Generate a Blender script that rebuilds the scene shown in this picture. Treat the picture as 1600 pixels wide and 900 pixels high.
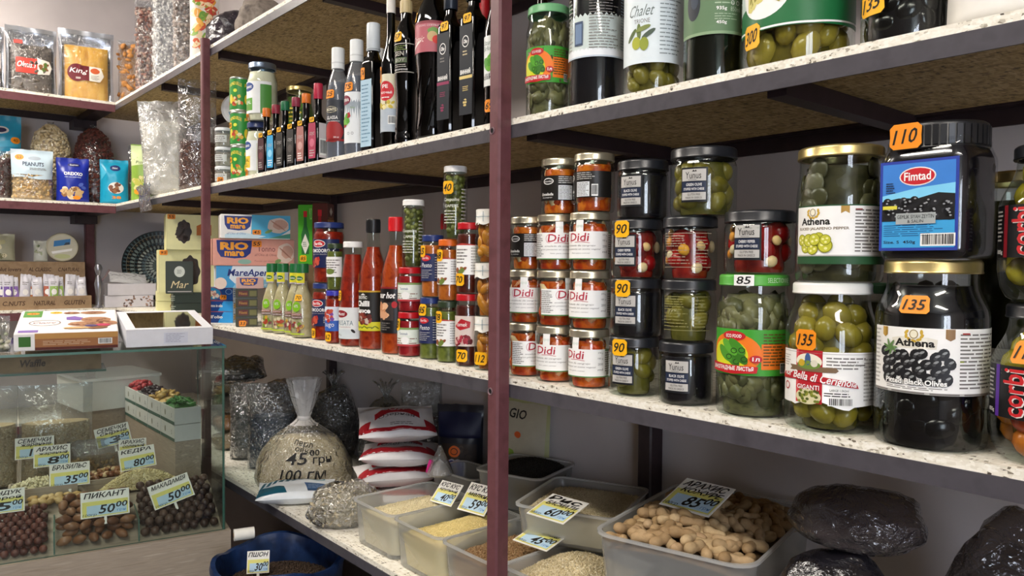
import bpy, bmesh, math, random
import numpy as np
from mathutils import Vector, Matrix, Euler, noise

scene = bpy.context.scene
for _o in list(bpy.data.objects):
    bpy.data.objects.remove(_o)
COL = scene.collection
RAD = math.radians

# ------------------------------------------------------------------ camera
EYE = 1.5
_yaw, _pitch, _roll = RAD(40.45), RAD(-1.66), RAD(0.45)
_f = Vector((-math.cos(_yaw), math.sin(_yaw), 0)); _r = Vector((math.sin(_yaw), math.cos(_yaw), 0)); _u = Vector((0, 0, 1))
_F = _f * math.cos(_pitch) + _u * math.sin(_pitch)
_U = _u * math.cos(_pitch) - _f * math.sin(_pitch)
_R2 = _r * math.cos(_roll) + _U * math.sin(_roll)
_U2 = _U * math.cos(_roll) - _r * math.sin(_roll)
cam_data = bpy.data.cameras.new('camera')
cam_data.sensor_width = 36.0
cam_data.lens = 36.0 * 1208 / 1600
cam_data.clip_start = 0.02
cam = bpy.data.objects.new('camera', cam_data)
COL.objects.link(cam)
_m = Matrix((_R2, _U2, -_F)).transposed().to_4x4()
_m.translation = Vector((0, 0, EYE))
cam.matrix_world = _m
scene.camera = cam

# ------------------------------------------------------------------ world, exposure
world = bpy.data.worlds.new('world'); scene.world = world
world.use_nodes = True
world.node_tree.nodes['Background'].inputs[0].default_value = (0.80, 0.88, 1.0, 1)
world.node_tree.nodes['Background'].inputs[1].default_value = 2.2
LAMP = 31.0           # radiance of the ceiling lamp diffusers
scene.view_settings.view_transform = 'Standard'
scene.view_settings.look = 'None'
scene.view_settings.gamma = 1.0
scene.view_settings.use_curve_mapping = False
scene.view_settings.exposure = 0.1
scene.cycles.max_bounces = 8
scene.cycles.transparent_max_bounces = 24
scene.cycles.caustics_reflective = False
scene.cycles.caustics_refractive = False

# ------------------------------------------------------------------ materials
def lin(h):
    h = h.lstrip('#')
    c = [int(h[i:i + 2], 16) / 255 for i in (0, 2, 4)]
    return tuple(x / 12.92 if x <= 0.04045 else ((x + 0.055) / 1.055) ** 2.4 for x in c) + (1.0,)

_mats = {}
def newmat(key):
    m = bpy.data.materials.new(key); m.use_nodes = True
    nt = m.node_tree
    return m, nt, nt.nodes, nt.links, nt.nodes['Principled BSDF']

def flat(hexc, rough=0.5, metal=0.0, spec=0.4):
    """plain paint / print / plastic with a faint tonal grain"""
    k = ('flat', hexc, rough, metal, spec)
    if k in _mats: return _mats[k]
    m, nt, N, L, b = newmat('paint_' + hexc.strip('#'))
    b.inputs['Roughness'].default_value = rough
    b.inputs['Metallic'].default_value = metal
    b.inputs['Specular IOR Level'].default_value = spec
    c = lin(hexc)
    no = N.new('ShaderNodeTexNoise'); no.inputs['Scale'].default_value = 60; no.inputs['Detail'].default_value = 3
    tc = N.new('ShaderNodeTexCoord'); L.new(tc.outputs['Object'], no.inputs['Vector'])
    mx = N.new('ShaderNodeMix'); mx.data_type = 'RGBA'
    mx.inputs[6].default_value = tuple(x * 0.92 for x in c[:3]) + (1,)
    mx.inputs[7].default_value = tuple(min(1, x * 1.06) for x in c[:3]) + (1,)
    L.new(no.outputs['Fac'], mx.inputs[0]); L.new(mx.outputs[2], b.inputs['Base Color'])
    _mats[k] = m; return m

def varied(hexes, rough=0.55, by='island', spec=0.35, bump=0.0):
    """colour drawn per loose piece (island) or per object from a short ramp"""
    k = ('var', tuple(hexes), rough, by, spec, bump)
    if k in _mats: return _mats[k]
    m, nt, N, L, b = newmat('varied_' + hexes[0].strip('#'))
    b.inputs['Roughness'].default_value = rough
    b.inputs['Specular IOR Level'].default_value = spec
    if by == 'island':
        g = N.new('ShaderNodeNewGeometry'); src = g.outputs['Random Per Island']
    else:
        g = N.new('ShaderNodeObjectInfo'); src = g.outputs['Random']
    cr = N.new('ShaderNodeValToRGB')
    els = cr.color_ramp.elements
    while len(els) < len(hexes): els.new(0.5)
    for i, h in enumerate(hexes):
        els[i].position = i / max(1, len(hexes) - 1); els[i].color = lin(h)
    L.new(src, cr.inputs[0])
    no = N.new('ShaderNodeTexNoise'); no.inputs['Scale'].default_value = 180; no.inputs['Detail'].default_value = 4
    tc = N.new('ShaderNodeTexCoord'); L.new(tc.outputs['Object'], no.inputs['Vector'])
    mr = N.new('ShaderNodeMapRange'); mr.inputs[3].default_value = 0.78; mr.inputs[4].default_value = 1.15
    L.new(no.outputs['Fac'], mr.inputs[0])
    mx = N.new('ShaderNodeVectorMath'); mx.operation = 'SCALE'
    L.new(cr.outputs[0], mx.inputs[0]); L.new(mr.outputs[0], mx.inputs['Scale']); L.new(mx.outputs[0], b.inputs['Base Color'])
    if bump:
        bp = N.new('ShaderNodeBump'); bp.inputs['Strength'].default_value = bump; bp.inputs['Distance'].default_value = 0.002
        L.new(no.outputs['Fac'], bp.inputs['Height']); L.new(bp.outputs[0], b.inputs['Normal'])
    _mats[k] = m; return m

def mottled(hexes, scale=120, rough=0.5, kind='noise', bump=0.0, spec=0.4, stretch=(1, 1, 1), dist=0.002):
    """several colours mixed by a noise or voronoi pattern"""
    k = ('mot', tuple(hexes), scale, rough, kind, bump, spec, stretch, dist)
    if k in _mats: return _mats[k]
    m, nt, N, L, b = newmat('mottled_' + hexes[0].strip('#'))
    b.inputs['Roughness'].default_value = rough
    b.inputs['Specular IOR Level'].default_value = spec
    tc = N.new('ShaderNodeTexCoord'); mp = N.new('ShaderNodeMapping'); mp.inputs['Scale'].default_value = stretch
    L.new(tc.outputs['Object'], mp.inputs['Vector'])
    if kind == 'voronoi':
        t = N.new('ShaderNodeTexVoronoi'); t.inputs['Scale'].default_value = scale
        sp = N.new('ShaderNodeSeparateColor'); L.new(t.outputs['Color'], sp.inputs[0]); src = sp.outputs[0]; hs = t.outputs['Distance']
    else:
        t = N.new('ShaderNodeTexNoise'); t.inputs['Scale'].default_value = scale; t.inputs['Detail'].default_value = 5
        mr = N.new('ShaderNodeMapRange'); mr.inputs[1].default_value = 0.3; mr.inputs[2].default_value = 0.7
        L.new(t.outputs['Fac'], mr.inputs[0]); src = mr.outputs[0]; hs = t.outputs['Fac']
    L.new(mp.outputs[0], t.inputs['Vector'])
    cr = N.new('ShaderNodeValToRGB'); els = cr.color_ramp.elements
    while len(els) < len(hexes): els.new(0.5)
    for i, h in enumerate(hexes):
        els[i].position = i / max(1, len(hexes) - 1); els[i].color = lin(h)
    L.new(src, cr.inputs[0]); L.new(cr.outputs[0], b.inputs['Base Color'])
    if bump:
        bp = N.new('ShaderNodeBump'); bp.inputs['Strength'].default_value = bump; bp.inputs['Distance'].default_value = dist
        if kind == 'voronoi': bp.invert = True
        L.new(hs, bp.inputs['Height']); L.new(bp.outputs[0], b.inputs['Normal'])
    _mats[k] = m; return m

def clear(tint='#f4f8f6', refl=1.0, rough=0.03, crinkle=0.0, veil=0.0, cscale=45, veilc='#ffffff'):
    """thin clear glass or film: see-through, reflecting more at grazing angles; veil adds a milky share"""
    k = ('clear', tint, refl, rough, crinkle, veil, cscale, veilc)
    if k in _mats: return _mats[k]
    m, nt, N, L, b = newmat('clear_' + tint.strip('#'))
    N.remove(b)
    out = N['Material Output']
    tr = N.new('ShaderNodeBsdfTransparent'); tr.inputs[0].default_value = lin(tint)
    gl = N.new('ShaderNodeBsdfGlossy'); gl.inputs['Roughness'].default_value = rough
    lw = N.new('ShaderNodeLayerWeight'); lw.inputs['Blend'].default_value = 0.5
    pw = N.new('ShaderNodeMath'); pw.operation = 'POWER'; pw.inputs[1].default_value = 4.0
    L.new(lw.outputs['Facing'], pw.inputs[0])
    ma = N.new('ShaderNodeMath'); ma.operation = 'MULTIPLY_ADD'; ma.use_clamp = True
    ma.inputs[1].default_value = 0.75 * refl; ma.inputs[2].default_value = 0.05 * refl
    L.new(pw.outputs[0], ma.inputs[0])
    mix = N.new('ShaderNodeMixShader')
    L.new(ma.outputs[0], mix.inputs[0])
    base = tr.outputs[0]
    if veil:
        df = N.new('ShaderNodeBsdfDiffuse'); df.inputs[0].default_value = lin(veilc)
        tl = N.new('ShaderNodeBsdfTranslucent'); tl.inputs[0].default_value = lin(veilc)
        m0 = N.new('ShaderNodeMixShader'); m0.inputs[0].default_value = 0.45
        L.new(df.outputs[0], m0.inputs[1]); L.new(tl.outputs[0], m0.inputs[2])
        m2 = N.new('ShaderNodeMixShader'); m2.inputs[0].default_value = veil
        L.new(tr.outputs[0], m2.inputs[1]); L.new(m0.outputs[0], m2.inputs[2]); base = m2.outputs[0]
    L.new(base, mix.inputs[1]); L.new(gl.outputs[0], mix.inputs[2])
    if crinkle:
        tc = N.new('ShaderNodeTexCoord')
        no = N.new('ShaderNodeTexNoise'); no.inputs['Scale'].default_value = cscale; no.inputs['Detail'].default_value = 3
        no.inputs['Distortion'].default_value = 1.2
        L.new(tc.outputs['Object'], no.inputs['Vector'])
        bp = N.new('ShaderNodeBump'); bp.inputs['Strength'].default_value = crinkle; bp.inputs['Distance'].default_value = 0.02
        L.new(no.outputs['Fac'], bp.inputs['Height']); L.new(bp.outputs[0], gl.inputs['Normal']); L.new(bp.outputs[0], lw.inputs['Normal'])
    L.new(mix.outputs[0], out.inputs[0])
    _mats[k] = m; return m

def glow(hexc, strength):
    k = ('glow', hexc, strength)
    if k in _mats: return _mats[k]
    m, nt, N, L, b = newmat('lamp_light')
    b.inputs['Emission Color'].default_value = lin(hexc); b.inputs['Emission Strength'].default_value = strength
    _mats[k] = m; return m

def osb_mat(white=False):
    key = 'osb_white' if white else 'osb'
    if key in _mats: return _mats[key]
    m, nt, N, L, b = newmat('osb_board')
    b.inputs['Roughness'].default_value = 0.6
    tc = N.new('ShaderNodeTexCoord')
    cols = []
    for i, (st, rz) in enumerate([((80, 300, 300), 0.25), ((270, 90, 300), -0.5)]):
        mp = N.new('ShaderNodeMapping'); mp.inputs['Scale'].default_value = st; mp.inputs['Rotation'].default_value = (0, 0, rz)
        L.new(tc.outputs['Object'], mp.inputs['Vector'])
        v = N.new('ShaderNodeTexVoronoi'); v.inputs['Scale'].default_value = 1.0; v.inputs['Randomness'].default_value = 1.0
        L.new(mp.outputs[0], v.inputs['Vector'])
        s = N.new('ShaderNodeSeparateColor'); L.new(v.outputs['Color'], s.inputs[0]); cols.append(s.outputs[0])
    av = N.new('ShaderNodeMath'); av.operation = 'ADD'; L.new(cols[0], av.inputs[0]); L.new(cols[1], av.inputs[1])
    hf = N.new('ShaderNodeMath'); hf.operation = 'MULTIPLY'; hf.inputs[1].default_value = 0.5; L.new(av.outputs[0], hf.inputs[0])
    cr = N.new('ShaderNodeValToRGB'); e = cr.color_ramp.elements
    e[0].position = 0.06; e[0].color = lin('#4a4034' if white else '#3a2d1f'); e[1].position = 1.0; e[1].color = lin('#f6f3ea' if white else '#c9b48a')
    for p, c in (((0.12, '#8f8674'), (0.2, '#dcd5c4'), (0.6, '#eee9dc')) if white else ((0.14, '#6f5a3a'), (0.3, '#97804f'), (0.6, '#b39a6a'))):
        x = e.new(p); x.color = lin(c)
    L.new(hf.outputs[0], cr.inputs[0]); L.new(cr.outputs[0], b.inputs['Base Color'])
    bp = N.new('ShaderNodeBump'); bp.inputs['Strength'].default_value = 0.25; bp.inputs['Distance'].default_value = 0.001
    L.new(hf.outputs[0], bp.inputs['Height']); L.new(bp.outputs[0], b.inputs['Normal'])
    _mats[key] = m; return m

# ------------------------------------------------------------------ object helpers
def link(o, parent=None):
    COL.objects.link(o)
    if parent is not None: o.parent = parent
    return o

def tag(o, label=None, cat=None, group=None, kind=None):
    if label: o['label'] = label
    if cat: o['category'] = cat
    if group: o['group'] = group
    if kind: o['kind'] = kind
    return o

def thing(name, label, cat, loc=(0, 0, 0), rz=0.0, group=None, tilt=None):
    o = bpy.data.objects.new(name, None); o.empty_display_size = 0.03
    o.location = loc; o.rotation_euler = (tilt[0] if tilt else 0, tilt[1] if tilt else 0, RAD(rz))
    link(o); tag(o, label, cat, group)
    return o

def copy_tree(o, loc=None, rz=None, label=None, group=None, skip=()):
    kids = [c for c in bpy.data.objects if c.parent == o]
    c = o.copy(); COL.objects.link(c)
    if loc is not None: c.location = loc
    if rz is not None: c.rotation_euler = (0, 0, RAD(rz))
    if label: c['label'] = label
    if group: c['group'] = group
    for k in kids:
        if k.name.split('.')[0] in skip: continue
        k2 = k.copy(); COL.objects.link(k2); k2.parent = c
        for s in [g for g in bpy.data.objects if g.parent == k]:
            s2 = s.copy(); COL.objects.link(s2); s2.parent = k2
    return c

class MB:
    """collects geometry with material slots, builds ONE mesh object"""
    def __init__(s): s.v, s.f, s.m, s.mats = [], [], [], []
    def mi(s, mat):
        if mat not in s.mats: s.mats.append(mat)
        return s.mats.index(mat)
    def add(s, verts, faces, mat):
        o = len(s.v); i = s.mi(mat)
        s.v.extend(tuple(p) for p in verts)
        for f in faces: s.f.append(tuple(o + k for k in f)); s.m.append(i)
        return s
    def box(s, x0, x1, y0, y1, z0, z1, mat, M=None):
        v = [(x, y, z) for z in (z0, z1) for y in (y0, y1) for x in (x0, x1)]
        if M is not None: v = [tuple(M @ Vector(p)) for p in v]
        return s.add(v, [(0, 2, 3, 1), (4, 5, 7, 6), (0, 1, 5, 4), (2, 6, 7, 3), (0, 4, 6, 2), (1, 3, 7, 5)], mat)
    def lathe(s, prof, seg, mat, c=(0, 0, 0), sq=0.0, sx=1.0, sy=1.0):
        vs, fs, rings = [], [], []
        for r, z in prof:
            if r < 1e-6:
                rings.append((len(vs), 1)); vs.append((c[0], c[1], c[2] + z)); continue
            rings.append((len(vs), seg))
            for k in range(seg):
                a = 2 * math.pi * (k + 0.5) / seg
                ca, sa = math.cos(a), math.sin(a)
                q = 1.0 / (abs(ca) ** sq + abs(sa) ** sq) ** (1 / sq) if sq else 1.0
                vs.append((c[0] + r * q * ca * sx, c[1] + r * q * sa * sy, c[2] + z))
        for (a, na), (b, nb) in zip(rings, rings[1:]):
            for k in range(seg):
                k2 = (k + 1) % seg
                if na == 1 and nb == 1: continue
                if na == 1: fs.append((a, b + k2, b + k))
                elif nb == 1: fs.append((a + k, a + k2, b))
                else: fs.append((a + k, a + k2, b + k2, b + k))
        return s.add(vs, fs, mat)
    def tube(s, pts, r, seg, mat):
        pts = [Vector(p) for p in pts]; vs, fs = [], []
        for i, p in enumerate(pts):
            d = (pts[min(i + 1, len(pts) - 1)] - pts[max(i - 1, 0)]).normalized()
            a = d.orthogonal().normalized(); b = d.cross(a)
            for k in range(seg):
                t = 2 * math.pi * k / seg
                vs.append(p + a * math.cos(t) * r + b * math.sin(t) * r)
        for i in range(len(pts) - 1):
            for k in range(seg):
                fs.append((i * seg + k, i * seg + (k + 1) % seg, (i + 1) * seg + (k + 1) % seg, (i + 1) * seg + k))
        return s.add(vs, fs, mat)
    def mesh(s, name, smooth=38):
        me = bpy.data.meshes.new(name)
        me.from_pydata(s.v, [], s.f)
        for mt in s.mats: me.materials.append(mt)
        me.polygons.foreach_set('material_index', s.m)
        if smooth:
            me.polygons.foreach_set('use_smooth', [True] * len(me.polygons))
            me.set_sharp_from_angle(angle=RAD(smooth))
        me.update()
        return me
    def build(s, name, parent=None, loc=(0, 0, 0), rot=(0, 0, 0), smooth=38):
        o = bpy.data.objects.new(name, s.mesh(name, smooth)); o.location = loc; o.rotation_euler = rot
        return link(o, parent)

def inst(name, me, parent=None, loc=(0, 0, 0), rot=(0, 0, 0), scale=(1, 1, 1)):
    o = bpy.data.objects.new(name, me); o.location = loc; o.rotation_euler = rot; o.scale = scale
    return link(o, parent)

def bevel_box(name, w, d, h, mat, parent, loc=(0, 0, 0), rot=(0, 0, 0), bev=0.002):
    """box standing on z=0, centred in x and y, with softened edges"""
    bm = bmesh.new(); bmesh.ops.create_cube(bm, size=1)
    for v in bm.verts: v.co = Vector((v.co.x * w, v.co.y * d, (v.co.z + 0.5) * h))
    if bev: bmesh.ops.bevel(bm, geom=bm.edges[:], offset=bev, segments=2, affect='EDGES')
    me = bpy.data.meshes.new(name); bm.to_mesh(me); bm.free(); me.materials.append(mat)
    me.polygons.foreach_set('use_smooth', [True] * len(me.polygons)); me.set_sharp_from_angle(angle=RAD(50))
    return inst(name, me, parent, loc, rot)

def ico(sub=1):
    bm = bmesh.new(); bmesh.ops.create_icosphere(bm, subdivisions=sub, radius=1)
    v = np.array([p.co[:] for p in bm.verts]); f = np.array([[q.index for q in t.verts] for t in bm.faces]); bm.free()
    return v, f
ICO1, ICO2, ICO3 = ico(1), ico(2), ico(3)
OCTA = (np.array([(1, 0, 0), (-1, 0, 0), (0, 1, 0), (0, -1, 0), (0, 0, 1), (0, 0, -1)], float),
        np.array([(0, 2, 4), (2, 1, 4), (1, 3, 4), (3, 0, 4), (2, 0, 5), (1, 2, 5), (3, 1, 5), (0, 3, 5)]))

def rand_rots(n, rng):
    q = rng.normal(size=(n, 4)); q /= np.linalg.norm(q, axis=1, keepdims=True)
    w, x, y, z = q.T
    return np.stack([np.stack([1 - 2 * (y * y + z * z), 2 * (x * y - z * w), 2 * (x * z + y * w)], -1),
                     np.stack([2 * (x * y + z * w), 1 - 2 * (x * x + z * z), 2 * (y * z - x * w)], -1),
                     np.stack([2 * (x * z - y * w), 2 * (y * z + x * w), 1 - 2 * (x * x + y * y)], -1)], 1)

def scatter(name, pts, size, mat, parent=None, seed=0, tmpl=OCTA, jit=0.25, rots=None, kind='stuff', smooth=True):
    """many small pieces as ONE mesh (countless grain)"""
    rng = np.random.default_rng(seed); pts = np.asarray(pts, float); n = len(pts)
    tv, tf = tmpl
    R = rand_rots(n, rng) if rots is None else rots
    S = np.asarray(size, float)[None, :] * (1 + jit * (rng.random((n, 1)) * 2 - 1))
    V = np.einsum('nij,nkj->nki', R, tv[None] * S[:, None, :]) + pts[:, None, :]
    Fc = tf[None] + (np.arange(n) * len(tv))[:, None, None]
    V = V.reshape(-1, 3); Fc = Fc.reshape(-1, 3)
    me = bpy.data.meshes.new(name)
    me.vertices.add(len(V)); me.vertices.foreach_set('co', V.ravel())
    me.loops.add(Fc.size); me.loops.foreach_set('vertex_index', Fc.ravel().astype(np.int32))
    me.polygons.add(len(Fc)); me.polygons.foreach_set('loop_start', np.arange(0, Fc.size, 3, dtype=np.int32))
    if smooth: me.polygons.foreach_set('use_smooth', np.ones(len(Fc), bool))
    me.update(calc_edges=True); me.materials.append(mat)
    o = bpy.data.objects.new(name, me); link(o, parent)
    if kind: o['kind'] = kind
    return o

def ellipsoid_mesh(name, a, b, c, mat, tmpl=ICO2, fn=None):
    v, f = tmpl
    V = v * np.array([a, b, c])
    if fn is not None: V = np.array([fn(p, q) for p, q in zip(v, V)])
    me = bpy.data.meshes.new(name); me.from_pydata(V.tolist(), [], f.tolist())
    me.materials.append(mat); me.polygons.foreach_set('use_smooth', [True] * len(f)); me.update()
    return me

# ------------------------------------------------------------------ flat print: labels, stickers, lettering
_txt = {}
def text_geo(s, bold=0.0):
    k = (s, bold)
    if k in _txt: return _txt[k]
    cu = bpy.data.curves.new('lettering', 'FONT'); cu.body = s; cu.resolution_u = 2; cu.offset = bold; cu.fill_mode = 'FRONT'
    ob = bpy.data.objects.new('lettering', cu); COL.objects.link(ob)
    dg = bpy.context.evaluated_depsgraph_get()
    ev = ob.evaluated_get(dg); me = ev.to_mesh()
    V = [(v.co.x, v.co.y) for v in me.vertices]; Fc = [tuple(p.vertices) for p in me.polygons]
    ev.to_mesh_clear(); bpy.data.objects.remove(ob); bpy.data.curves.remove(cu)
    if V:
        a = np.array(V); lo, hi = a.min(0), a.max(0); sp = np.maximum(hi - lo, 1e-6)
        V = ((a - lo) / sp).tolist(); asp = sp[0] / sp[1]
    else: asp = 1
    _txt[k] = (V, Fc, asp); return _txt[k]

LAYER = 0.00022
class Decal:
    def __init__(s): s.items = []; s.mats = []
    def _a(s, V, Fc, mat, layer):
        if mat not in s.mats: s.mats.append(mat)
        s.items.append((V, Fc, s.mats.index(mat), layer)); return s
    def rect(s, x0, y0, x1, y1, mat, layer=0):
        return s._a([(x0, y0), (x1, y0), (x1, y1), (x0, y1)], [(0, 1, 2, 3)], mat, layer)
    def poly(s, pts, mat, layer=0): return s._a(list(pts), [tuple(range(len(pts)))], mat, layer)
    def ell(s, cx, cy, rx, ry, mat, layer=0, n=22, a0=0, wob=0, seed=0, rot=0):
        rd = random.Random(seed); pts = []
        for k in range(n):
            a = a0 + 2 * math.pi * k / n; q = 1 + wob * (rd.random() - 0.5)
            x, y = math.cos(a) * rx * q, math.sin(a) * ry * q
            pts.append((cx + x * math.cos(rot) - y * math.sin(rot), cy + x * math.sin(rot) + y * math.cos(rot)))
        return s.poly(pts, mat, layer)
    def ring(s, cx, cy, rx, ry, w, mat, layer=0, n=28, a0=0, a1=2 * math.pi):
        V, Fc = [], []
        for k in range(n + 1):
            a = a0 + (a1 - a0) * k / n
            V += [(cx + math.cos(a) * rx, cy + math.sin(a) * ry), (cx + math.cos(a) * (rx - w), cy + math.sin(a) * (ry - w))]
        for k in range(n): Fc.append((2 * k, 2 * k + 2, 2 * k + 3, 2 * k + 1))
        return s._a(V, Fc, mat, layer)
    def text(s, t, x0, y0, x1, y1, mat, layer=1, shear=0.0, bold=0.0, arc=0.0, slope=0.0, fit=False):
        V, Fc, asp = text_geo(t, bold)
        if not V: return s
        w, h = x1 - x0, y1 - y0
        if fit and asp * h < w: x0 += (w - asp * h) / 2; w = asp * h
        out = []
        for a, b in V:
            x = x0 + a * w + (b - 0.5) * h * shear; y = y0 + b * h + slope * (a - 0.5) * w
            if arc: y += arc * (1 - (2 * a - 1) ** 2)
            out.append((x, y))
        return s._a(out, Fc, mat, layer)
    def lines(s, x0, y0, x1, y1, n, mat, layer=1, seed=1, th=0.42, ragged=True):
        rd = random.Random(seed); st = (y1 - y0) / n
        for i in range(n):
            y = y1 - (i + 0.5) * st; x = x0; end = x1 - (rd.random() * 0.35 * (x1 - x0) if ragged else 0)
            while x < end:
                l = (x1 - x0) * rd.uniform(0.10, 0.3)
                s.rect(x, y - st * th / 2, min(x + l, end), y + st * th / 2, mat, layer)
                x += l + (x1 - x0) * 0.03
        return s
    def bars(s, x0, y0, x1, y1, layer=1, seed=3, back=True):
        if back: s.rect(x0, y0, x1, y1, flat('#f2f2ee'), layer)
        rd = random.Random(seed); x = x0 + (x1 - x0) * 0.06; bl = flat('#141414')
        while x < x1 - (x1 - x0) * 0.08:
            w = (x1 - x0) * rd.choice((0.012, 0.02, 0.035)); s.rect(x, y0 + (y1 - y0) * .12, x + w, y1 - (y1 - y0) * .08, bl, layer + 1)
            x += w + (x1 - x0) * rd.choice((0.015, 0.03))
        return s
    def build(s, name, parent, fmap, du=None, dv=None, smooth=True):
        bm = bmesh.new()
        for V, Fc, mi, layer in s.items:
            vs = [bm.verts.new((x, y, layer * LAYER)) for x, y in V]
            for f in Fc:
                try: fa = bm.faces.new([vs[i] for i in f]); fa.material_index = mi
                except ValueError: pass
        xs = [v.co.x for v in bm.verts]; ys = [v.co.y for v in bm.verts]
        if du:
            for k in range(math.ceil(min(xs) / du), math.floor(max(xs) / du) + 1):
                bmesh.ops.bisect_plane(bm, geom=bm.verts[:] + bm.edges[:] + bm.faces[:], plane_co=(k * du, 0, 0), plane_no=(1, 0, 0))
        if dv:
            for k in range(math.ceil(min(ys) / dv), math.floor(max(ys) / dv) + 1):
                bmesh.ops.bisect_plane(bm, geom=bm.verts[:] + bm.edges[:] + bm.faces[:], plane_co=(0, k * dv, 0), plane_no=(0, 1, 0))
        bmesh.ops.triangulate(bm, faces=bm.faces[:])
        for v in bm.verts: v.co = Vector(fmap(v.co.x, v.co.y, v.co.z))
        me = bpy.data.meshes.new(name); bm.to_mesh(me); bm.free()
        for mt in s.mats: me.materials.append(mt)
        if smooth: me.polygons.foreach_set('use_smooth', [True] * len(me.polygons))
        me.update()
        o = bpy.data.objects.new(name, me); return link(o, parent)

def fm_front(y, x=0, z=0):      # plane facing -y
    return lambda u, v, o: (x + u, y - o - 0.0003, z + v)
def fm_right(x, y=0, z=0):      # plane facing +x, u runs along +y
    return lambda u, v, o: (x + o + 0.0003, y + u, z + v)
def fm_left(x, y=0, z=0):       # plane facing -x, u runs along -y
    return lambda u, v, o: (x - o - 0.0003, y - u, z + v)
def fm_top(z, x=0, y=0):
    return lambda u, v, o: (x + u, y + v, z + o + 0.0003)
def fm_wrap(rad, R, ang0=0.0, rc=None, sq=0):
    def f(u, v, o):
        a = ang0 + u / R; r = (rc if rc else rad(v)) + o + 0.0004
        sa, ca = math.sin(a), math.cos(a)
        if sq: r = (r - o) / (abs(ca) ** sq + abs(sa) ** sq) ** (1 / sq) + o
        return (r * sa, -r * ca, v)
    return f

INK = flat('#15120f', 0.6); WHITE = flat('#f3f2ef', 0.45); PAPER = flat('#f1efe6', 0.6)
YELLOW = flat('#f7b512', 0.5); ORANGE = flat('#ef8f1a', 0.5); GREY = flat('#77736f'); LGREY = flat('#b9b6b2')

def sticker(parent, t, w, h, fmap, color=None, u=0, v=0, du=0.006, sl=0.0):
    """hand-lettered price sticker with clipped corners"""
    d = Decal(); c = min(w, h) * 0.16
    d.poly([(u - w / 2 + c, v - h / 2), (u + w / 2 - c, v - h / 2), (u + w / 2, v - h / 2 + c), (u + w / 2 * .97, v), (u + w / 2, v + h / 2 - c),
            (u + w / 2 - c, v + h / 2), (u - w / 2 + c, v + h / 2), (u - w / 2, v + h / 2 - c), (u - w / 2 * .97, v), (u - w / 2, v - h / 2 + c)], color or YELLOW, 4)
    d.text(t, u - w * .36, v - h * .29, u + w * .36, v + h * .29, INK, 5, shear=0.22, bold=0.012, slope=sl)
    return d.build('price_sticker', parent, fmap, du=du)

# ------------------------------------------------------------------ jars and bottles
GLASS = clear('#f3f8f4'); GLASS_G = clear('#dfeadf'); PET = clear('#f4f6f8', refl=0.9, rough=0.06)
def metal(hexc, rough=0.28): return flat(hexc, rough, 0.85, 0.5)
LID_GOLD, LID_WHITE, LID_BLACK = metal('#cbb77c'), flat('#eceae6', .35), flat('#1b1d22', .3, 0.0, .6)
LID_BLUE, LID_RED, LID_GREEN, LID_SILVER = flat('#27366e', .3), flat('#b3151f', .3), flat('#3f9a3a', .35), metal('#cfcbbf')

def smoothstep_prof(r0, z0, r1, z1, n=5):
    return [(r0 + (r1 - r0) * (0.5 - 0.5 * math.cos(math.pi * k / n)), z0 + (z1 - z0) * k / n) for k in range(1, n + 1)]

class Vessel: pass
def vessel(name, label, cat, loc, prof, glass, rz=0, group=None, fill=None, content=None, cap=None, seg=32, sq=0, inset=0.0022, capname='lid', lean=None, core=None):
    """prof: outer (r,z) list from base to mouth; cap: (r, z0, z1, material, ribs)"""
    root = thing(name, label, cat, loc, rz, group, lean)
    S = Vessel(); S.root = root; S.prof = prof; S.sq = sq; S.seg = seg
    zs = [p[1] for p in prof]; rs = [p[0] for p in prof]
    def rad(z): return float(np.interp(z, zs, rs))
    S.rad = rad; S.R = max(rs); S.h = cap[2] if cap else zs[-1]
    MB().lathe([(0, prof[0][1] + .001)] + prof, seg, glass, sq=sq).build('glass_body' if glass is not None and glass.name.startswith('clear') else 'body', root)
    if content is not None:
        f = fill if fill else zs[-1] * .9
        inset = core or inset
        ip = [(0, .0022)]
        for r, z in prof:
            zz = max(z, .0022)
            if zz < f: ip.append((max(r - inset, .001), zz))
        ip.append((max(rad(f) - inset, .001), f)); ip.append((0, f))
        MB().lathe(ip, max(20, seg - 8), content, sq=sq).build('contents', root)
    if cap:
        cr, z0, z1, cm = cap[:4]; ribs = cap[4] if len(cap) > 4 else 0
        m = MB()
        pr = [(cr * .9, z0 + .0004), (cr * 1.0, z0), (cr * 1.015, z0 + .0012), (cr, z0 + .0026), (cr, z1 - .003), (cr * .985, z1 - .0012), (cr * .95, z1), (cr * .88, z1), (cr * .85, z1 - .0008), (0, z1 - .0008)]
        m.lathe(pr, seg, cm)
        if ribs:
            for k in range(ribs):
                a = 2 * math.pi * k / ribs; M = Matrix.Rotation(a, 4, 'Z')
                m.box(-cr * .06, cr * .06, -cr * 1.03, -cr * .97, z0 + (z1 - z0) * .12, z1 - (z1 - z0) * .16, cm, M)
        m.build(capname, root)
        S.cr = cr; S.z0 = z0
    return S

def jar_prof(r, h, neck=.84, lidh=.013, s0=.70, s1=.86, foot=.9):
    zt = h - lidh * .35
    p = [(r * .80, .0), (r * foot, .0004), (r * (foot + 1) / 2 * 1.01, .002), (r * .985, .005), (r, .010), (r, h * s0)]
    p += smoothstep_prof(r, h * s0, r * neck, min(h * s1, h - lidh))
    p += [(r * neck, zt)]
    return p

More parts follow.
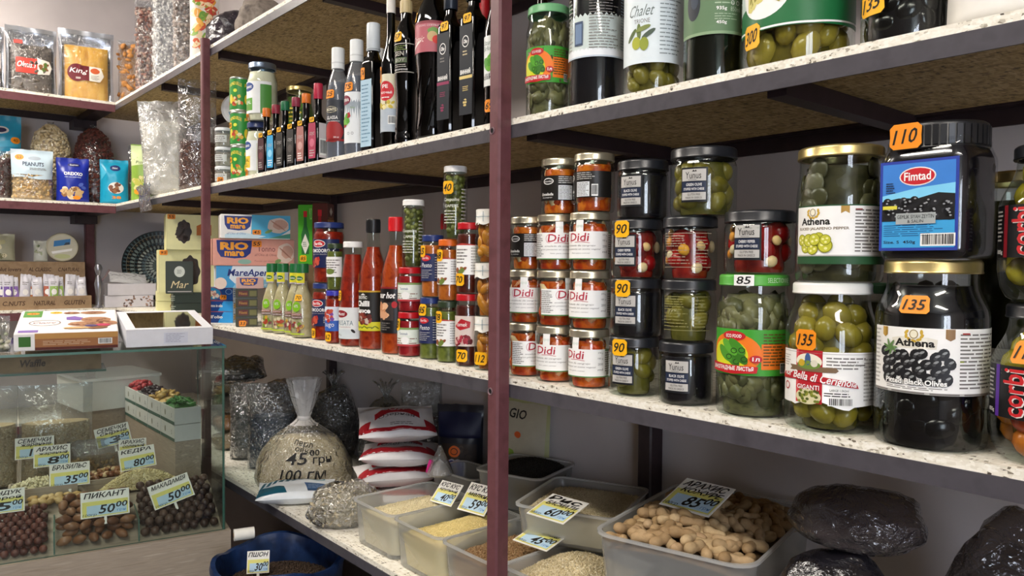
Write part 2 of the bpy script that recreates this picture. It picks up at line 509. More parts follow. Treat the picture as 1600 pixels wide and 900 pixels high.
def jar(name, label, loc, r, h, rz=0, neck=.84, lidh=.013, lid=None, content=None, fill=None, s0=.70, s1=.86, group=None, seg=34, glass=None, cat='jar', sq=0, lidr=1.05, ribs=0, core=None):
    p = jar_prof(r, h, neck, lidh, s0, s1)
    return vessel(name, label, cat, loc, p, glass or GLASS, rz, group, fill or (h - lidh) * .93, content, (r * neck * lidr, h - lidh, h, lid or LID_GOLD, ribs), seg, sq, core=core)

def pack_points(S, n, size, z0, z1, seed, reach, tries=4000, sep=1.35, zm=1.12):
    """places (and radial directions) for pieces pressed against the inside of a jar wall"""
    rd = random.Random(seed); pts = []
    for _ in range(tries):
        if len(pts) >= n: break
        z = rd.uniform(z0 + size * zm + .002, z1 - size * .9); a = rd.uniform(0, 2 * math.pi)
        q = 1 / (abs(math.cos(a)) ** S.sq + abs(math.sin(a)) ** S.sq) ** (1 / S.sq) if S.sq else 1.0
        rr = min(S.rad(z), S.rad(z + size * .7), S.rad(max(0, z - size * .7)))
        r = rr * q - .0028 - reach
        p = Vector((r * math.cos(a), r * math.sin(a), z))
        if all((p - o[0]).length > size * sep for o in pts): pts.append((p, a))
    return pts

def tangent_rot(a, th):
    n = Vector((math.cos(a), math.sin(a), 0)); t1 = Vector((-math.sin(a), math.cos(a), 0)); t2 = Vector((0, 0, 1))
    x = t1 * math.cos(th) + t2 * math.sin(th); y = n.cross(x)
    return Matrix((x, y, n)).transposed()

def pieces_stuff(S, name, n, size, mat, seed, z0, z1, abc=(1, 1, 1), depth=None, tmpl=ICO1, sep=1.2):
    pts = pack_points(S, n, size, z0, z1, seed, size * abc[2] * 1.2, sep=sep, zm=max(abc) * 1.2); rd = random.Random(seed + 1)
    rots = np.array([[list(r) for r in tangent_rot(a, rd.uniform(0, 3.1))] for p, a in pts])
    return scatter(name, [p for p, a in pts], [size * k for k in abc], mat, S.root, seed, tmpl, jit=.18, rots=rots)

def pieces_each(S, name, n, size, me, seed, z0, z1, reach, sep=1.5, jit=.12):
    rd = random.Random(seed)
    for p, a in pack_points(S, n, size, z0, z1, seed, reach * (1 + jit * .5), sep=sep):
        k = 1 + rd.uniform(-jit, jit * .5)
        inst(name, me, S.root, p, tangent_rot(a, rd.uniform(0, 3.1)).to_euler(), (k, k, k))

def wrap(S, R=None, ang=0.0, rc=None): return fm_wrap(S.rad, R or S.R, ang, rc, S.sq)

# ------------------------------------------------------------------ bags
def bag_fn(w, h, d, seed=0, crumple=.004, top=.10, bottom=.03, base=.75, waist=.03, pw=2.6, freq=18):
    """pillow surface: s in -1..1 across, t in 0..1 up, side -1 front / +1 back (local front is -y)"""
    def S(s, t, side):
        e = 1.0
        if t < bottom: e = max(0, t / bottom) ** .6 * base
        elif t < bottom + .22: e = base + (1 - base) * math.sin((t - bottom) / .22 * math.pi / 2)
        elif t > 1 - top: e = 0.02
        elif t > 1 - top - .38: e = max(0.02, math.cos((t - (1 - top - .38)) / .38 * math.pi / 2) ** .8)
        th = (max(0, 1 - abs(s) ** pw)) ** .62 * e
        wx = 1 - waist * math.sin(math.pi * t) ** 2 * (1 if abs(s) > .3 else .5)
        p = Vector((s * w / 2 * wx, side * d / 2 * th, t * h))
        n = noise.noise(Vector((p.x * freq + seed * 7.3, p.z * freq, side * 3.1 + seed)))
        n2 = noise.noise(Vector((p.x * freq * 2.7 + seed, p.z * freq * 2.7, side * 5 + 9)))
        k = crumple * (n + .5 * n2)
        p.y += side * k * (.25 + .75 * min(1, th * 2)) if abs(s) < .999 else 0
        p.y += crumple * 1.2 * noise.noise(Vector((s * 2 + seed, t * 4, 2))) * (t if t > .8 else .3)
        p.z += crumple * .8 * noise.noise(Vector((s * 3 + seed * 2, 5, 5))) * t
        return p
    return S

def bag_mesh(name, S, mat, parent, ns=18, nt=26, t0=0.0, t1=1.0, kind=None, shrink=None):
    vs, fs = [], []
    for side in (-1, 1):
        o = len(vs)
        for j in range(nt + 1):
            for i in range(ns + 1):
                p = S(-1 + 2 * i / ns, t0 + (t1 - t0) * j / nt, side)
                if shrink: p = Vector((p.x * shrink, p.y * shrink * .97, p.z))
                vs.append(p)
        for j in range(nt):
            for i in range(ns):
                a = o + j * (ns + 1) + i
                q = (a, a + 1, a + ns + 2, a + ns + 1)
                fs.append(q if side < 0 else q[::-1])
    m = MB().add(vs, fs, mat)
    if shrink:   # close the heap
        o = [j for j in range((ns + 1) * nt, (ns + 1) * (nt + 1))]
        b = [(ns + 1) * (nt + 1) + j for j in o]
        m.add([], [], mat)
        for i in range(ns): m.f.append((o[i], o[i + 1], b[i + 1], b[i])); m.m.append(0)
    ob = m.build(name, parent, smooth=80)
    if kind: ob['kind'] = kind
    return ob

def fm_bag(S, w, h, side=-1):
    return lambda u, v, o: tuple(S(max(-1, min(1, 2 * u / w)), max(0, min(1, v / h)), side) + Vector((0, side * (o + .0007), 0)))

def bag_points(S, n, t0, t1, seed, inset=.004, front_only=False, zmin=0.0):
    rd = random.Random(seed); out = []
    for _ in range(n):
        s = rd.uniform(-.96, .96); t = rd.uniform(t0, t1); side = -1 if (front_only or rd.random() < .7) else 1
        p = S(s, t, side); q = Vector((p.x * .97, p.y - side * inset, max(p.z, zmin)))
        if side * q.y < 0: q.y = 0
        out.append(q)
    return out

# ================================================================== THE SETTING
T1, T2, T3, T4 = 2.167, 1.746, 1.311, 0.866       # shelf tops
YF, YW, XF, XW = 0.84, 1.275, -3.54, -3.95         # shelf fronts and walls
CEIL = 2.92
def struct(name, m, label=None, smooth=0):
    o = m.build(name, smooth=smooth); o['kind'] = 'structure'
    if label: o['label'] = label
    return o
wallm = mottled(['#b8b1b2', '#c2bbbb', '#bdb6b6'], 3.0, 0.7, bump=.05)
struct('wall_right', MB().box(XW - .1, 2.7, YW, YW + .1, 0, CEIL, wallm), 'pale lavender grey painted wall behind the long shelves')
struct('wall_back', MB().box(XW - .1, XW, -2.6, YW, 0, CEIL, wallm), 'pale lavender grey painted wall at the far end')
struct('wall_front', MB().box(XW - .1, 2.7, -2.7, -2.6, 0, CEIL, mottled(['#5f564e', '#6a6058', '#574e47'], 5, .7)), 'dim brown panelled wall behind the customer')
m = MB()
m.box(2.6, 2.7, -2.6, -2.1, 0, CEIL, wallm); m.box(2.6, 2.7, -.9, YW, 0, CEIL, wallm)
m.box(2.6, 2.7, -2.1, -.9, 0, .85, wallm); m.box(2.6, 2.7, -2.1, -.9, 2.35, CEIL, wallm)
struct('wall_entrance', m)
w1 = struct('window_1', MB().box(2.63, 2.64, -2.1, -.9, .85, 2.35, glow('#e6efff', 14.0)), 'bright shop window behind the customer')
for (a, b, c, d) in ((-2.1, -2.05, .85, 2.35), (-.95, -.9, .85, 2.35), (-2.05, -.95, .85, .9), (-2.05, -.95, 2.3, 2.35), (-1.52, -1.48, .9, 2.3)):
    MB().box(2.59, 2.629, a, b, c, d, flat('#e4e4e2')).build('window_frame', w1, smooth=0)
fl = MB(); fl.box(XW - .1, 2.7, -2.7, YW + .1, -.1, 0, mottled(['#57504a', '#635b54', '#6a625a'], 4, .35, bump=.03))
struct('floor', fl, 'beige floor of the shop')
struct('ceiling', MB().box(XW - .1, 2.7, -2.7, YW + .1, CEIL, CEIL + .1, flat('#d9d7d4', .8)), 'white ceiling of the shop')

def ceiling_lamp(x, y, lbl, k=1.0):
    t = thing('ceiling_lamp', lbl, 'lamp', (x, y, CEIL), 0, 'lamps on the ceiling')
    MB().box(-.62, .62, -.17, .17, -.05, 0, flat('#e8e8e6', .4)).build('housing', t, smooth=0)
    MB().box(-.60, .60, -.15, .15, -.056, -.0502, glow('#fff6ea', LAMP * k)).build('diffuser', t, smooth=0)
ceiling_lamp(-3.05, -.10, 'white ceiling lamp panel nearest the far wall', 1.4)
ceiling_lamp(-.85, -.50, 'white ceiling lamp panel above the customer')
ceiling_lamp(1.1, -.6, 'white ceiling lamp panel nearest the shop window')

# ------------------------------------------------------------------ shelving racks
MAROON = mottled(['#613a3f', '#6a4146', '#593438'], 30, .38, bump=.04)
RAIL = mottled(['#454248', '#4d4a50', '#3e3b41'], 25, .34, bump=.04)
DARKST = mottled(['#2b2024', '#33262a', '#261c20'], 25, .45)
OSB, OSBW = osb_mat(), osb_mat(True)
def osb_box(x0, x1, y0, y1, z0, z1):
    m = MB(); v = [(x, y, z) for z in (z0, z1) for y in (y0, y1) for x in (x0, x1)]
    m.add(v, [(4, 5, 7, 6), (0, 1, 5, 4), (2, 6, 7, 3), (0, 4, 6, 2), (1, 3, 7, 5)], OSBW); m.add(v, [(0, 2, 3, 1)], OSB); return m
def board(parent, x0, x1, y0, y1, top):
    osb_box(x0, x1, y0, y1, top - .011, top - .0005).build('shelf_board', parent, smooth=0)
def front_rail(parent, x0, x1, y, top):
    m = MB(); z = top - .0112
    m.box(x0, x1, y, y + .003, z - .022, z, RAIL); m.box(x0, x1, y + .003, y + .026, z - .003, z, RAIL)
    m.build('front_rail', parent, smooth=0)
def rear_rail(parent, x0, x1, y, top):
    z = top - .0112
    MB().box(x0, x1, y - .004, y, z - .028, z, DARKST).box(x0, x1, y - .03, y - .004, z - .003, z, DARKST).build('rear_rail', parent, smooth=0)
def cross_beam(parent, x, y0, y1, top, w=.026, h=.024):
    MB().box(x - w / 2, x + w / 2, y0, y1, top - .0112 - h, top - .0115, DARKST).build('cross_beam', parent, smooth=0)
def post(parent, x0, x1, y0, y1, z0, z1, mat, holes=()):
    m = MB()
    v = 0.0035
    m.add([(x0 + v, y0, z0), (x1 - v, y0, z0), (x1, y0 + v, z0), (x1, y1, z0), (x0, y1, z0), (x0, y0 + v, z0),
           (x0 + v, y0, z1), (x1 - v, y0, z1), (x1, y0 + v, z1), (x1, y1, z1), (x0, y1, z1), (x0, y0 + v, z1)],
          [(0, 1, 7, 6), (1, 2, 8, 7), (2, 3, 9, 8), (3, 4, 10, 9), (4, 5, 11, 10), (5, 0, 6, 11), (6, 7, 8, 9, 10, 11), (5, 4, 3, 2, 1, 0)], mat)
    p = m.build('post', parent, smooth=0)
    for z in holes:
        b = MB()
        b.lathe([(.0062, .0012), (.0062, 0), (.0042, 0), (.0042, .0012)], 18, flat('#9a8084', .3))
        b.lathe([(0, .0002), (.0044, .0002)], 18, flat('#0a0809', .9))
        b.build('bolt_hole', p, ((x0 + x1) / 2 - .004, y0 - .0002, z), (math.pi / 2, 0, 0))
rk = thing('shelving_rack', 'long maroon steel rack with pale chipboard shelves left of the centre post', 'shelf', (-2.42, YF, 0), 0, 'steel racks along the walls')
def rel(t): return Vector(t)
def rack_parts(root, fn):
    before = set(bpy.data.objects.keys()); fn()
    for k in set(bpy.data.objects.keys()) - before:
        o = bpy.data.objects[k]
        if o.parent == root: o.location = Vector(o.location) - root.location
def rack_left():
    for T in (T1, T2, T3, T4):
        board(rk, -2.435, -1.002, YF + .001, YW - .012, T); front_rail(rk, -2.435, -1.0005, YF, T); rear_rail(rk, -2.435, -1.0005, YW - .006, T)
        cross_beam(rk, -1.72, YF + .03, YW - .03, T); cross_beam(rk, -2.42, YF + .03, YW - .03, T)
    post(rk, -2.436, -2.414, .816, .8385, 0, 2.185, MAROON, (T2 - .022, T3 - .022))
    post(rk, -1.016, -.988, .812, .8375, 0, 2.45, MAROON, (T2 - .022, T3 - .022))
    post(rk, -2.434, -2.406, YW - .04, YW - .012, 0, 2.19, DARKST); post(rk, -1.04, -1.004, YW - .045, YW - .008, 0, 2.45, DARKST)
rack_parts(rk, rack_left)
rb = thing('shelving_rack', 'maroon steel rack with pale chipboard shelves right of the centre post', 'shelf', (-1.0, YF, 0), 0, 'steel racks along the walls')
def rack_right():
    for T in (T1, T2, T3, T4):
        board(rb, -1.0, .42, YF + .001, YW - .012, T); front_rail(rb, -.999, .42, YF, T); rear_rail(rb, -.999, .42, YW - .006, T)
        cross_beam(rb, -.972, YF + .03, YW - .05, T); cross_beam(rb, -.52, YF + .03, YW - .03, T)
    post(rb, .425, .453, .812, .8385, 0, 2.45, MAROON, (T2 - .022, T3 - .022)); post(rb, .425, .453, YW - .04, YW - .012, 0, 2.45, DARKST)
rack_parts(rb, rack_right)
rc = thing('shelving_rack', 'corner stretch of steel rack between the far wall and the thin left post', 'shelf', (-3.5, YF, 0), 0, 'steel racks along the walls')
def rack_corner():
    for T in (T1, T2, T3, T4):
        board(rc, XW + .06, -2.438, YF + .001, YW - .012, T); front_rail(rc, XF + .002, -2.438, YF, T); rear_rail(rc, XW + .06, -2.438, YW - .006, T)
        cross_beam(rc, -3.0, YF + .03, YW - .03, T)
rack_parts(rc, rack_corner)
rd_ = thing('shelving_rack', 'steel rack with chipboard shelves along the far wall', 'shelf', (-3.7, .2, 0), 0, 'steel racks along the walls')
def rack_back():
    for T in (T1, T2, T3, T4):
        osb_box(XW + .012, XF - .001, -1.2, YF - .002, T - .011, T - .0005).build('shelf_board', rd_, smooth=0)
        z = T - .0112
        MB().box(XF - .003, XF, -1.2, YF - .001, z - .030, z, MAROON).box(XF - .03, XF - .003, -1.2, YF - .001, z - .003, z, MAROON).build('front_rail', rd_, smooth=0)
        MB().box(XW + .008, XW + .012, -1.2, YF - .001, z - .03, z, DARKST).build('rear_rail', rd_, smooth=0)
        MB().box(XW + .012, XF - .032, .775, .835, z - .027, z - .0005, DARKST).build('cross_beam', rd_, smooth=0)
    post(rd_, XW + .012, XW + .052, .80, .835, 0, 2.3, MAROON)
    post(rd_, XF - .035, XF - .005, -1.24, -1.205, 0, 2.3, MAROON)
    for T in (T1, T2): MB().box(XW + .012, XW + .11, .745, .835, T - .075, T - .039, DARKST).build('bracket', rd_, smooth=0)
rack_parts(rd_, rack_back)

# ================================================================== JARS ON THE EYE-LEVEL SHELF, RIGHT OF THE CENTRE POST
def fine(d, x0, y0, x1, y1, n, seed, col=None): return d.lines(x0, y0, x1, y1, n, col or GREY, 2, seed)
OIL_RED = mottled(['#7d1d0e', '#a8330f', '#c65a16', '#8c2410'], 45, .25, bump=.15)
OIL_ORG = mottled(['#b9480f', '#d7761c', '#a63a12', '#c9641a'], 40, .25, bump=.15)

# --- salad jars with white labels, stacked four high
DR, DH = .0322, .0908
def didi(loc, rz, label, kind='white'):
    S = jar('salad_jar', label, loc, DR, DH, rz, neck=.93, lidh=.012, lid=metal('#cdc6ae'), core=.006, content=OIL_RED if kind == 'white' else OIL_ORG, s0=.76, s1=.86, group='salad jars with gold lids', seg=30)
    rdm = varied(['#e08a2a', '#d9541a', '#efd9a8', '#c43a18', '#e9a23c'], .3)
    pieces_stuff(S, 'salad_pieces', 26, .009, rdm, 5 if kind == 'white' else 8, .002, .078, (1.5, .8, .5))
    d = Decal(); W = .034
    if kind == 'white':
        d.rect(-.052, .0195, .075, .061, WHITE, 0); d.rect(-.052, .0178, .075, .0195, flat('#4f8a4c'), 0)
        d.rect(-.010, .061, .003, .0905, WHITE, 0)
        d.ring(-.0035, .084, .003, .003, .0007, INK, 1)
        RED = flat('#b5243a')
        d.text('Didi', -.022, .046, .012, .0585, RED, 1, shear=.12, bold=.01)
        d.ring(-.021, .051, .005, .0068, .0006, RED, 1, a0=1.2, a1=5.2)
        d.poly([(-.012, .0438), (0, .0446), (.013, .043), (.0135, .0436), (0, .0455), (-.012, .0446)], RED, 1)
        d.text('ensalada de cangrejo', -.028, .0372, .022, .0405, GREY, 1, shear=.3)
        d.text('con pimiento en aceite vegetal', -.034, .0318, .03, .035, GREY, 1, shear=.3)
        d.text('listo para comer', -.018, .026, .014, .0286, GREY, 1, shear=.2)
        for i in range(4): d.text(('370 g', '185 g', '200', 'ml')[i], .034, .0535 - i * .0085, .043, .057 - i * .0085, GREY, 1)
        d.rect(.047, .058, .073, .061, flat('#7fa37c'), 1); fine(d, .047, .026, .073, .057, 9, 4); d.bars(.050, .0205, .066, .027, 1)
        fine(d, -.051, .022, -.03, .059, 12, 9)
    else:
        BK = flat('#16130f', .4)
        d.rect(-.050, .022, .05, .062, BK, 0)
        d.ring(-.028, .053, .010, .0052, .0012, WHITE, 1); d.text('hacendado', -.036, .0515, -.020, .0546, WHITE, 1, shear=.2)
        d.text('Ensalada', -.042, .030, -.018, .0345, WHITE, 1, shear=.1, bold=.02); d.text('de cangrejo', -.04, .0255, -.02, .028, WHITE, 1)
        d.rect(-.010, .0235, .013, .046, flat('#dfe3e6'), 1); d.lines(-.009, .0245, .012, .045, 9, GREY, 2, 3)
        d.lines(-.010, .049, .024, .061, 4, LGREY, 1, 6); d.bars(.016, .024, .026, .042, 1)
    d.build('label', S.root, wrap(S), du=.0035)
    return S.root
didi_w = didi((-.8454, .8816, T3), 8, 'white-labelled salad jar at the bottom of the stack nearest the black jars')
cp = copy_tree
C3, C2, C1 = (-.8454, .8816), (-.9245, .884), (-1.003, .888)
cp(didi_w, (C3[0] - .001, C3[1] + .001, T3 + DH), 16, 'white-labelled salad jar second from the bottom beside the lower dark olive jar')
cp(didi_w, (C3[0] - .003, C3[1] + .002, T3 + 2 * DH), 20, 'white-labelled salad jar under the taller black-labelled salad jar')
cp(didi_w, (C2[0], C2[1], T3), 24, 'white-labelled salad jar at the bottom of the middle stack')
cp(didi_w, (C2[0] + .001, C2[1] - .001, T3 + DH), 92, 'salad jar in the middle stack turned to show the fine print of its label')
cp(didi_w, (C2[0] - .001, C2[1], T3 + 2 * DH), 62, 'white-labelled salad jar third from the bottom of the middle stack')
cp(didi_w, (C1[0], C1[1], T3), 96, 'salad jar at the bottom of the stack touching the centre post')
cp(didi_w, (C1[0] + .001, C1[1], T3 + DH), 46, 'white-labelled salad jar second from the bottom beside the centre post')
didi_b = didi((C1[0] + .002, C1[1] + .003, T3 + 2 * DH), 52, 'black-labelled salad jar on top of the stack touching the centre post', 'black')
cp(didi_b, (C2[0] + .004, C2[1] + .004, T3 + 3 * DH), 58, 'black-labelled salad jar on top of the middle stack')
cp(didi_b, (C3[0] + .004, C3[1] + .003, T3 + 3 * DH), 8, 'black-labelled salad jar with orange salad showing, on top of the stack nearest the black jars')

# --- squat jars with black lids, stacked four high in two columns
YR, YH = .0372, .0858
PEPPER = ellipsoid_mesh('pepper', .016, .015, .017, varied(['#8e1014', '#b01a17', '#6d0b10'], .25, 'object'), ICO2)
OLIVE_G = ellipsoid_mesh('olive', .0165, .0125, .0125, varied(['#756c24', '#837730', '#675d1e', '#8f8238'], .3, 'object'), ICO2)
def yunus(loc, rz, label, kind, front=True, sticker_t=None, r=YR, h=YH):
    cont = {'black': mottled(['#0c0b0e', '#17141a', '#0a090b'], 60, .2), 'red': mottled(['#5e0b0e', '#8a1813', '#a02a12'], 45, .25), 'green': mottled(['#4e4a1a', '#625d24', '#55501d'], 45, .25)}[kind]
    S = jar('olive_jar', label, loc, r, h, rz, neck=.95, lidh=.0145, lid=LID_BLACK, content=cont, s0=.72, s1=.82, core=.0022 if kind == 'black' else .013, group='squat jars with black lids', seg=32)
    if kind == 'green': pieces_each(S, 'olive', 26, .0135, OLIVE_G, int(abs(loc[0]) * 1e4) % 97, .002, h - .015, .0125, 1.5)
    if kind == 'red':
        pieces_each(S, 'pepper', 22, .0145, PEPPER, int(abs(loc[0]) * 1e4) % 89, .002, h - .015, .016, 1.45)
        pieces_stuff(S, 'cheese_filling', 10, .008, varied(['#e8dcc0', '#eeb03a', '#e07f1e'], .35), 3, .004, h - .015, (1, .9, .5), None, ICO2)
    if kind == 'black': pieces_stuff(S, 'cheese_filling', 6, .006, flat('#a9a795'), 11, .01, h - .02, (1, .8, .02), None, ICO2)
    d = Decal()
    SIL, NAVY, BL = flat('#bcb9b4', .35), flat('#1d2840', .4), flat('#14161a', .4)
    if front:
        d.rect(-.0275, .0175, .0085, .0635, BL, 0)
        d.rect(-.0262, .0455, .0062, .0612, SIL, 1); d.rect(-.0262, .0205, .0062, .0305, SIL, 1); d.rect(-.0262, .0312, .0062, .0445, NAVY, 1)
        d.text('Yunus', -.021, .0485, .0, .0575, INK, 2); d.poly([(-.012, .0578), (-.010, .0602), (-.0085, .0585), (-.007, .0602), (-.0055, .0578)], INK, 2); d.text('Gourmet', -.017, .0465, -.006, .048, INK, 2)
        nm = {'black': 'BLACK OLIVE', 'green': 'GREEN OLIVE', 'red': 'CHERRY PEPPER'}[kind]
        d.text(nm, -.020, .0388, .001, .0425, WHITE, 2, bold=.01); d.text('STUFFED WITH CHEESE', -.0235, .0333, .004, .0365, WHITE, 2, bold=.01)
        d.text('GLUTEN FREE', -.018, .0262, -.001, .029, INK, 2); d.text('MADE IN GREECE', -.0205, .022, .001, .0247, INK, 2)
    else:
        LN = flat('#a08c78') if kind == 'red' else flat('#8f8a52')
        d.rect(-.032, .0625, .04, .0632, LN, 0); d.rect(-.032, .0168, .04, .0175, LN, 0); d.rect(.012, .0175, .0126, .0625, LN, 0)
        d.lines(-.031, .044, .010, .061, 5, LN, 0, 5, .3); d.lines(-.031, .020, .010, .042, 5, LN, 0, 8, .22); d.lines(.015, .02, .038, .06, 9, LN, 0, 2, .25)
    d.build('label', S.root, wrap(S), du=.004)
    if sticker_t: sticker(S.root, sticker_t, .024, .024, fm_wrap(S.rad, S.R, 0, S.R + .0014), u=-.013, v=.0715)
    return S.root
A, B = (-.7559, .8837), (-.6622, .8853)
yunus((A[0], A[1], T3), 28, 'squat jar of green stuffed olives at the bottom left, price 90', 'green', True, '90')
yunus((A[0] + .002, A[1] + .001, T3 + YH), 30, 'squat jar of black stuffed olives, price 90, second from the bottom', 'black', True, '90')
yunus((A[0] + .004, A[1] - .001, T3 + 2 * YH), 26, 'squat jar of red cherry peppers with price 90 between two black jars', 'red', True, '90')
yunus((A[0] + .010, A[1] + .004, T3 + 3 * YH), 26, 'squat jar of black stuffed olives topping the left stack of black lids', 'black')
yunus((B[0], B[1], T3), 32, 'squat jar of black stuffed olives standing on the shelf beside the vine leaves', 'black')
yunus((B[0] + .001, B[1] + .003, T3 + YH), 24, 'squat jar of green stuffed olives with its see-through back label in front', 'green', False)
yunus((B[0] + .004, B[1], T3 + 2 * YH), 24, 'squat jar of red cherry peppers with its see-through back label in front', 'red', False)
yunus((B[0] + .022, B[1] + .004, T3 + 3 * YH), 32, 'larger squat jar of green stuffed olives topping the right stack of black lids', 'green', True, None, .0445, .092)

# --- one-litre vine leaves with a red pepper jar on top
def leaf_jar(loc, rz, label, r, h, price=None, lidm=None):
    S = jar('vine_leaf_jar', label, loc, r, h, rz, neck=.9, lidh=.014, lid=lidm or flat('#53a63f', .35), content=mottled(['#42422a', '#55533a', '#62603f', '#363722'], 55, .3, bump=.4, stretch=(1, 1, 2.2)), s0=.76, s1=.88, core=.009, group='jars of vine leaves', seg=40, fill=h * .86)
    v, f = ICO2
    pieces_stuff(S, 'vine_leaves', 110, .016, varied(['#63623f', '#78744f', '#4e4f32', '#85805c'], .35), 21, .003, h * .86, (1.5, .9, .22), None, ICO1, .8)
    d = Decal(); z0, z1 = h * .30, h * .62
    G, O, Yl, RD = flat('#3f9c2f'), flat('#ef7a1d'), flat('#d8dc2a'), flat('#c01d25')
    W0, W1 = -r * 1.12, r * 1.5
    d.rect(W0, z0, W1, z1, G, 0)
    d.ell(-r * .28, (z0 + z1) / 2 - .002, r * .80, (z1 - z0) * .45, O, 1, 30); d.ell(-r * .42, z0 + (z1 - z0) * .42, r * .58, (z1 - z0) * .36, Yl, 2, 26)
    d.rect(r * .5, z0 + .008, W1 - .004, z1 - .018, O, 1); d.lines(r * .55, z0 + .012, W1 - .006, z1 - .004, 11, flat('#5c4a1c'), 2, 4)
    for i, (cx, cy) in enumerate(((-.30, .36), (-.52, .46), (-.08, .42), (-.36, .6), (-.14, .62))):
        gx, gy = r * cx, z0 + (z1 - z0) * cy
        d.ell(gx, gy, r * .30, (z1 - z0) * .105, flat(('#3d7d22', '#4d9429', '#347019', '#5aa531', '#428a24')[i]), 3 + i, 16, rot=-.75)
        d.ring(gx + r * .14, gy - (z1 - z0) * .07, r * .09, (z1 - z0) * .06, .001, flat('#1e3c10'), 4 + i)
    d.ell(-r * .25, z1 - .0085, r * .34, .0062, RD, 3); d.text('ECO FOOD', -r * .48, z1 - .0108, -r * .02, z1 - .0064, WHITE, 4, bold=.02)
    d.poly([(W0, z0 + .0035), (-r * .3, z0 + .0015), (r * .38, z0 + .0035), (r * .42, z0 + .0115), (-r * .3, z0 + .0125), (W0, z0 + .0145)], RD, 8)
    d.text('ВИНОГРАДНЫЕ ЛИСТЬЯ', -r * 1.0, z0 + .0048, r * .3, z0 + .0112, WHITE, 9, bold=.02)
    d.ell(r * .36, z0 + .021, r * .16, .0048, RD, 8); d.text('1л', r * .27, z0 + .0185, r * .45, z0 + .0235, WHITE, 9, bold=.02)
    d.bars(r * 1.05, z0 + .003, r * 1.3, z0 + .016, 2)
    d.build('label', S.root, wrap(S), du=.0045)
    if price:
        d = Decal(); d.rect(-.013, -.0068, .013, .0068, WHITE, 3); d.text(price, -.009, -.0048, .009, .0048, INK, 4, shear=.2, bold=.012)
        d.build('price_sticker', S.root, fm_wrap(S.rad, S.R, 0, S.cr + .0008), du=.005).location = (0, 0, h - .007)
        d = Decal(); d.text('SELECTIONNE', .03, -.003, .065, .003, flat('#c9e6bf'), 3); d.build('lid_lettering', S.root, fm_wrap(S.rad, S.R, 0, S.cr + .0006), du=.005).location = (0, 0, h - .007)
    return S.root
leaf_jar((-.5590, .8890, T3), 16, 'tall jar of vine leaves with bright green lid marked 85', .046, .180, '85')
yunus((-.5530, .8900, T3 + .1806), 24, 'squat jar of red cherry peppers standing on the green lid', 'red', True, None, .0440, .080)

# --- giant green olives
S = jar('green_olive_jar', 'big jar of giant green olives with white lid and red-centred label, price 135', (-.4517, .8850, T3), .0520, .172, 22, core=.02, neck=.80, lidh=.013, lid=LID_WHITE, content=mottled(['#4b4416', '#5d5520', '#3f3911'], 30, .25), s0=.66, s1=.90, seg=44, lidr=1.06)
BIG_OLIVE = ellipsoid_mesh('olive', .0172, .0135, .0135, varied(['#857728', '#96862e', '#76691f', '#a19036'], .25, 'object'), ICO2)
pieces_each(S, 'olive', 90, .0148, BIG_OLIVE, 4, .001, .160, .0138, 1.38)
d = Decal(); RD, BR = flat('#b5202a'), flat('#7a6248')
z0, z1 = .030, .094
pts = [(-.062 + .124 * k / 20, z0 + .003 + .0045 * math.cos(math.pi * (k - 8) / 6) * (1 if 3 < k < 15 else .2)) for k in range(21)]
d.poly([(-.062, z1), *pts, (.085, z0 + .004), (.085, z1)], WHITE, 0)
d.rect(-.060, z1 - .0025, .083, z1 - .0018, LGREY, 1)
d.rect(-.036, z0 + .004, -.004, z1 + .001, RD, 1); d.ell(-.020, z1 - .012, .0155, .009, flat('#e9e4cf'), 2); d.ell(-.020, z1 - .016, .014, .005, flat('#6d8a3c'), 3); d.ell(-.0205, z1 - .0095, .0035, .007, flat('#3d5a8c'), 3); d.ell(-.028, z1 - .014, .004, .004, flat('#c9a62e'), 4); d.ell(-.013, z1 - .014, .004, .004, flat('#d9d3c0'), 4)
d.poly([(-.046, z1 - .0235), (.010, z1 - .0235), (.013, z1 - .021), (.010, z1 - .0175), (-.046, z1 - .0175), (-.043, z1 - .0205)], BR, 3)
d.poly([(-.060, z0 + .0365), (-.03, z0 + .0395), (.032, z0 + .0305), (.035, z0 + .0235), (-.025, z0 + .0310), (-.060, z0 + .0290)], RD, 5)
d.text('Fior Bella di Cerignola', -.058, z0 + .0265, .033, z0 + .0385, WHITE, 6, shear=.28, bold=.014, slope=-.10)
d.text('GIGANTI', -.033, z0 + .0198, -.007, z0 + .0252, WHITE, 6, bold=.012)
d.ell(-.020, z0 + .0115, .015, .0088, flat('#d8cfa4'), 4); 
rdn = random.Random(3)
for k in range(26):
    d.ell(-.020 + rdn.uniform(-.012, .012), z0 + .0115 + rdn.uniform(-.006, .007), .0021, .0017, flat(rdn.choice(['#6f7a2a', '#8c8f36', '#4f5a1e'])), 5, 8)
d.ring(-.052, z0 + .021, .0048, .0048, .0012, RD, 2)
d.lines(-.060, z0 + .044, -.045, z1 - .006, 5, LGREY, 1, 4); d.lines(.0, z0 + .044, .048, z1 - .005, 4, GREY, 1, 4); d.text('Fior Bella di Cerignola', .015, z1 - .016, .044, z1 - .0125, GREY, 1, shear=.2); d.text('LARGE 1.062ml', .004, z0 + .0195, .024, z0 + .0222, INK, 1); d.lines(-.002, z0 + .013, .034, z0 + .0185, 2, INK, 1, 6)
d.bars(.002, z0 + .003, .030, z0 + .0125, 1, 5); d.lines(.042, z0 + .008, .083, z1 - .006, 12, LGREY, 1, 7)
d.build('label', S.root, wrap(S), du=.0045)
sticker(S.root, '135', .0255, .0235, wrap(S), ORANGE, u=-.024, v=.1065)

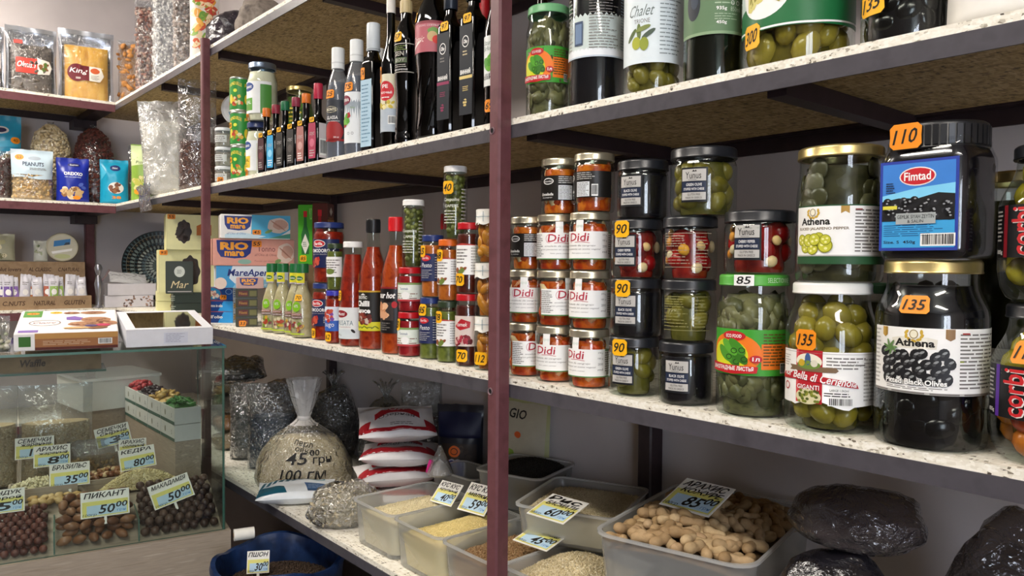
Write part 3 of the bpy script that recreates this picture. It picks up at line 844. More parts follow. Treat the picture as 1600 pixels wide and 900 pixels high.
# --- sliced jalapeno jar on top of it
zj = T3 + .172
S = jar('jalapeno_jar', 'jar of sliced jalapeno pepper with gold lid standing on the white lid', (-.4450, .8860, zj), .0485, .157, 20, core=.008, neck=.93, lidh=.013, lid=LID_GOLD, content=mottled(['#24231a', '#33311f', '#413e28', '#2a2918'], 40, .25, bump=.3), s0=.60, s1=.84, seg=42)
ringm = varied(['#4a4830', '#5c5940', '#38361f', '#6d6a52'], .3)
pieces_stuff(S, 'jalapeno_slices', 46, .013, ringm, 12, .001, .145, (1.15, 1.15, .25), None, ICO2, .95)
d = Decal(); GR = flat('#24512f')
d.rect(-.050, .032, .082, .087, WHITE, 0); d.rect(-.050, .0215, .082, .0305, GR, 0); d.rect(-.050, .0305, .082, .032, LGREY, 0); d.rect(-.050, .087, .082, .0885, GR, 0)
def laurel(d, cx, cy, k=1.0):
    GO = flat('#c7a43a'); 
    for q in range(7):
        a = -.4 + q * (math.pi + .8) / 6 + math.pi
        d.ell(cx + math.cos(a) * .006 * k, cy + math.sin(a) * .005 * k, .0022 * k, .0012 * k, GO, 1, 8, rot=a + 1.2)
    d.ell(cx, cy + .0005, .0032 * k, .0036 * k, flat('#efe9d2'), 2); d.ring(cx, cy + .0005, .0032 * k, .0036 * k, .0006 * k, flat('#8a7430'), 3)
laurel(d, -.024, .080, 1.15)
d.text('Athena', -.041, .0660, -.004, .0745, INK, 1, bold=.03)
d.text('SLICED JALAPENO PEPPER', -.045, .0595, .016, .0635, flat('#7c6a4e'), 1, bold=.02)
d.poly([(.007, .0785), (.0115, .081), (.016, .0785), (.016, .087), (.007, .087)], flat('#b18a3a'), 1)
for i, (cx, cy, rr) in enumerate(((-.034, .041, .0072), (-.040, .049, .0068), (-.024, .039, .0070), (-.029, .0485, .0076), (-.016, .0515, .0062), (-.009, .0425, .0082), (-.021, .0495, .0072), (-.0085, .049, .0062))):
    d.ell(cx, cy, rr, rr, flat('#8a8c1c'), 1 + i, 18); d.ell(cx, cy, rr * .86, rr * .86, flat('#c3c23a'), 1 + i + .5, 18)
    for q in range(3): d.ell(cx + math.cos(q * 2.1 + i) * rr * .42, cy + math.sin(q * 2.1 + i) * rr * .42, rr * .24, rr * .2, flat('#eceaa0'), 2 + i, 8)
d.lines(.022, .0345, .078, .084, 13, GREY, 1, 9); d.rect(.022, .0825, .030, .0838, flat('#8a2a2a'), 2)
d.build('label', S.root, wrap(S), du=.0045)

# --- pitted black olives
S = jar('black_olive_jar', 'largest jar on the shelf, pitted black olives under a gold lid, price 135', (-.342, .8900, T3), .0555, .198, 14, core=.006, neck=.80, lidh=.014, lid=LID_GOLD, content=mottled(['#08080a', '#100f13', '#0b0a0c'], 40, .2), s0=.70, s1=.88, seg=48, glass=clear('#e8ecea', refl=1.2), lidr=1.07)
pieces_stuff(S, 'black_olives', 70, .012, flat('#09090b', .2), 31, .002, .175, (1.2, 1, .5), None, ICO2, 1.5)
d = Decal()
d.rect(-.060, .062, .10, .128, WHITE, 0); d.rect(-.060, .0595, .10, .062, LGREY, 0); d.lines(-.060, .0597, .10, .0618, 1, GREY, 1, 3, .8, False)
laurel(d, -.009, .121, 1.3)
d.poly([(-.031, .1065), (.0, .1065), (.012, .1065), (.013, .1165), (.004, .1185), (-.022, .1185), (-.032, .1165)], flat('#e3dfd2'), 1)
d.text('Athena', -.028, .1085, .0105, .1165, INK, 2, bold=.035)
d.poly([(-.045, .119), (-.0415, .1165), (-.038, .119), (-.038, .1275), (-.045, .1275)], flat('#a5812f'), 1); d.poly([(.020, .118), (.0245, .1155), (.029, .118), (.029, .1275), (.020, .1275)], flat('#8a6a45'), 1)
rdn = random.Random(8); i = 0
for cy in (.100, .092, .084, .077):
    for cx in np.arange(-.040, .026, .0098):
        x = cx + rdn.uniform(-.002, .002) + (.004 if i % 2 else 0); y = cy + rdn.uniform(-.002, .002)
        d.ell(x, y, .0066, .0056, flat('#17171a'), 2 + (i % 5) * .4, 12, rot=rdn.uniform(0, 3)); d.ell(x + .001, y + .0015, .0028, .0013, flat('#8d9090'), 4.2, 8, rot=.5); d.ell(x - .0008, y - .0012, .0018, .0016, flat('#3a3a3c'), 4.4, 8); i += 1
for q in range(7): d.ell(-.034 + .004 * math.cos(q), .1065 + .004 * math.sin(q), .0052, .0014, flat('#5d7f48'), 5, 8, rot=q * .9)
d.text('Pitted Black Olives', -.0385, .0685, .0225, .0755, flat('#111111'), 5.6, bold=.09); d.text('Pitted Black Olives', -.038, .069, .022, .075, WHITE, 6, bold=.03)
d.lines(-.038, .0635, .028, .067, 2, GREY, 1, 4); d.lines(-.059, .066, -.048, .126, 14, LGREY, 1, 8); d.lines(.034, .066, .096, .124, 15, GREY, 1, 9); d.rect(.036, .1225, .044, .124, flat('#a02a2a'), 2); d.rect(.034, .094, .038, .0955, flat('#8f9a30'), 2)
d.build('label', S.root, wrap(S), du=.005)
sticker(S.root, '135', .030, .0185, wrap(S), ORANGE, u=-.010, v=.1520)

# --- square plastic jar of black olives on top of it
zf = T3 + .198
r = .0470
pf = [(r * .86, 0), (r * .94, .002), (r * .985, .006), (r, .012), (r, .104)] + smoothstep_prof(r, .104, r * .90, .122, 4) + [(r * .90, .126)]
S = vessel('plastic_olive_jar', 'square clear plastic jar of black olives with blue label and black screw lid, price 110', 'jar', (-.3370, .8880, zf), pf, PET, -2, None, .116, mottled(['#0b0a0b', '#151217', '#0c0b0d'], 60, .22), (r * .98, .1155, .143, flat('#17181b', .35, 0, .5), 40), 48, 5.0)
pieces_stuff(S, 'black_olives', 90, .0085, flat('#0b0b0d', .22), 6, .002, .114, (1.2, 1, .6), None, ICO2, 1.4)
d = Decal(); DB, CY = flat('#2b3f9e'), flat('#3d9fd8')
x0, x1, y0, y1 = -.040, .039, .010, .104
d.rect(x0, y0, x1, y1, DB, 0); d.rect(x0 + .003, y0 + .003, x1 - .003, y0 + .046, CY, 1); d.rect(x0 + .003, y0 + .046, x1 - .003, y1 - .003, flat('#3c7fd0'), 1); d.poly([(x0 + .003, .068), (.0, .075), (x1 - .003, .078), (x1 - .003, .060), (x0 + .003, .060)], flat('#7fcdf0'), 2)
d.poly([(x0 + .003, .062), (-.02, .065), (.0, .064), (.02, .069), (x1 - .003, .067), (x1 - .003, .041), (x0 + .003, .041)], flat('#15161a'), 3)
rdn = random.Random(5)
for k in range(46):
    x, y = rdn.uniform(x0 + .006, x1 - .006), rdn.uniform(.044, .063); d.ell(x, y, .0042, .0035, flat(rdn.choice(['#0d0d10', '#1e1f24', '#2a2b30'])), 4, 10); d.ell(x + .001, y + .001, .0013, .0009, flat('#9a9da2'), 5, 7)
d.ell(-.001, .0868, .0185, .0098, flat('#eceae6'), 3); d.ell(-.001, .0868, .0172, .0086, flat('#c4202c'), 4); d.text('Fimtad', -.0145, .0825, .0125, .0915, WHITE, 5, bold=.02)
d.rect(-.022, .0375, .018, .049, flat('#a7aeae', .3), 6); d.text('GEMLIK SIYAH ZEYTIN', -.0205, .0432, .0165, .0472, INK, 7); d.text('& SALIN', -.010, .0388, .006, .042, INK, 7)
d.lines(x0 + .007, .070, x0 + .018, .082, 5, INK, 5, 2); d.rect(x0 + .004, .0535, x0 + .019, .0572, flat('#d9d048'), 6)
d.lines(x0 + .005, .0245, x1 - .008, .0375, 6, flat('#174a80'), 2, 6, .3); d.text('Size. S  450g', x0 + .005, .0165, -.002, .0205, INK, 2, bold=.01); d.bars(.003, .0145, .037, .0275, 2, 7)
d.build('label', S.root, fm_front(-r, 0, 0))
sticker(S.root, '110', .033, .0265, fm_front(-r * .98 - .001, 0, 0), ORANGE, u=-.014, v=.1295, sl=.05)

# --- round-bellied jars of mixed olives, one on the other
MIX_OLIVE = ellipsoid_mesh('olive', .0172, .0150, .0150, varied(['#b0a42e', '#c6b53a', '#968a26', '#d2be44'], .22, 'object'), ICO2)
MIX_RED = ellipsoid_mesh('olive', .0160, .0145, .0145, varied(['#b94a1e', '#a9962e', '#a83018', '#c88a26'], .25, 'object'), ICO2)
def corbi(loc, label, stick, lower):
    r, h = .054, .155
    p = [(r * .62, 0), (r * .74, .001), (r * .86, .006), (r * .95, .016), (r, .034), (r, .092)] + smoothstep_prof(r, .092, r * .72, .138, 7) + [(r * .72, .150)]
    S = vessel('mixed_olive_jar', label, 'jar', loc, p, GLASS, 8, 'round-bellied olive jars', .136, mottled(['#5d5718', '#74691e', '#524b14'], 30, .25), (r * .77, .1415, h, LID_BLACK), 44, core=.02)
    pieces_each(S, 'olive', 60, .0165, MIX_OLIVE, 14, .056 if lower else .001, .146, .015, 1.4)
    if lower: pieces_each(S, 'olive', 34, .0158, MIX_RED, 15, .001, .062, .0148, 1.4)
    d = Decal(); BK = flat('#151517', .4); st = flat('#5b2f9a') if lower else flat('#8c1a26')
    d.rect(-.066, .045, .075, .096, BK, 0); d.rect(-.050, .045, -.0445, .096, st, 1)
    V, Fc, asp = text_geo('corbi', .02)
    for lay, colr, gx in ((2, flat('#e8e4e0'), .0012), (3, flat('#c8262c'), 0)):
        hh, ww = .046, .021
        d._a([(-.0385 + ww * (1 - b) * -1 + ww + gx * 0, .0475 + a * hh) if False else (-.0385 + ww * (1 - b), .0475 + a * hh) for a, b in V], Fc, colr, lay) if lay == 3 else d._a([(-.0385 + ww * (1 - b) + gx, .0475 + a * hh - .0008) for a, b in V], Fc, colr, lay)
    d.text('Aceitunas', -.010, .060, .022, .066, WHITE, 1); d.lines(-.064, .060, -.052, .092, 8, LGREY, 1, 3); d.text('835g', -.063, .0475, -.052, .0525, WHITE, 1, bold=.02)
    d.build('label', S.root, wrap(S), du=.0045)
    if stick: sticker(S.root, stick, .030, .0215, wrap(S), ORANGE, u=-.018, v=.110)
corbi((-.2300, .897, T3), 'lower round jar of mixed olives with purple-striped black label at the right edge', '110', True)
corbi((-.2270, .899, T3 + .1556), 'upper round jar of yellow olives with red-striped black label at the right edge', None, False)
# two more lids standing behind the front row
for (x, lbl, lm) in ((-.400, 'jar with dark green lid mostly hidden behind the jalapeno jar', flat('#1d5a30', .35)), (-.262, 'jar with pale gold lid mostly hidden behind the square plastic jar', LID_GOLD)):
    S = jar('reserve_jar', lbl, (x - .04, 1.03, T3), .05, .170 if x < -.3 else .30, 0, lid=lm, content=mottled(['#2b2c16', '#3a3a1e'], 40, .3), s0=.72, s1=.88)
    d = Decal(); d.rect(-.05, .03, .05, .10, WHITE, 0); d.lines(-.04, .04, .04, .09, 7, GREY, 1, 3); d.build('label', S.root, wrap(S), du=.005)

# ================================================================== EYE-LEVEL SHELF, LEFT OF THE CENTRE POST
def blob_pic(d, cx, cy, rx, ry, cols, n, size, layer, seed):
    rdn = random.Random(seed)
    for k in range(n):
        a, q = rdn.uniform(0, 6.28), math.sqrt(rdn.random())
        d.ell(cx + math.cos(a) * rx * q, cy + math.sin(a) * ry * q, size * rdn.uniform(.7, 1.3), size * rdn.uniform(.55, 1), flat(rdn.choice(cols)), layer + k % 3, 9, wob=.4, seed=seed + k, rot=rdn.uniform(0, 3))

def carton(name, label, cat, loc, rz, w, d_, h, mat, group=None, tilt=None):
    t = thing(name, label, cat, loc, rz, group, tilt)
    bevel_box('box_body', w, d_, h, mat, t, bev=.0015)
    return t

# --- salad dressing bottles
def dressing(loc, label, price=None, tone='#c9bf93'):
    r, h = .0300, .190
    p = [(r * .80, 0), (r * .95, .003), (r, .010), (r * 1.0, .055), (r * .95, .085), (r * .72, .112), (r * .50, .128), (r * .46, .140), (r * .50, .150), (r * .48, .168)]
    S = vessel('dressing_bottle', label, 'bottle', loc, p, PET, 30, 'salad dressing bottles', .145, mottled([tone, '#b9ad7e', '#d6cda6'], 40, .3), (r * .50, .166, h, flat('#1d6a38', .35), 14), 28, capname='cap')
    d = Decal(); d.rect(-.0135, .140, .0135, .1655, flat('#d9d22a'), 0); d.ell(0, .152, .0095, .0058, flat('#1f6b34'), 1); d.text('Kuhne', -.007, .1495, .007, .1545, flat('#e8e4d2'), 2, bold=.02); d.rect(-.0135, .1375, .0135, .1402, flat('#c7b6c0'), 0)
    d.build('neck_label', S.root, fm_wrap(S.rad, S.R * .5, 0, r * .515), du=.003)
    d = Decal()
    d.ell(0, .080, .012, .013, flat('#7cb51f'), 1, a0=.2); d.text('60%', -.006, .078, .006, .086, flat('#e8f0cf'), 2)
    d.rect(-.017, .058, .015, .063, flat('#8a3d34'), 1); d.text('SALATFIX', -.015, .059, .013, .0622, WHITE, 2); d.rect(-.017, .050, .017, .0565, flat('#6e4a42'), 1); d.text('CAESAR DRESSING', -.015, .0515, .015, .055, WHITE, 2)
    blob_pic(d, .002, .031, .015, .012, ['#a8402a', '#6d8a2a', '#d8cfae', '#c9a13a', '#7a3b4a'], 16, .0055, 2, int(abs(loc[0]) * 100))
    d.rect(-.022, .009, .022, .0125, flat('#b8cf3a'), 1)
    d.build('label', S.root, wrap(S), du=.004)
    if price: sticker(S.root, price, .024, .016, wrap(S), YELLOW, u=.004, v=.103)
dressing((-2.0635, .8850, T3), 'pale salad dressing bottle next to the dark little tins')
dressing((-2.0015, .8890, T3), 'second pale salad dressing bottle from the dark little tins', None, '#cfc49a')
dressing((-1.9360, .8950, T3), 'third pale salad dressing bottle, mostly hidden by the one priced 70', None, '#b9b283')
dressing((-1.8620, .8800, T3), 'pale salad dressing bottle with price 70 on its shoulder', '70')

# --- tuna cartons, broad sides turned to the customer
RIO_B, RIO_Y = flat('#1d2f7c', .35), flat('#f2a62a', .35)
def rio_logo(d, x0, y0, x1, y1, lay=2):
    w, h = x1 - x0, y1 - y0
    d.poly([(x0, y1), (x1, y1), (x1 - .06 * w, y0 + .3 * h), (x1 - .2 * w, y0 + .06 * h), (x0 + .5 * w, y0), (x0 + .12 * w, y0 + .08 * h), (x0 + .02 * w, y0 + .4 * h)], RIO_B, lay)
    d.text('RIO', x0 + .10 * w, y0 + .46 * h, x1 - .12 * w, y1 - .10 * h, RIO_Y, lay + 1, bold=.05); d.text('mare', x0 + .22 * w, y0 + .12 * h, x1 - .24 * w, y0 + .40 * h, RIO_Y, lay + 1, bold=.04)
def tuna_pic(d, cx, cy, rx, ry, lay=2):
    d.ell(cx, cy, rx, ry, flat('#e9d3c4'), lay, 18, wob=.12, seed=3); d.ell(cx + rx * .2, cy + ry * .1, rx * .7, ry * .62, flat('#d9a994'), lay + 1, 14, wob=.2, seed=5)
    for q in range(4): d.ell(cx + rx * (-.4 + .25 * q), cy + ry * (.3 - .2 * q), rx * .5, ry * .06, flat('#c48b76'), lay + 2, 8, rot=-.7)
    d.ell(cx - rx * .9, cy - ry * .8, rx * .4, ry * .2, flat('#7da05c'), lay + 1, 8, rot=.4)
t = carton('tuna_carton', 'white and blue tuna carton on top of the pile', 'carton', (-2.365, .957, T3 + .2655), 74, .205, .082, .073, WHITE, 'tuna cartons')
d = Decal(); w, h = .205, .073
d.poly([(-.015, .002), (.06, .002), (w / 2, .03), (w / 2, h), (-.012, h)], flat('#4fb3dc'), 0); d.poly([(-.09, .001), (.0, .001), (.03, .008), (-.04, .018), (-.09, .012)], flat('#cfe8f3'), 1)
rio_logo(d, -.092, .024, -.012, .068); tuna_pic(d, .066, .042, .032, .024, 2); d.poly([(.035, .002), (w / 2, .002), (w / 2, .018)], flat('#4f9e86'), 1); d.text("all'Olio di Oliva", -.085, .012, -.03, .018, flat('#6f93c4'), 2, shear=.2)
sticker(t, '45', .026, .015, fm_front(-.041), ORANGE, u=.002, v=.020); d.build('print', t, fm_front(-.041))
t = carton('tuna_carton', 'salmon pink tuna carton second from the top, price 55', 'carton', (-2.400, .965, T3 + .1825), 76, .242, .085, .0825, flat('#e2a392', .45), 'tuna cartons')
d = Decal(); w, h = .242, .0825
rio_logo(d, -.112, .022, -.006, .078); d.text('Tonno', .008, .044, .062, .062, flat('#7c3f45'), 2); d.text("all'Olio di Oliva", .0, .030, .066, .038, flat('#9c5a58'), 2, shear=.1); d.text('Pescato con amore', .0, .012, .06, .017, flat('#b06c66'), 2); tuna_pic(d, .094, .040, .026, .032, 2); d.ell(-.03, .012, .02, .008, flat('#8fb8a8'), 4)
d.build('print', t, fm_front(-.0425)); sticker(t, '55', .030, .020, fm_front(-.0425), ORANGE, u=.006, v=.068)
t = carton('tuna_carton', 'light blue and white tuna carton third from the top', 'carton', (-2.405, .962, T3 + .1135), 75, .215, .085, .068, flat('#e6eff5', .4), 'tuna cartons')
d = Decal(); w, h = .215, .068
d.poly([(-w / 2, 0), (-.04, 0), (-.07, .03), (-.06, h), (-w / 2, h)], flat('#3f9fd6'), 0); d.poly([(-.06, .0), (w / 2, 0), (w / 2, .022), (.0, .026), (-.05, .016)], flat('#8cc9e6'), 1); d.ell(-.095, .014, .018, .018, flat('#efd8c8'), 2)
d.text('MareAperto', -.074, .030, .070, .058, RIO_B, 3, shear=.2, bold=.02); d.text('Tonno al naturale', -.05, .006, .06, .014, WHITE, 3)
d.build('print', t, fm_front(-.0425)); sticker(t, '48', .026, .015, fm_front(-.0425), ORANGE, u=-.016, v=.022)
# tins under them
BLU = flat('#1f6fbd', .35)
for k, (z, hh, lbl) in enumerate(((0, .036, 'lowest flat blue tuna pack beside the thin left post'), (.0365, .034, 'flat blue tuna pack between the lowest one and the pictured pack'))):
    t = carton('tuna_pack', lbl, 'carton', (-2.500, .905, T3 + z), 46, .098, .066, hh, BLU, 'flat blue tuna packs')
    d = Decal(); d.rect(-.049, 0, .049, hh, flat('#163f86'), 0); d.poly([(.0, 0), (.049, 0), (.049, hh), (.02, hh)], flat('#2f95d8'), 1); d.rect(-.049, hh - .0018, .049, hh, flat('#c25a5a'), 1); d.text('Tonno in olio' if k else "all'olio", -.032, hh * .38, .016, hh * .66, WHITE, 2, bold=.02); d.build('print', t, fm_front(-.033))
    d = Decal(); d.rect(-.033, 0, .033, hh, flat('#dfe9f2'), 0); d.lines(-.028, hh * .2, .028, hh * .85, 3, flat('#4a78b8'), 1, k + 2); d.ell(-.015, hh * .5, .011, .010, flat('#e2a83a'), 2); d.build('side_print', t, fm_right(.049))
t = carton('tuna_pack', 'blue tuna pack with round bowl picture priced 75 beside the thin left post', 'carton', (-2.500, .905, T3 + .0711), 46, .098, .066, .041, flat('#1c4f96', .35))
d = Decal(); d.ell(-.018, .021, .030, .0205, flat('#a33342'), 1, 26); d.ell(-.018, .021, .0285, .019, flat('#2a86b4'), 2, 26); blob_pic(d, -.020, .018, .022, .011, ['#e6cdb8', '#c98a86', '#efe2d2', '#b7a34a', '#7c9a54'], 26, .0058, 3, 4); d.ring(.036, .028, .011, .009, .002, flat('#9fb7d8'), 2); d.rect(-.049, .039, .049, .041, flat('#c25a5a'), 1); d.build('print', t, fm_front(-.033)); sticker(t, '75', .022, .015, fm_front(-.033), ORANGE, u=.018, v=.010)
d = Decal(); d.rect(-.033, 0, .033, .041, flat('#dfe9f2'), 0); d.lines(-.028, .008, .028, .036, 4, flat('#4a78b8'), 1, 7); d.build('side_print', t, fm_right(.033 + .016))
for k in range(4):
    t = carton('small_tin', ('lowest dark little fish tin beside the dressing bottles', 'second dark little fish tin from the shelf', 'third dark little fish tin from the shelf', 'topmost dark little fish tin under the small pink carton')[k], 'tin', (-2.300, .905, T3 + k * .0285), 70, .062, .062, .028, flat('#2a2a1e', .3), 'dark little fish tins')
    d = Decal(); d.rect(-.031, .002, .031, .026, flat('#39381f'), 0); d.rect(-.024, .006, .004, .022, flat('#5a1f24'), 1); d.text('Filetti', -.021, .010, .001, .018, flat('#c99a3a'), 2); d.rect(.008, .006, .028, .022, flat('#6d6a3a'), 1); d.build('print', t, fm_front(-.031))
    if k == 0: sticker(t, '33', .020, .017, fm_front(-.031), ORANGE, u=-.012, v=.010)
t = carton('small_carton', 'small pink tuna carton lying on the dark little tins', 'carton', (-2.292, .912, T3 + .1145), 72, .075, .066, .033, flat('#c9a39a', .45))
d = Decal(); rio_logo(d, -.030, .008, .022, .031, 1); d.build('print', t, fm_front(-.033))
carton('brown_carton', 'plain brown carton behind the dressing bottles carrying the hot sauce boxes', 'carton', (-2.00, 1.055, T3), 66, .19, .13, .186, flat('#7d6242', .7))
# --- hot sauce boxes
def sauce_box(loc, label, body, bot, dark):
    t = carton('sauce_box', label, 'carton', loc, 40, .045, .045, .170, body, 'hot sauce boxes')
    for fm, nm in ((fm_front(-.0225), 'print'), (fm_right(.0225), 'side_print')):
        d = Decal()
        if nm == 'print' or not dark:
            d.poly([(-.011, .030), (.011, .030), (.012, .085), (.005, .110), (.004, .135), (-.004, .135), (-.005, .110), (-.012, .085)], bot, 1); d.rect(-.0055, .135, .0055, .152, flat('#c8202a'), 2); d.poly([(-.012, .058), (0, .030), (.012, .058), (0, .088)], flat('#e8e4d6'), 2); d.lines(-.007, .05, .007, .066, 3, flat('#5d7a5a'), 3, 2)
            if not dark: d.text('MILD', .012, .128, .020, .160, flat('#b6e08a'), 2)
        else:
            d.rect(-.0225, 0, .0225, .125, flat('#b98a5c'), 1); d.poly([(-.010, .148), (0, .160), (.010, .148), (0, .136)], flat('#d6d2c6'), 2); d.text('TABASCO', -.018, .126, .018, .132, flat('#c9854a'), 2)
        d.build(nm, t, fm)
    return t
zt = T3 + .1866
t = sauce_box((-2.062, .993, zt), 'green box of mild pepper sauce behind the dressing bottles', flat('#4fae2e', .35), flat('#2b6b34'), False); sticker(t, '85', .020, .018, fm_front(-.0225), YELLOW, u=-.006, v=.018)
sauce_box((-1.985, .999, zt), 'brown box of red pepper sauce behind the dressing bottles', flat('#5a2a22', .35), flat('#a81a20'), True)

# --- pasta sauce, passata and chilli bottles
TOMATO = mottled(['#8e1d10', '#a52a14', '#7d170d', '#b5391c'], 50, .28, bump=.08)
def pasta_sauce(loc, r, h, label, price=None, seed=1):
    S = jar('pasta_sauce_jar', label, loc, r, h, 34, neck=.9, lidh=.014, lid=LID_BLUE, content=TOMATO, s0=.78, s1=.88, group='tomato sauce jars with navy labels')
    d = Decal(); NV = flat('#1b2450', .4)
    d.rect(-r * 1.15, h * .25, r * 1.2, h * .72, NV, 0); d.ell(-r * .25, h * .645, r * .52, h * .062, WHITE, 1); d.ell(-r * .25, h * .645, r * .48, h * .052, flat('#c4212b'), 2); d.text('Barilla', -r * .58, h * .62, r * .08, h * .67, WHITE, 3, bold=.02)
    d.text('POMODORO', -r * .95, h * .50, r * .55, h * .56, WHITE, 1, bold=.02); d.text('sugo con basilico', -r * .9, h * .455, r * .5, h * .483, LGREY, 1)
    blob_pic(d, -r * .45, h * .34, r * .45, h * .05, ['#b0322a', '#c9543c', '#8a1f1c', '#e8c8a8'], 9, .008, 1, 5); d.lines(r * .3, h * .3, r * 1.0, h * .42, 4, LGREY, 1, 3)
    d.build('label', S.root, wrap(S), du=.004)
    if price: sticker(S.root, price, .020, .024, wrap(S), YELLOW, u=-r * .6, v=h * .12)
pasta_sauce((-1.7832, .9067, T3), .0355, .142, 'lower tomato sauce jar with navy label, price 58', '58')
pasta_sauce((-1.7760, .9100, T3 + .1426), .0385, .150, 'upper tomato sauce jar with navy label standing on its twin')
S = jar('ketchup_jar', 'small jar of red sauce with violet lid and blue label, price 62', (-1.6876, .8799, T3), .0225, .126, 28, neck=.86, lidh=.012, lid=flat('#3a3aa8', .3), content=TOMATO, s0=.80, s1=.9)
d = Decal(); d.rect(-.030, .030, .030, .088, flat('#d8e2ec'), 0); d.rect(-.030, .030, .030, .055, flat('#2f5fb8'), 1); blob_pic(d, -.004, .066, .016, .012, ['#b0322a', '#c9543c', '#d8d2c8', '#7a4aa0'], 12, .006, 2, 9); d.text('sugo', -.014, .037, .012, .048, WHITE, 3); d.build('label', S.root, wrap(S), du=.004); sticker(S.root, '62', .018, .021, wrap(S), YELLOW, u=-.004, v=.016)
S = jar('pesto_jar', 'small green pesto jar standing on the violet lid', (-1.6960, .8850, T3 + .1266), .0200, .112, 40, neck=.86, lidh=.012, lid=flat('#34432a', .35), content=mottled(['#5a6324', '#6d7430', '#4a531c'], 70, .3), s0=.80, s1=.9)
d = Decal(); d.rect(-.026, .032, .026, .080, WHITE, 0); d.lines(-.02, .04, .022, .075, 6, GREY, 1, 4); d.ell(-.006, .045, .012, .007, flat('#6d7f3a'), 2); d.build('label', S.root, wrap(S), du=.004)

r = .0318
p = [(r * .85, 0), (r * .95, .002), (r, .008), (r, .110), (r * .96, .132), (r * .80, .175), (r * .66, .206), (r * .62, .214), (r * .62, .236)]
S = vessel('passata_bottle', 'tall bottle of tomato passata with white lid and pale label, price 55', 'bottle', (-1.6084, .8850, T3), p, GLASS, 26, None, .212, TOMATO, (r * .70, .228, .2415, LID_WHITE), 34)
d = Decal(); d.rect(-.034, .018, .040, .090, flat('#dfe3e2'), 0); d.ell(-.012, .075, .019, .0085, flat('#8f1d26'), 1); d.text('Mutti', -.024, .0715, .0, .0785, WHITE, 2, shear=.2, bold=.02); d.text('PASSATA', -.028, .049, .020, .060, flat('#5d7a84'), 1); d.text('di pomodoro', -.018, .043, .014, .047, flat('#a05058'), 1); d.text('690 g', -.026, .024, -.010, .029, GREY, 1); d.ell(.02, .036, .006, .003, INK, 1, rot=-.7); d.rect(-.034, .019, .040, .040, flat('#d0dade'), .5)
d.build('label', S.root, wrap(S), du=.004); sticker(S.root, '55', .019, .023, wrap(S), YELLOW, u=-.020, v=.117)

def chilli_bottle(loc, label, capm, tone, fill):
    r = .0318
    p = [(r * .86, 0), (r * .96, .002), (r, .008), (r, .150), (r * .97, .168), (r * .80, .195), (r * .55, .220), (r * .46, .238), (r * .43, .264)]
    return vessel('chilli_sauce_bottle', label, 'bottle', loc, p, GLASS, 24, 'tall bottles of chilli sauce', fill, tone, (r * .50, .260, .290, capm, 18), 34, capname='cap')
S = chilli_bottle((-1.5234, .8890, T3), 'tall chilli sauce bottle with black cap and black and yellow label', flat('#17181a', .35), mottled(['#8e2414', '#a8381a', '#7c1c10'], 60, .25), .228)
d = Decal(); d.rect(-.034, .042, .045, .128, flat('#18150f'), 0); d.rect(-.034, .1265, .045, .131, flat('#c9a02a'), 0); d.rect(-.034, .042, .045, .062, flat('#d3cf2a'), 1); d.text('EXOTIC', -.020, .1125, .006, .119, WHITE, 1, bold=.02); d.ell(-.007, .1155, .017, .0055, flat('#3a3a30'), .6); d.poly([(-.012, .121), (-.004, .126), (.002, .121)], WHITE, 1)
d.text('Chilli', -.026, .096, .012, .109, WHITE, 1, bold=.04); d.text('Sauce', -.026, .081, .014, .093, WHITE, 1, bold=.04); blob_pic(d, -.004, .068, .020, .010, ['#5c2018', '#8a3a2a', '#c8b8a8', '#3a1812'], 16, .0065, 2, 8)
for q in range(7): d.ell(-.02 + q * .008, .050, .006, .0014, flat('#6d7a14'), 3, 8, rot=.6 * (q % 3 - 1))
d.build('label', S.root, wrap(S), du=.004); sticker(S.root, '65', .012, .022, wrap(S), YELLOW, u=-.030, v=.158)
S = chilli_bottle((-1.4170, .8820, T3), 'tall hot sauce bottle with bright red cap and black label', flat('#d01f26', .35), mottled(['#a2330f', '#b9491a', '#8e2a0e'], 60, .25), .230)
d = Decal(); BK = flat('#141213', .4); d.rect(-.040, .045, .060, .138, BK, 0); d.rect(-.040, .1385, .060, .142, flat('#8a1a20'), 0); d.text('sour hot', -.030, .118, .018, .131, WHITE, 1, shear=.25, bold=.03); d.rect(-.032, .072, .014, .110, flat('#3a3230'), 1); blob_pic(d, -.010, .092, .016, .012, ['#d8a07a', '#e8b890', '#b9784e', '#c88a60'], 14, .0085, 2, 6); d.ell(.016, .105, .006, .007, flat('#b01a20'), 2); d.lines(-.03, .05, .01, .068, 4, GREY, 1, 4); d.lines(.025, .05, .055, .13, 12, GREY, 1, 5)
d.build('label', S.root, wrap(S), du=.004); sticker(S.root, '65', .012, .022, wrap(S), YELLOW, u=-.033, v=.160)

# --- jam, pesto and slim pickle jars
JAM = mottled(['#7a0d18', '#94141f', '#a8242a'], 50, .22)
def jam(loc, label, price):
    S = jar('jam_jar', label, loc, .0255, .0915, 34, neck=.9, lidh=.0125, lid=LID_RED, content=JAM, s0=.78, s1=.87, group='red jam jars')
    d = Decal(); d.rect(-.034, .022, .038, .060, flat('#dfe6dc'), 0); d.rect(-.034, .056, .038, .060, flat('#7f9a5a'), 1); d.ell(-.004, .048, .016, .006, flat('#e8ece4'), 1); d.text('Tarsmak', -.014, .0455, .006, .0505, flat('#3f5a86'), 2); d.lines(-.03, .026, .03, .040, 3, flat('#8a6a5a'), 1, 4); d.ell(0, .034, .009, .008, WHITE, 2); d.rect(-.034, .022, .038, .026, flat('#b8323a'), 2)
    d.build('label', S.root, wrap(S), du=.004)
    if price: sticker(S.root, price, .024, .024, wrap(S), YELLOW, u=-.024, v=.066)
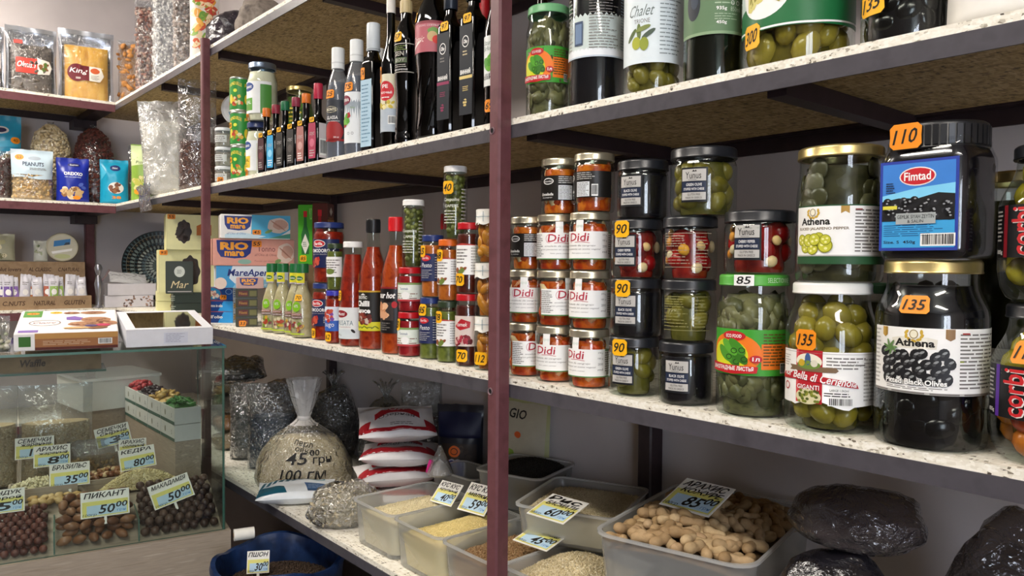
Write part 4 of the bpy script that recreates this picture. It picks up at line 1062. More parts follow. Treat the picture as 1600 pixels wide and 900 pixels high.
jam((-1.3572, .8790, T3), 'lower red jam jar with red lid, price 65', '65'); jam((-1.3560, .8790, T3 + .0921), 'upper red jam jar with red lid carrying the caper jar', None)
def capers(loc, label, h, price):
    r = .0235
    S = jar('caper_jar', label, loc, r, h, 34, neck=.9, lidh=.012, lid=LID_WHITE, content=mottled(['#3e4220', '#4d5128', '#353a1a'], 50, .3), s0=.88, s1=.93, group='slim jars of capers', core=.007)
    pieces_stuff(S, 'capers', 90, .0066, varied(['#6a6f33', '#7d8040', '#565c28', '#8a8a4c'], .35), 7, .002, h - .016, (1.1, 1, .9), None, ICO1, 1.35)
    d = Decal(); WW = flat('#cfd2c4'); d.text('Coopoliva', -.016, h * .50, .016, h * .56, WW, 1, shear=.2, bold=.02); d.text('CAPERS', -.014, h * .43, .014, h * .47, WW, 1, bold=.02); d.lines(-.016, h * .20, .016, h * .40, 5, WW, 1, 5, .3); d.lines(.02, h * .2, .034, h * .7, 10, LGREY, 1, 6, .3)
    d.build('label', S.root, wrap(S), du=.004)
    if price: sticker(S.root, price, .025, .025, wrap(S), YELLOW, u=-.008, v=h * .70)
capers((-1.3490, .8815, T3 + .1842), 'slim caper jar with white lid on the red jam jars', .138, None)
def small_sauce(loc, label, h, lid, tone, style, price, r=.0232, name='pesto_jar'):
    S = jar(name, label, loc, r, h, 34, neck=.88, lidh=.0125, lid=lid, content=mottled(tone, 60, .3), s0=.80, s1=.89)
    d = Decal()
    if style == 'navy':
        d.rect(-r * 1.3, h * .26, r * 1.4, h * .70, flat('#1b2450'), 0); d.ell(-r * .3, h * .63, r * .5, h * .05, flat('#c4212b'), 1); d.text('Barilla', -r * .62, h * .61, r * .02, h * .65, WHITE, 2); d.text('Pesto', -r * .7, h * .48, r * .3, h * .55, WHITE, 1, shear=.2); d.lines(-r * .8, h * .30, r * .4, h * .45, 5, LGREY, 1, 4, .3); d.lines(r * .55, h * .3, r * 1.3, h * .66, 9, LGREY, 1, 6, .3)
    elif style == 'white':
        d.rect(-r * 1.3, h * .27, r * 1.4, h * .68, WHITE, 0); d.lines(-r * .9, h * .42, r * .3, h * .64, 5, GREY, 1, 4); blob_pic(d, -r * .3, h * .33, r * .5, h * .03, ['#8a4a2a', '#6d7f3a', '#a86a3a'], 7, .005, 1, 3); d.lines(r * .5, h * .3, r * 1.3, h * .66, 9, LGREY, 1, 6)
        d.poly([(-r * 1.3, h * .68), (-r * .2, h * .71), (r * 1.4, h * .68)], flat('#b03a30'), 0)
    else:
        d.rect(-r * 1.3, h * .28, r * 1.4, h * .70, flat('#d8c8c0'), 0); d.poly([(-r * .9, h * .55), (-r * .2, h * .66), (r * .55, h * .62), (r * .5, h * .54), (-r * .3, h * .50)], flat('#b01c28'), 1); d.text('tamek', -r * .6, h * .555, r * .3, h * .61, WHITE, 2, shear=.2); blob_pic(d, -r * .2, h * .36, r * .8, h * .05, ['#7a1420', '#a83040', '#d8b0a8', '#5a1018'], 16, .006, 1, 5)
    d.build('label', S.root, wrap(S), du=.004)
    if price: sticker(S.root, price[0], .023, .023, wrap(S), YELLOW, u=price[1], v=price[2] * h)
GREENP, ORGP = ['#5a6324', '#707632', '#48501c'], ['#b0561c', '#c46a26', '#9a4616']
small_sauce((-1.2942, .8880, T3), 'lower pesto jar with navy label and green pesto, price 85', .124, LID_BLUE, GREENP, 'navy', ('85', -.012, .80))
small_sauce((-1.2880, .8880, T3 + .1246), 'upper pesto jar with navy label and orange pesto, price 65', .124, LID_BLUE, ORGP, 'navy', ('65', -.018, .74))
small_sauce((-1.2310, .8860, T3), 'pesto jar with dark green lid and white label, price 78', .119, flat('#2c3a26', .35), GREENP, 'white', ('78', -.016, .74), .0225)
small_sauce((-1.2290, .8860, T3 + .1196), 'jar of orange sauce with orange lid and white label, price 68', .119, flat('#d8641c', .35), ORGP, 'white', ('68', -.016, .74), .0225)
capers((-1.2140, .8890, T3 + .2392), 'slim caper jar with white lid, price 40, highest on the shelf', .140, '40')
small_sauce((-1.1640, .8830, T3), 'lower dark sauce jar with red lid and red berry label, price 70', .135, LID_RED, ['#3a0f0c', '#52160f', '#2c0b0a'], 'berry', ('70', -.004, .15), .0235, 'sauce_jar')
small_sauce((-1.1620, .8830, T3 + .1356), 'upper dark sauce jar with red lid and white label, price 70', .133, LID_RED, ['#3a0f0c', '#5a1a10', '#2c0b0a'], 'white', ('70', -.012, .20), .0230, 'sauce_jar')
PCH = ellipsoid_mesh('pickle', .017, .0095, .0078, varied(['#c27a1e', '#d18a2c', '#a8611a', '#d99a3a'], .3, 'object'), ICO2)
for k in range(3):
    S = jar('slim_pickle_jar', ('lowest slim jar of orange pickles with paper cap, price 112', 'middle slim jar of orange pickles with paper cap', 'topmost slim jar of orange pickles with paper cap by the centre post')[k], (-1.0960 + .0006 * k, .8750, T3 + k * .0966), .0228, .096, 30, neck=.88, lidh=.010, lid=WHITE, content=mottled(['#8a4a12', '#a45c18', '#7a3f0e'], 40, .25), s0=.68, s1=.78, group='slim jars of orange pickles', core=.009)
    pieces_each(S, 'pickle', 16, .0125, PCH, 9 + k, .001, .072, .0085, 1.2)
    m = MB()
    pr = [(.0226, .070), (.0218, .076), (.0214, .088), (.0218, .0957), (.0205, .0963), (0, .0963)]
    vs = []
    m.lathe(pr, 26, PAPER); m.v = [(x * (1 + .03 * math.sin(k * 2 + 7 * math.atan2(y, x))), y * (1 + .03 * math.sin(k * 2 + 7 * math.atan2(y, x))), z + (.002 * math.sin(5 * math.atan2(y, x)) if z < .072 else 0)) for x, y, z in m.v]
    m.build('paper_cap', S.root)
    d = Decal(); d.rect(-.026, -.0004, .026, .0004, flat('#3a6f86'), 3); d.rect(-.0004, -.009, .0004, .009, flat('#3a6f86'), 3); d.build('string_tie', S.root, fm_wrap(S.rad, .0228, 0, .0226), du=.004).location = (0, 0, .083)
    if k == 0: sticker(S.root, '112', .026, .023, wrap(S), YELLOW, u=-.004, v=.022)
r = .024
S = vessel('red_cap_bottle', 'bottle with red cap half hidden behind the caper jars', 'bottle', (-1.400, 1.00, T3), [(r * .9, 0), (r, .005), (r, .17), (r * .8, .21), (r * .45, .245), (r * .42, .275)], GLASS, 20, None, .24, TOMATO, (r * .5, .268, .302, flat('#b01c24', .35), 14), 26, capname='cap')
d = Decal(); d.rect(-.03, .04, .03, .14, flat('#c8b8a0'), 0); d.lines(-.024, .05, .024, .12, 7, GREY, 1, 3); d.build('label', S.root, wrap(S), du=.004)

# ================================================================== BOTTLES AND JARS ON THE SHELF ABOVE EYE LEVEL
# --- right of the centre post
leaf_jar((-.9636, .8980, T2), 30, 'vine leaf jar on the upper shelf right beside the centre post', .0370, .186, None, flat('#6fae7a', .35))
S = jar('labelled_jar', 'tall dark jar with wide white label of fine print on the upper shelf', (-.8587, .9060, T2), .0455, .215, 40, neck=.85, lidh=.014, lid=LID_GOLD, content=mottled(['#0b0b10', '#14131a', '#0c0b0f'], 40, .2), s0=.8, s1=.9, seg=40)
d = Decal(); d.rect(-.060, .078, .075, .185, flat('#e8ecf0', .4), 0); d.rect(-.060, .076, .075, .0785, flat('#c0ccd8'), 0); d.lines(-.010, .088, .038, .178, 20, GREY, 1, 3, .3); d.lines(.044, .088, .072, .178, 20, flat('#8aa0b0'), 1, 5, .3); d.rect(-.036, .095, -.020, .132, flat('#3a4a66'), 1); d.rect(-.034, .098, -.022, .128, flat('#6d84a4'), 2); d.lines(-.055, .088, -.040, .178, 14, LGREY, 1, 8, .3)
d.build('label', S.root, wrap(S), du=.0045)
S = jar('olive_spread_jar', 'green olive jar with pale script label on the upper shelf', (-.7432, .9035, T2), .0430, .200, 36, neck=.86, lidh=.014, lid=LID_GOLD, content=mottled(['#4a4218', '#5a5220', '#3f3812'], 40, .25), s0=.8, s1=.9, seg=40, core=.017)
pieces_each(S, 'olive', 22, .0135, OLIVE_G, 12, .001, .062, .0128, 1.4)
d = Decal(); d.rect(-.056, .045, .072, .150, flat('#dce6ea', .4), 0); d.rect(-.056, .150, .072, .165, flat('#b5b84a'), 0); d.text('Chalet', -.034, .112, .004, .128, flat('#6d7a78'), 1, shear=.35); d.text('TRIONE', -.026, .102, -.002, .108, GREY, 1)
for q, (x, y, a) in enumerate(((-.03, .086, .9), (-.018, .09, 1.6), (-.004, .086, .6), (-.012, .094, .3))): d.ell(x, y, .012, .0035, flat(('#55663a', '#66763f', '#4a5a4c', '#7d8a4a')[q]), 1 + q, 10, rot=a)
d.ell(-.022, .074, .007, .009, flat('#a9ad3a'), 4); d.ell(-.010, .072, .0065, .0095, flat('#8f9a34'), 5); d.lines(.012, .055, .052, .148, 16, flat('#8a979a'), 1, 4, .3)
d.build('label', S.root, wrap(S), du=.0045)
S = jar('dark_olive_jar', 'dark olive jar with muted green label reading 935g on the upper shelf', (-.6361, .9030, T2), .0412, .190, 30, neck=.86, lidh=.014, lid=LID_BLACK, content=mottled(['#0a0a0a', '#14120f', '#0c0b0a'], 40, .2), s0=.8, s1=.9, seg=40, glass=GLASS_G)
d = Decal(); d.rect(-.052, .066, .066, .150, flat('#5f7d5a'), 0); d.rect(-.052, .062, .066, .066, flat('#86a07c'), 0); d.ell(-.026, .105, .011, .022, flat('#232a33'), 1); d.ell(-.024, .11, .006, .012, flat('#3a4452'), 2); d.text('935g', .006, .092, .020, .098, WHITE, 1, bold=.02); d.text('850ml', .025, .092, .040, .098, flat('#b8c8b0'), 1); d.text('450g', .006, .074, .020, .0795, WHITE, 1, bold=.02); d.lines(.004, .100, .042, .142, 8, flat('#a9bca0'), 1, 4, .3); d.lines(.004, .080, .038, .090, 3, flat('#a9bca0'), 1, 4, .3); d.bars(.044, .072, .052, .104, 1)
d.ring(.028, .103, .0026, .0028, .0006, WHITE, 2); d.ring(.036, .103, .0026, .0028, .0006, WHITE, 2)
d.build('label', S.root, wrap(S), du=.0045)
S = jar('giant_olive_jar', 'very wide jar of green olives with green and white label, price 300', (-.5245, .9240, T2), .0680, .230, 20, neck=.85, lidh=.016, lid=LID_GOLD, content=mottled(['#4f4616', '#62571f', '#443c12'], 30, .25), s0=.8, s1=.9, seg=52, core=.022)
GIANT = ellipsoid_mesh('olive', .0215, .0158, .0158, varied(['#8a7a28', '#98862e', '#7a6a20', '#a18f38'], .22, 'object'), ICO2)
pieces_each(S, 'olive', 40, .0180, GIANT, 23, .001, .085, .0165, 1.35)
d = Decal(); GRN = flat('#1f6b3c', .4); d.rect(-.085, .046, .11, .17, GRN, 0); d.poly([(-.085, .050), (-.03, .047), (.03, .047), (.11, .052), (.11, .054), (.03, .0495), (-.03, .0495), (-.085, .0525)], WHITE, 1); d.ell(-.032, .094, .036, .034, WHITE, 1, 30); blob_pic(d, -.032, .094, .022, .020, ['#a8a03a', '#c4b84a', '#8f8a2c', '#d8cf7a'], 12, .0105, 2, 4); d.poly([(-.085, .075), (-.064, .08), (-.068, .17), (-.085, .17)], flat('#c9d8d4'), 1)
d.build('label', S.root, wrap(S), du=.005); sticker(S.root, '300', .0295, .0300, wrap(S), YELLOW, u=-.050, v=.0420, sl=.12)
S = jar('black_olive_jar', 'jar of black olives with price 135 at the right end of the upper shelf', (-.3835, .9050, T2), .0455, .200, 14, neck=.85, lidh=.014, lid=LID_GOLD, content=mottled(['#09090b', '#121014', '#0b0a0c'], 40, .2), s0=.8, s1=.9, seg=40, core=.006)
pieces_stuff(S, 'black_olives', 60, .012, flat('#0b0b0d', .2), 33, .002, .15, (1.2, 1, .5), None, ICO2, 1.5)
sticker(S.root, '135', .034, .026, wrap(S), YELLOW, u=-.030, v=.047, sl=.1)
d = Decal(); d.rect(-.05, .075, .07, .15, WHITE, 0); d.build('label', S.root, wrap(S), du=.005)
S = jar('reserve_jar', 'dark jar mostly hidden behind the upper black olives', (-.335, 1.005, T2), .045, .19, 0, lid=LID_GOLD, content=mottled(['#09090b', '#121014'], 40, .2)); d = Decal(); d.rect(-.05, .075, .05, .15, WHITE, 0); d.build('label', S.root, wrap(S), du=.005)
FL = bag_fn(.15, .22, .085, 5, .002, .08, .04, .9)
t = thing('flour_bag', 'white paper flour bag at the right end of the upper shelf', 'bag', (-.262, .912, T2), 18)
bag_mesh('paper_body', FL, flat('#e9e6e0', .7), t); MB().box(-.07, .07, -.004, .004, .205, .219, flat('#dcd8d0', .7)).build('folded_top', t)
r = .020
S = vessel('amber_bottle', 'amber bottle in the shade behind the centre post', 'bottle', (-1.020, .935, T2), [(r * .9, 0), (r, .006), (r, .16), (r * .5, .21), (r * .45, .25)], clear('#b5521a'), 0, None, .19, mottled(['#3a0d06', '#5a1608'], 40, .2), (r * .55, .245, .275, flat('#1d1512')), 28, capname='cap')
d = Decal(); d.rect(-.02, .05, .024, .13, flat('#c9bfae'), 0); d.lines(-.016, .06, .02, .12, 6, GREY, 1, 2); d.build('label', S.root, wrap(S), du=.004)

# --- left of the centre post: bottles from right to left
def square_bottle(name, label, loc, half, hb, htop, neck_r, glassm, liquid, capm, capz, capr, rz=0, group=None, sq=7, fill=None):
    p = [(half * .93, 0), (half * .985, .002), (half, .006), (half, hb), (half * .94, hb + half * .28), (half * .72, hb + half * .62), (neck_r * 1.25, hb + half * .95), (neck_r, hb + half * 1.35), (neck_r, htop)]
    root = thing(name, label, 'bottle', loc, rz, group)
    def sqf(z): return sq if z <= hb + half * .3 else (3.0 if z <= hb + half * .7 else 2.0)
    m = MB(); mi_ = MB(); seg = 32
    for mm, ins, mt, top in ((m, 0, glassm, htop), (mi_, .0022, liquid, fill or hb)):
        rows = []; vs, fs = [], []
        pr = [q for q in p if q[1] <= top + 1e-6]
        if mm is mi_: pr = [(q[0], max(q[1], .002)) for q in pr] + [(float(np.interp(top, [q[1] for q in p], [q[0] for q in p])), top)]
        for rr, z in pr:
            e = sqf(z)
            for k in range(seg):
                a = 2 * math.pi * (k + .5) / seg; ca, sa = math.cos(a), math.sin(a); q = (rr - ins) / (abs(ca) ** e + abs(sa) ** e) ** (1 / e); vs.append((q * ca, q * sa, z))
        for j in range(len(pr) - 1):
            for k in range(seg): fs.append((j * seg + k, j * seg + (k + 1) % seg, (j + 1) * seg + (k + 1) % seg, (j + 1) * seg + k))
        fs.append(tuple(range(seg))[::-1]); 
        if mm is mi_: fs.append(tuple((len(pr) - 1) * seg + k for k in range(seg)))
        mm.add(vs, fs, mt)
    m.build('glass_body', root); mi_.build('contents', root)
    c = MB().lathe([(capr * .96, capz[0]), (capr, capz[0] + .001), (capr, capz[1] - .002), (capr * .94, capz[1]), (0, capz[1])], 24, capm); c.build('cap', root)
    return root
DARKG = clear('#3c4038', refl=1.1); DKLIQ = mottled(['#0a0807', '#15100d', '#0c0a08'], 40, .2); NAVYL = flat('#1a1f27', .45)
def grape_vinegar(loc, label, accent, price):
    t = square_bottle('grape_vinegar_bottle', label, loc, 0.0195, .205, .285, .0105, DARKG, DKLIQ if accent else mottled(['#1c1712', '#2a2119'], 40, .2), flat('#1c2430', .35), (.240, .295), .0135, 8, 'square bottles of grape vinegar', fill=.19)
    d = Decal(); d.rect(-.0165, .030, .0165, .160, NAVYL, 0); ac = flat('#8a2a52') if accent else flat('#d8c078')
    d.ring(-.001, .136, .0085, .0085, .0012, WHITE, 1); d.text('Oho', -.006, .133, .004, .139, WHITE, 1, shear=.2, bold=.03); d.lines(-.008, .115, .008, .124, 2, GREY if accent else flat('#c8b890'), 1, 2)
    d.text('ВИННИЙ', -.014, .089, .012, .097, WHITE, 1, bold=.03); d.rect(-.0165, .082, .0165, .0865, ac, 1); d.lines(-.008, .064, .010, .072, 3, ac, 1, 5)
    for q in range(6): d.ell(-.002 + (q % 3 - 1) * .0032 * (1 - (q // 3) * .4), .048 - (q // 3) * .004, .0018, .0018, ac, 1, 8)
    d.poly([(-.005, .052), (0, .0535), (.003, .051), (0, .0505)], ac, 1)
    for _i, _it in enumerate(d.items): d.items[_i] = ([(x, .030 + (y - .030) * 1.26) for x, y in _it[0]],) + _it[1:]
    d.build('label', t, fm_front(-.0195)); d = Decal(); d.rect(-.015, .03, .015, .16, flat('#20242a'), 0); d.lines(-.012, .04, .012, .15, 14, GREY, 1, 4, .25)
    if accent: d.build('back_label', t, fm_left(-.0195))
    sticker(t, price, .021, .017, fm_front(-.0195), YELLOW, u=.004, v=.205, sl=.1)
grape_vinegar((-1.2140, .8760, T2), 'square grape vinegar bottle with purple-striped black label', True, '97')
grape_vinegar((-1.1450, .8780, T2), 'square grape vinegar bottle with gold-striped black label', False, '97')
r = .0235
S = vessel('sauce_bottle', 'round bottle with white leafy label, price 69, touching the centre post', 'bottle', (-1.0760, .8790, T2), [(r * .88, 0), (r * .97, .003), (r, .008), (r, .165), (r * .9, .185), (r * .55, .215), (r * .5, .27)], clear('#4a3a34', refl=1.1), 20, None, .2, DKLIQ, (r * .58, .26, .30, flat('#20252c', .35)), 32, capname='cap')
d = Decal(); d.rect(-.032, .070, .040, .158, flat('#e6ebea'), 0); d.text('Uzum', -.018, .142, .004, .150, flat('#6d8078'), 1); d.text('Sirkesi', -.018, .132, .008, .140, flat('#6d8078'), 1); blob_pic(d, .0, .112, .013, .012, ['#4f9a2a', '#6db53a', '#3f7f22'], 22, .006, 1, 3); d.text('kilikya', -.022, .078, .018, .092, flat('#2a2a30'), 1, bold=.01); d.build('label', S.root, wrap(S), du=.004)
sticker(S.root, '69', .022, .022, wrap(S), ORANGE, u=-.002, v=.035)
t = thing('red_cap_bottle', 'red-capped bottle glimpsed behind the two grape vinegar bottles', 'bottle', (-1.225, .965, T2)); MB().lathe([(0, 0), (.021, 0), (.022, .004), (.022, .17), (.010, .22), (.009, .25), (0, .25)], 24, DARKG).build('glass_body', t); MB().lathe([(.012, .235), (.012, .285), (0, .286)], 20, flat('#b01c24', .35)).build('cap', t)

r = .0355
p = [(r * .70, 0), (r * .86, .004), (r * .95, .012), (r * .93, .030), (r * .86, .060), (r * .92, .13), (r, .160), (r * 1.02, .172), (r * 1.02, .232), (r * .98, .246), (r * .80, .268), (r * .5, .288), (r * .45, .305)]
S = vessel('soy_bottle', 'stout dark sauce bottle with pink label round its shoulder', 'bottle', (-1.2950, .8920, T2), p, clear('#2a2620', refl=1.3), 26, None, .28, DKLIQ, (r * .5, .298, .325, flat('#17181a', .35), 16), 36, capname='cap')
d = Decal(); PK = flat('#b5606a', .45); d.rect(-.042, .140, .050, .200, PK, 0); d.rect(-.042, .196, .050, .201, flat('#8a3a44'), 1); d.text('СОУС СОЕВЫЙ', -.012, .190, .030, .1945, flat('#e8d8d4'), 2); d.text('Classic', -.034, .160, .0, .173, flat('#e8d4cc'), 1, shear=.3); d.poly([(-.04, .142), (-.01, .160), (-.008, .165), (-.04, .150)], flat('#e6d8d2'), 1); d.ell(.018, .180, .011, .008, flat('#6d9a4a'), 2, wob=.3); d.ell(.016, .170, .010, .010, flat('#c9a878'), 3); d.ell(.024, .164, .008, .008, flat('#d8433a'), 4); d.lines(.028, .176, .046, .188, 3, WHITE, 2, 3)
for _i, _it in enumerate(d.items): d.items[_i] = ([(x, y + .032) for x, y in _it[0]],) + _it[1:]
d.build('label', S.root, wrap(S, r), du=.004); sticker(S.root, '77', .018, .019, fm_wrap(S.rad, r, 0, None), YELLOW, u=-.032, v=.245)
for k in range(9):
    a = 2 * math.pi * k / 9; MB().tube([(math.cos(a + q * .09) * S.rad(.02 + q * .012), math.sin(a + q * .09) * S.rad(.02 + q * .012), .02 + q * .012) for q in range(11)], .0018, 6, clear('#2a2620', refl=1.3)).build('moulded_rib', S.root)
r = .0235
p = [(r * .8, 0), (r * .98, .004), (r, .012), (r, .022), (r * .93, .026), (r * .97, .034), (r * .9, .060), (r * .84, .092), (r * .95, .128), (r, .140), (r, .215), (r * .97, .228), (r * .72, .248), (r * .50, .262), (r * .48, .282)]
S = vessel('soy_bottle', 'slim waisted soy sauce bottle with gold cap and clear label', 'bottle', (-1.3837, .8840, T2), p, clear('#26221c', refl=1.3), 28, None, .255, DKLIQ, (r * .54, .276, .302, flat('#c2b083', .35), 16), 32, capname='cap')
d = Decal(); SV = flat('#a8a49a', .35); d.rect(-.026, .110, .030, .112, SV, 1); d.rect(-.026, .168, .030, .170, SV, 1); d.text('SEN', -.014, .144, .008, .154, SV, 1, bold=.03); d.rect(-.016, .130, .014, .141, flat('#4a5a3a'), 1); d.text('SOY', -.012, .132, .010, .139, SV, 2, bold=.03); d.text('КЛАССИЧЕСКИЙ', -.017, .1145, .015, .1185, WHITE, 1, bold=.02); d.lines(-.015, .120, .013, .128, 2, SV, 1, 3); d.lines(-.022, .155, .018, .166, 3, flat('#7a8a4a'), 1, 4)
for _i, _it in enumerate(d.items): d.items[_i] = ([(x, y + .040) for x, y in _it[0]],) + _it[1:]
d.build('label', S.root, wrap(S), du=.004); sticker(S.root, '57', .022, .020, wrap(S), YELLOW, u=-.008, v=.224)
r = .022
S = vessel('gold_foil_bottle', 'bottle with long gold foil neck behind the slim soy bottle', 'bottle', (-1.4850, .9500, T2), [(r * .9, 0), (r, .005), (r, .19), (r * .85, .215), (r * .6, .24)], clear('#22251c', refl=1.2), 0, None, .2, DKLIQ, None, 28)
MB().lathe([(r * .62, .238), (r * .60, .25), (r * .50, .30), (r * .56, .305), (r * .56, .335), (r * .5, .34), (0, .342)], 26, metal('#c9a44a', .35)).build('foil_neck', S.root)
d = Decal(); d.rect(-.03, .06, .03, .15, flat('#d9cfae'), 0); d.lines(-.024, .08, .024, .14, 5, GREY, 1, 3); d.build('label', S.root, wrap(S), du=.004)
r = .0215
S = vessel('vinegar_bottle', 'dark bottle with red apple label between the white-capped and soy bottles', 'bottle', (-1.4413, .8830, T2), [(r * .9, 0), (r, .004), (r, .178), (r * .93, .192), (r * .55, .222), (r * .42, .24), (r * .40, .30)], DARKG, 32, None, .235, DKLIQ, (r * .46, .29, .32, flat('#d8d4cc', .35)), 30, capname='cap')
d = Decal(); d.rect(-.030, .036, .034, .158, flat('#d9d3b8'), 0); d.rect(-.030, .036, .034, .085, flat('#b0bac4'), 1); d.ell(-.002, .122, .019, .021, flat('#c4202c'), 1); d.text('РЕ', -.010, .128, .004, .136, WHITE, 2, bold=.03); d.text('ЯБЛОЧНЫЙ', -.015, .116, .012, .122, WHITE, 2, bold=.02); d.lines(-.012, .106, .008, .111, 1, WHITE, 2, 3); d.bars(.004, .052, .020, .070, 2); blob_pic(d, .0, .093, .025, .006, ['#c9b23a', '#e8dca0', '#8a7a3a'], 14, .005, 2, 3)
d.build('label', S.root, wrap(S), du=.004); sticker(S.root, '30', .014, .034, wrap(S), ORANGE, u=-.020, v=.158)
t = square_bottle('wine_vinegar_bottle', 'tall square black bottle with white screw cap and pale blue label', (-1.5080, .8790, T2), .0205, .194, .262, .0115, clear('#23221f', refl=1.2), DKLIQ, flat('#cdd4d8', .35), (.222, .283), .0150, 10, None, fill=.17)
d = Decal(); d.rect(-.018, .012, .018, .158, flat('#a9c6d8'), 0); d.lines(-.014, .02, .014, .15, 16, flat('#5a7f9a'), 1, 5, .3); d.build('label', t, fm_front(-.0205)); sticker(t, '74', .013, .026, fm_front(-.0205), ORANGE, u=-.010, v=.172)
MB().lathe([(.0155, .224), (.0158, .2255), (.0155, .227)], 24, flat('#a8b0b4', .4)).build('cap_ring', t)
def squeeze(loc, label, tint, full, kind, price):
    r = .0275
    p = [(r * .84, 0), (r * .97, .002), (r, .007), (r, .120), (r * .97, .150), (r * .88, .175), (r * .70, .200), (r * .52, .213), (r * .48, .218)]
    S = vessel('balsamic_bottle', label, 'bottle', loc, p, clear('#cfd6dc', refl=.9, rough=.12, veil=.15), 32, 'soft bottles of balsamic glaze', full, mottled(['#2c3a52', '#35455f', '#27344a'], 20, .3), (r * .56, .218, .268, flat('#dfe2e2', .35), 0), 32, capname='cap')
    MB().lathe([(r * .57, .2305), (r * .585, .232), (r * .57, .2335)], 24, flat('#c9cccc', .4)).build('cap_seam', S.root)
    d = Decal()
    if kind == 'red':
        d.rect(-.030, .045, .040, .142, flat('#2c3038'), 0); d.ell(.002, .067, .025, .025, flat('#9c2426'), 1); d.rect(-.030, .0448, .040, .050, flat('#9c2426'), 1); d.ring(-.004, .119, .017, .0075, .0008, flat('#c9c2a0'), 1, 4 * 6); d.text('MONTE', -.017, .1155, .010, .1225, flat('#d8d2b8'), 2, bold=.02); d.text('GLASSA', -.016, .096, .014, .104, WHITE, 1, bold=.01); d.text('aceto balsamico', -.016, .0905, .018, .0935, WHITE, 1); d.text('500 ml', .004, .052, .016, .0555, WHITE, 2)
    else:
        d.rect(-.034, .030, .042, .146, flat('#e6eaec'), 0); d.ell(-.018, .128, .018, .011, flat('#7a1f3a'), 1); d.text('TERRA', -.030, .1245, -.004, .1315, WHITE, 2, bold=.02); blob_pic(d, -.012, .082, .013, .012, ['#b03a38', '#5da03a', '#7dbf4a', '#8a2a3a'], 9, .008, 2, 5); d.text('bio', .0, .108, .010, .113, flat('#8fae6a'), 1); d.lines(.022, .04, .040, .142, 18, LGREY, 1, 4, .3)
        for q in (-.006, .004): d.ring(q, .052, .0028, .003, .0007, INK, 1)
    d.build('label', S.root, wrap(S), du=.004)
    sticker(S.root, price, .030, .020, wrap(S), ORANGE, u=-.010, v=.156 if kind == 'red' else .158)
squeeze((-1.6880, .8880, T2), 'soft balsamic glaze bottle with dark label and red disc, price 125', None, .185, 'red', '125')
squeeze((-1.5985, .8880, T2), 'soft balsamic glaze bottle with white label and white cap', None, .184, 'white', '75')
S = vessel('balsamic_bottle', 'soft white-capped bottle standing behind the square black bottle', 'bottle', (-1.6250, .9620, T2), [(.023, 0), (.0255, .005), (.0255, .13), (.022, .17), (.0125, .21)], clear('#cfd6dc', refl=.9, rough=.12, veil=.15), 0, None, .17, mottled(['#2c3a52', '#35455f'], 20, .3), (.0135, .21, .268, flat('#dfe2e2', .35)), 26, capname='cap')
d = Decal(); d.rect(-.03, .04, .03, .13, flat('#e6eaec'), 0); d.build('label', S.root, wrap(S), du=.004)

# little flavouring bottles with coloured caps
caps = ['#d9752a', '#8e2c3c', '#1f6b45', '#8e3246', '#d9752a', '#b52a44']; labs = ['#4a2a2e', '#3f9fd0', '#2e2c2a', '#3a3634', '#a8706a', '#a83a55']
names = ['orange cap and dull maroon label beside the mayonnaise', 'maroon cap and bright blue label', 'green cap and black label', 'maroon cap and charcoal label', 'orange cap and pinkish label', 'pink-red cap and barcode, nearest the balsamic']
for k, x in enumerate((-2.0764, -2.0150, -1.9560, -1.8900, -1.8310, -1.7650)):
    t = square_bottle('flavouring_bottle', 'little dark sauce bottle with ' + names[k], (x, .8750, T2), .0190, .098, .172, .0085, clear('#2a2624', refl=1.2), DKLIQ, flat(caps[k], .4), (.158, .182 if k < 5 else .196), .0112, 12, 'little dark sauce bottles', 5)
    d = Decal(); d.poly([(-.013, .012), (.013, .012), (.015, .06), (.013, .098), (-.013, .098), (-.015, .06)], flat(labs[k]), 0); d.lines(-.009, .016, .010, .034, 3, WHITE if k in (1, 4) else LGREY, 1, k + 2); d.text('соус', -.009, .066, .009, .076, LGREY, 1, shear=.2); d.ell(0, .050, .009, .010, flat(['#6a3a40', '#8fd0ec', '#4a4a44', '#55504c', '#c8a09a', '#c86a80'][k]), 1); d.build('label', t, fm_front(-.0190))
    if k == 5: d = Decal(); d.rect(-.013, .014, .013, .098, flat('#d8d0d0'), 0); d.bars(-.011, .02, .011, .060, 1); d.build('side_label', t, fm_right(.0190))
    sticker(t, '38', .018, .012, fm_front(-.0190), YELLOW, u=.0, v=.106, sl=.3)

